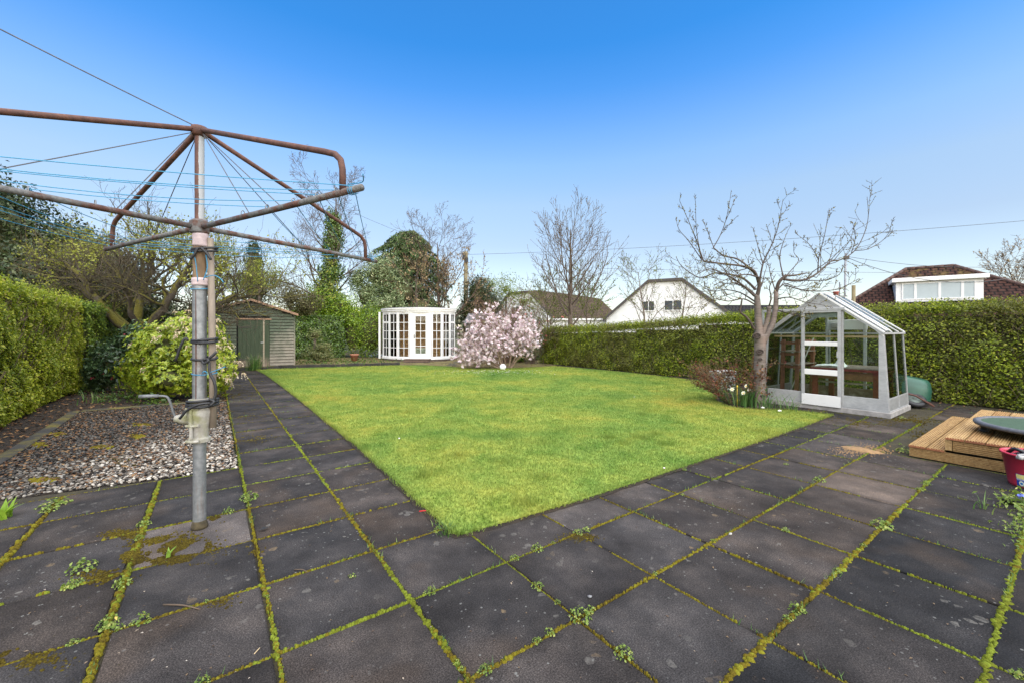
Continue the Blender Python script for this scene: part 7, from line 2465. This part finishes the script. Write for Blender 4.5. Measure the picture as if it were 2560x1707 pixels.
T.mesh("shoots", CTWIG, cht, minr=.0036, sides=(8, 6, 4, 3), levels=(0, 1))["kind"] = "stuff"
T.mesh("twigs", CTWIG, cht, minr=.0032, sides=(8, 6, 4, 3), levels=(2, 3))
T.br = all_
# knobbly buds on the shoots
Q, D = T.points(2300, (1, 2, 3), 12, .006)
V, Fc = pebbles(rng_(44), Q, np.full(len(Q), .0095), .9)
raw_mesh("buds", V, Fc, leafmat("olive brown bud", [(0, (.11, .085, .03)), (.7, (.19, .16, .05)), (1, (.30, .30, .08))], .8, 0), cht, True, True)

# red-brown rose shrub and daffodils at the cherry foot
RS = gr(1832, 1008); RS.z = 0
rsb = thing("rose_shrub", "low red brown leaved rose shrub at the left foot of the cherry tree", "shrub", tuple(RS))
T = Tree(451)
for i in range(46):
    a = T.r.uniform(0, 6.28)
    T.grow(RS + Vector((.12 * math.cos(a), .12 * math.sin(a), 0)), (.85 * math.cos(a) - .15, .7 * math.sin(a), 1), T.r.uniform(.55, .98), .0075, 0, [dict(n=6, kids=6, t0=.3, ang=32, ratio=.42, wander=.1, up=.0), dict(n=4, kids=3, ang=36, wander=.12), dict(n=3)])
T.mesh("stems", simple("brown rose stem", (.13, .09, .045), .85, .35, 3), rsb, minr=.0028, sides=(4, 3, 3))
Q, D = T.points(2300, (1, 2), 5, .02, .3)
V, Fc = leaves(rng_(45), Q, .042, .65, None, 0)
raw_mesh("leaves", V, Fc, leafmat("red brown leaf", [(0, (.045, .018, .014)), (.4, (.13, .035, .022)), (.65, (.22, .065, .028)), (.8, (.10, .10, .03)), (1, (.32, .13, .05))], .5, .3), rsb, False, True)
Q, D = T.points(900, (0,), 6, .02, .0)
k = Q[:, 2] < .45
V, Fc = leaves(rng_(46), Q[k], .05, .4, None, 0); raw_mesh("leaves", V, Fc, LEAF_LOW, rsb, False, True)
DAFF = leafmat("daffodil leaf", [(0, (.05, .12, .03)), (.6, (.10, .20, .05)), (1, (.20, .30, .10))], .45, .35)
strap_clump("daffodil_leaves", "clump of green daffodil leaves round the cherry tree foot", gr(1868, 1014), 95, .46, .02, DAFF, 461, .17, .5)
strap_clump("daffodil_leaves", "arching pale grassy leaves at the right foot of the cherry tree", gr(1912, 1019), 30, .42, .014, DAFF, 462, .12, 1.1)
strap_clump("grass_clump", "wispy long grass in front of the greenhouse kick panel", gr(1975, 1027), 34, .34, .010, DAFF, 463, .14, 1.0)
PET = simple("white petal", (.82, .80, .70), .5, .05)
YEL = simple("yellow trumpet", (.80, .55, .06), .5, .1)
def daffodil(px, py, Y, lab, tilt):
    hd = at(px, py, Y)
    b = gr(px + 8, 1014); b.z = 0
    o = thing("daffodil", lab, "flower", tuple(b), 0, "daffodils by the cherry tree")
    mb = MB(); mb.tube(smooth_path([b, Vector((b.x, b.y, hd.z * .6)), hd + Vector((.015, .02, .012)), hd], 3), .0035, 5); mb.build("stem", DAFF, o, True, True)
    ax = Vector((tilt, -1, -.15)).normalized()
    A = ax.cross(Vector((0, 0, 1))).normalized(); B = A.cross(ax)
    mb = MB()
    for k in range(6):
        a = k * math.pi / 3
        d = A * math.cos(a) + B * math.sin(a); s_ = ax.cross(d)
        mb.add([hd, hd + d * .024 + s_ * .013, hd + d * .043 + ax * .004, hd + d * .024 - s_ * .013], [(0, 1, 2, 3)])
    mb.build("petals", PET, o, False, True)
    mb = MB(); m_ = Matrix((A, B, ax)).transposed(); mb.lathe([(.007, 0), (.009, .008), (.013, .014)], hd, 10, axis=m_, capt=False); mb.build("trumpet", YEL, o, True, True)
for px, py, lab, tl in ((1830, 972, "leftmost white daffodil in front of the rose shrub", -.4), (1858, 981, "lowest and largest white daffodil in front of the rose shrub", -.1), (1864, 964, "topmost white daffodil in front of the rose shrub", .5), (1872, 974, "white daffodil nearest to the cherry trunk", .3)):
    daffodil(px, py, 7.62, lab, tl)
o = MB(); q = at(1843, 965, 7.7); o.tube([q + Vector((0, 0, -.02)), q, q + Vector((0, 0, .022))], [.009, .011, .003], 8); o.tube([Vector((q.x, q.y, 0)), q], .003, 5)
tag(o.build("tulip_bud", YEL, None, True, True, loc=(q.x, q.y, 0)), "single closed yellow flower bud standing in the rose shrub", "flower")
for (px, py, lab) in ((1907, 1024, "left white paper scrap on the grass near the cherry tree"), (1949, 1032, "right white paper scrap on the grass edge in front of the greenhouse")):
    c = gr(px, py); crumple("paper_scrap", (c.x, c.y, .035), .028, .02, .03, PET, lab, "litter", px * .1)
# white rubble behind the rose shrub
mb = MB(); q = gr(1870, 1000); mb.box((q.x + .25, q.y + 1.5, .42), (.55, .3, .10), Matrix.Rotation(.4, 3, 'Z'), 0, .02); mb.box((q.x + .25, q.y + 1.5, .18), (.5, .28, .36), Matrix.Rotation(.4, 3, 'Z'), 0, .02)
tag(mb.build("stone_block", simple("pale stone", (.38, .38, .36), .9, .3, 12), None, False, True, loc=(q.x + .25, q.y + 1.5, 0)), "pale stone block half hidden between the rose shrub and the cherry trunk", "block")

# ------------------------------------------------------------------ weeds in the paving joints
WEED = leafmat("pale weed leaf", [(0, (.09, .15, .02)), (.5, (.18, .26, .045)), (.85, (.30, .37, .09)), (1, (.42, .38, .11))], .5, .35)
def weed_mesh(seed, n, rad, hgt, size):
    g = rng_(seed)
    a = g.uniform(0, 6.28, n); r_ = rad * np.sqrt(g.random(n))
    C = np.stack([r_ * np.cos(a), r_ * np.sin(a), .004 + hgt * (1 - (r_ / rad) ** 2) * g.random(n)], 1)
    N = unit(np.stack([np.cos(a) * .5, np.sin(a) * .5, np.ones(n)], 1))
    V, Fc = leaves(g, C, size, .75, N, .6)
    me = bpy.data.meshes.new("weed")
    me.from_pydata([tuple(v) for v in V], [], [tuple(int(i) for i in f) for f in Fc])
    me.materials.append(WEED)
    return me
WM = [weed_mesh(500 + i, (70, 46, 90, 34)[i], (.045, .035, .055, .028)[i], (.045, .035, .05, .03)[i], (.015, .014, .015, .013)[i]) for i in range(4)]
rw = random.Random(9); rk = random.Random(3)
def weed(px, py, k=None, s=1.0, label=None, sx=1.0):
    q = gr(px, py)
    a_, b_ = ab(q.x, q.y)                              # weeds root in the nearest joint
    a1_ = round(a_ / (1.05 if a_ < 0 else 1)) * (1.05 if a_ < 0 else 1)
    da, db = a_ - a1_, b_ - round(b_)
    if min(abs(da), abs(db)) < .3 and s < 1.3:
        q = P(a1_, b_) if abs(da) < abs(db) else P(a_, round(b_))
    o = bpy.data.objects.new("weed", WM[rw.randrange(4) if k is None else k])
    link(o); o.location = (q.x, q.y, 0)
    o.rotation_euler = (0, 0, rw.uniform(0, 6.28)); o.scale = (s * sx, s, s * rw.uniform(.8, 1.2))
    tag(o, label or "small pale green weed growing out of a mossy paving joint", "weed", "weeds in the paving joints")
for (px, py) in ((1300, 1422), (1288, 1398), (1330, 1388), (1350, 1378), (1390, 1362), (1405, 1354), (1452, 1532), (1480, 1528), (1445, 1552), (1410, 1512), (1404, 1500), (1355, 1462), (1340, 1592), (1378, 1588), (1350, 1610),
                 (1570, 1628), (1645, 1438), (1446, 1332), (1470, 1325), (1704, 1238), (1800, 1358), (1640, 1298), (1668, 1312), (1960, 1328), (1975, 1332), (2150, 1375), (2165, 1365), (2210, 1308), (2200, 1320), (2328, 1213), (2305, 1225), (2066, 1205), (2010, 1195),
                 (1980, 1520), (1995, 1452), (2100, 1440), (2085, 1425), (2470, 1655), (2480, 1665), (2450, 1640), (2550, 1688), (2535, 1440), (1976, 1552), (284, 1547), (272, 1565), (262, 1625), (252, 1640), (290, 1580), (190, 1590), (232, 1572),
                 (203, 1425), (195, 1440), (310, 1460), (130, 1270), (110, 1278), (150, 1268), (355, 1308), (340, 1315), (350, 1345), (612, 1240), (618, 1252), (598, 1230), (632, 1262), (570, 1266), (560, 1258), (625, 1300), (640, 1215), (1100, 1330), (1120, 1322), (356, 1540), (368, 1536),
                 (655, 1435), (672, 1600), (668, 1490), (505, 1703), (520, 1690), (515, 1500), (560, 1490), (880, 1440), (1065, 1493), (1080, 1488), (1175, 1660), (1170, 1640), (1230, 1700), (1210, 1690), (1590, 1190), (1720, 1170), (1850, 1178), (2140, 1115), (2232, 1122), (2250, 1110), (2246, 1130), (2050, 1120), (1965, 1160), (1700, 1235),
                 (668, 1013), (665, 1022), (690, 1050), (716, 1090), (740, 1118), (580, 905), (600, 938), (608, 948), (2105, 1062), (2180, 1045), (2255, 1045), (2330, 1070), (2060, 1092), (2110, 1080)):
    near = py > 1350
    if rk.random() < .45: continue
    weed(px, py, s=rw.uniform(.35, .95) * (1.0 if near else 1.1))
weed(2204, 1315, 2, 1.3, "large leafy pale weed at a crossing of wide green joints on the right patio")
weed(1455, 1546, 2, 1.05, "bushy yellow green weed at the paving crossing below the lawn corner")
weed(1576, 1624, 2, .8, "round yellowish weed in a joint near the bottom centre right")
weed(205, 1422, 2, 1.31, "upright pale weed in a mossy joint at the lower left")
weed(135, 1262, 2, 1.3, "spreading grey green weed at the left edge of the pebble bed paving", 1.5)
weed(622, 1245, 2, 1.35, "tall ragged weed in the joint right of the hoist pole")
weed(2260, 1128, 2, 1.4, "dark grassy weed at the corner of the decking step")
# grassy bits along the joints: short hairs on the moss
g = rng_(520)
B = []
for (a0, b0, a1, b1) in joints:
    p0, p1 = P(a0, b0), P(a1, b1)
    mid = (p0 + p1) / 2
    if mid.y < .6 or mid.y > 9: continue
    for i in range(34):
        p = p0.lerp(p1, g.random())
        if mnoise.noise(Vector((p.x * 2.3, p.y * 2.3, 5.5))) > .18:
            B.append((p.x + g.normal() * .009, p.y + g.normal() * .009))
B = np.array(B)
V, Fc = grass_blades("", B[:, 0], B[:, 1], 0.0, .028, .0024, BLADE, g, 1.0)
stuff(raw_mesh("joint_grass", V, Fc, BLADEG, None, False, True), "wisps of grass and hair moss in the paving joints", "grass")
strap_clump("leafy_plant", "bright green leafy plant at the left edge on the paving", gr(6, 1296), 22, .14, .035, leafmat("bright leaf", [(0, (.14, .26, .02)), (1, (.28, .42, .04))], .45, .4), 531, .03, .8)
strap_clump("seedling", "two leaved green seedling on the mossy pale slab by the pole", gr(420, 1394), 4, .085, .02, leafmat("bright seedling", [(0, (.16, .30, .04)), (1, (.26, .40, .06))], .45, .4), 532, .006, .7)
strap_clump("grass_tuft", "sparse long grass blades on the dark slabs left of the rubber pipe", gr(2460, 1272), 9, .15, .008, BLADEG, 533, .06, .9)
strap_clump("grass_clump", "wispy grass tuft hanging from the near corner of the lawn", gr(1118, 1328), 60, .07, .006, BLADEG, 534, .06, 1.0)
FM = thing("forget_me_not", "small plant with blue flowers at the right edge beside the rubber pipe", "plant", tuple(gr(2556, 1262)))
g = rng_(541)
c0 = np.array(gr(2566, 1262))
C = c0 + np.stack([g.normal(size=260) * .10, g.normal(size=260) * .07, np.abs(g.normal(size=260)) * .05], 1)
V, Fc = leaves(g, C, .045, .4, None, 0); raw_mesh("leaves", V, Fc, WEED, FM, False, True)
C = np.array([np.array(at(2551 + g.normal() * 4, 1238 + g.normal() * 3, 3.25)) for i in range(9)])
V, Fc = flowers(C, g, 5, .012, .9, .9); raw_mesh("flowers", V, Fc, simple("blue petal", (.12, .16, .55), .6), FM, False, True)
mb = MB()
for c in C[:5]:
    mb.tube([Vector(c0) + Vector((0, 0, .01)), Vector(c)], .0018, 4)
mb.build("stems", WEED, FM, False, True)
C = []
for i in range(300):
    q = gr(2560 + g.normal() * 26, 1310 + g.normal() * 22); C.append((q.x, q.y, .005 + abs(g.normal()) * .02))
V, Fc = leaves(g, np.array(C), .025, .5, None, 0)
stuff(raw_mesh("ground_cover", V, Fc, WEED, None, False, True), "creeping pale weeds spreading from the right edge over the slabs", "weeds")

# ------------------------------------------------------------------ little litter on the slabs
g = rng_(550)
C = []
for i in range(520):
    q = gr(g.uniform(0, 2560), 900 + 800 * g.random() ** 1.2); C.append((q.x, q.y, .003))
C = np.array(C)
A_, B_ = (C[:, 0] - OX) * CT + (C[:, 1] - OY) * ST, (C[:, 0] - OX) * ST - (C[:, 1] - OY) * CT
k = ~inside(lawn_xy, C[:, 0], C[:, 1]) & ((B_ > .65) | ((A_ > 0) & (A_ < 1.2)) | (B_ > -1.8)) & (B_ < 5)
C = C[k]
V, Fc = leaves(g, C, .014, .55, np.tile(np.array([0, 0, 1.0]), (len(C), 1)), .85)
stuff(raw_mesh("debris", V, Fc, leafmat("scattered bits", [(0, (.02, .014, .01)), (.5, (.08, .05, .03)), (.85, (.16, .11, .06)), (.96, (.30, .25, .2)), (1, (.5, .46, .4))], .8, 0), None, False, True), "tiny leaf bits and petals scattered on the slabs", "debris")
V, Fc = pebbles(g, np.array([tuple(gr(1474, 1493, -.008)), tuple(gr(1785, 1336, -.0)), tuple(gr(1470, 1497, 0)), tuple(gr(660, 1322, 0))]), np.array([.017, .016, .007, .018]), .6)
for i, (lab, m_) in enumerate((("small grey stone on a slab below the lawn corner", 0), ("flat pale stone lying in a joint on the right patio", 1))):
    c = np.array([tuple(gr(*((1474, 1493), (1826, 1336))[i]))]) + np.array([[0, 0, .008]])
    V, Fc = pebbles(g, c, np.array([.016]), .6)
    tag(raw_mesh("stone", V, Fc, simple("grey stone", (.16, .16, .165), .85, .3, 40) if i == 0 else simple("pale stone chip", (.34, .33, .3), .85, .2, 40), None, True, True, loc=tuple(c[0])), lab, "stone")
def stick(a, b, r, lab, c=(.08, .055, .035)):
    p, q = gr(*a), gr(*b)
    mb = MB(); mb.tube(smooth_path([p + Vector((0, 0, r)), p.lerp(q, .5) + Vector((.006, .004, r + .006)), q + Vector((0, 0, r))], 3), [r, r, r, r, r * .9, r * .8, r * .6], 6)
    tag(mb.build("twig", simple("twig " + lab[:12], c, .85), None, True, True, loc=tuple(p)), lab, "twig")
stick((408, 1512), (500, 1524), .004, "thin forked twig across a mossy joint left of the path")
stick((736, 1424), (768, 1430), .003, "dark thin twig on a slab between the path joints")
stick((1048, 1278), (1080, 1280), .004, "bright red plastic stalk on the slab at the lawn edge", (.55, .03, .03))
stick((635, 1635), (650, 1618), .002, "pale straw lying on a slab at the bottom left", (.45, .34, .2))
c = gr(290, 1568)
V, Fc = leaves(rng_(2), np.array([(c.x, c.y, .045)]), .05, .3, np.array([[0, 0, 1.0]]), .9)
tag(raw_mesh("fallen_leaf", V, Fc, simple("yellow leaf", (.55, .36, .08), .6), None, False, True, loc=tuple(c)), "yellow fallen leaf caught in weeds at a lower left joint", "leaf")
c = gr(660, 1325)
V, Fc = leaves(rng_(3), np.array([(c.x, c.y, .012)]), .07, .5, np.array([[0, 0, 1.0]]), .9)
tag(raw_mesh("fallen_leaf", V, Fc, simple("black leaf", (.02, .02, .018), .6), None, False, True, loc=tuple(c)), "dark dead leaf on the slab right of the hoist pole", "leaf")
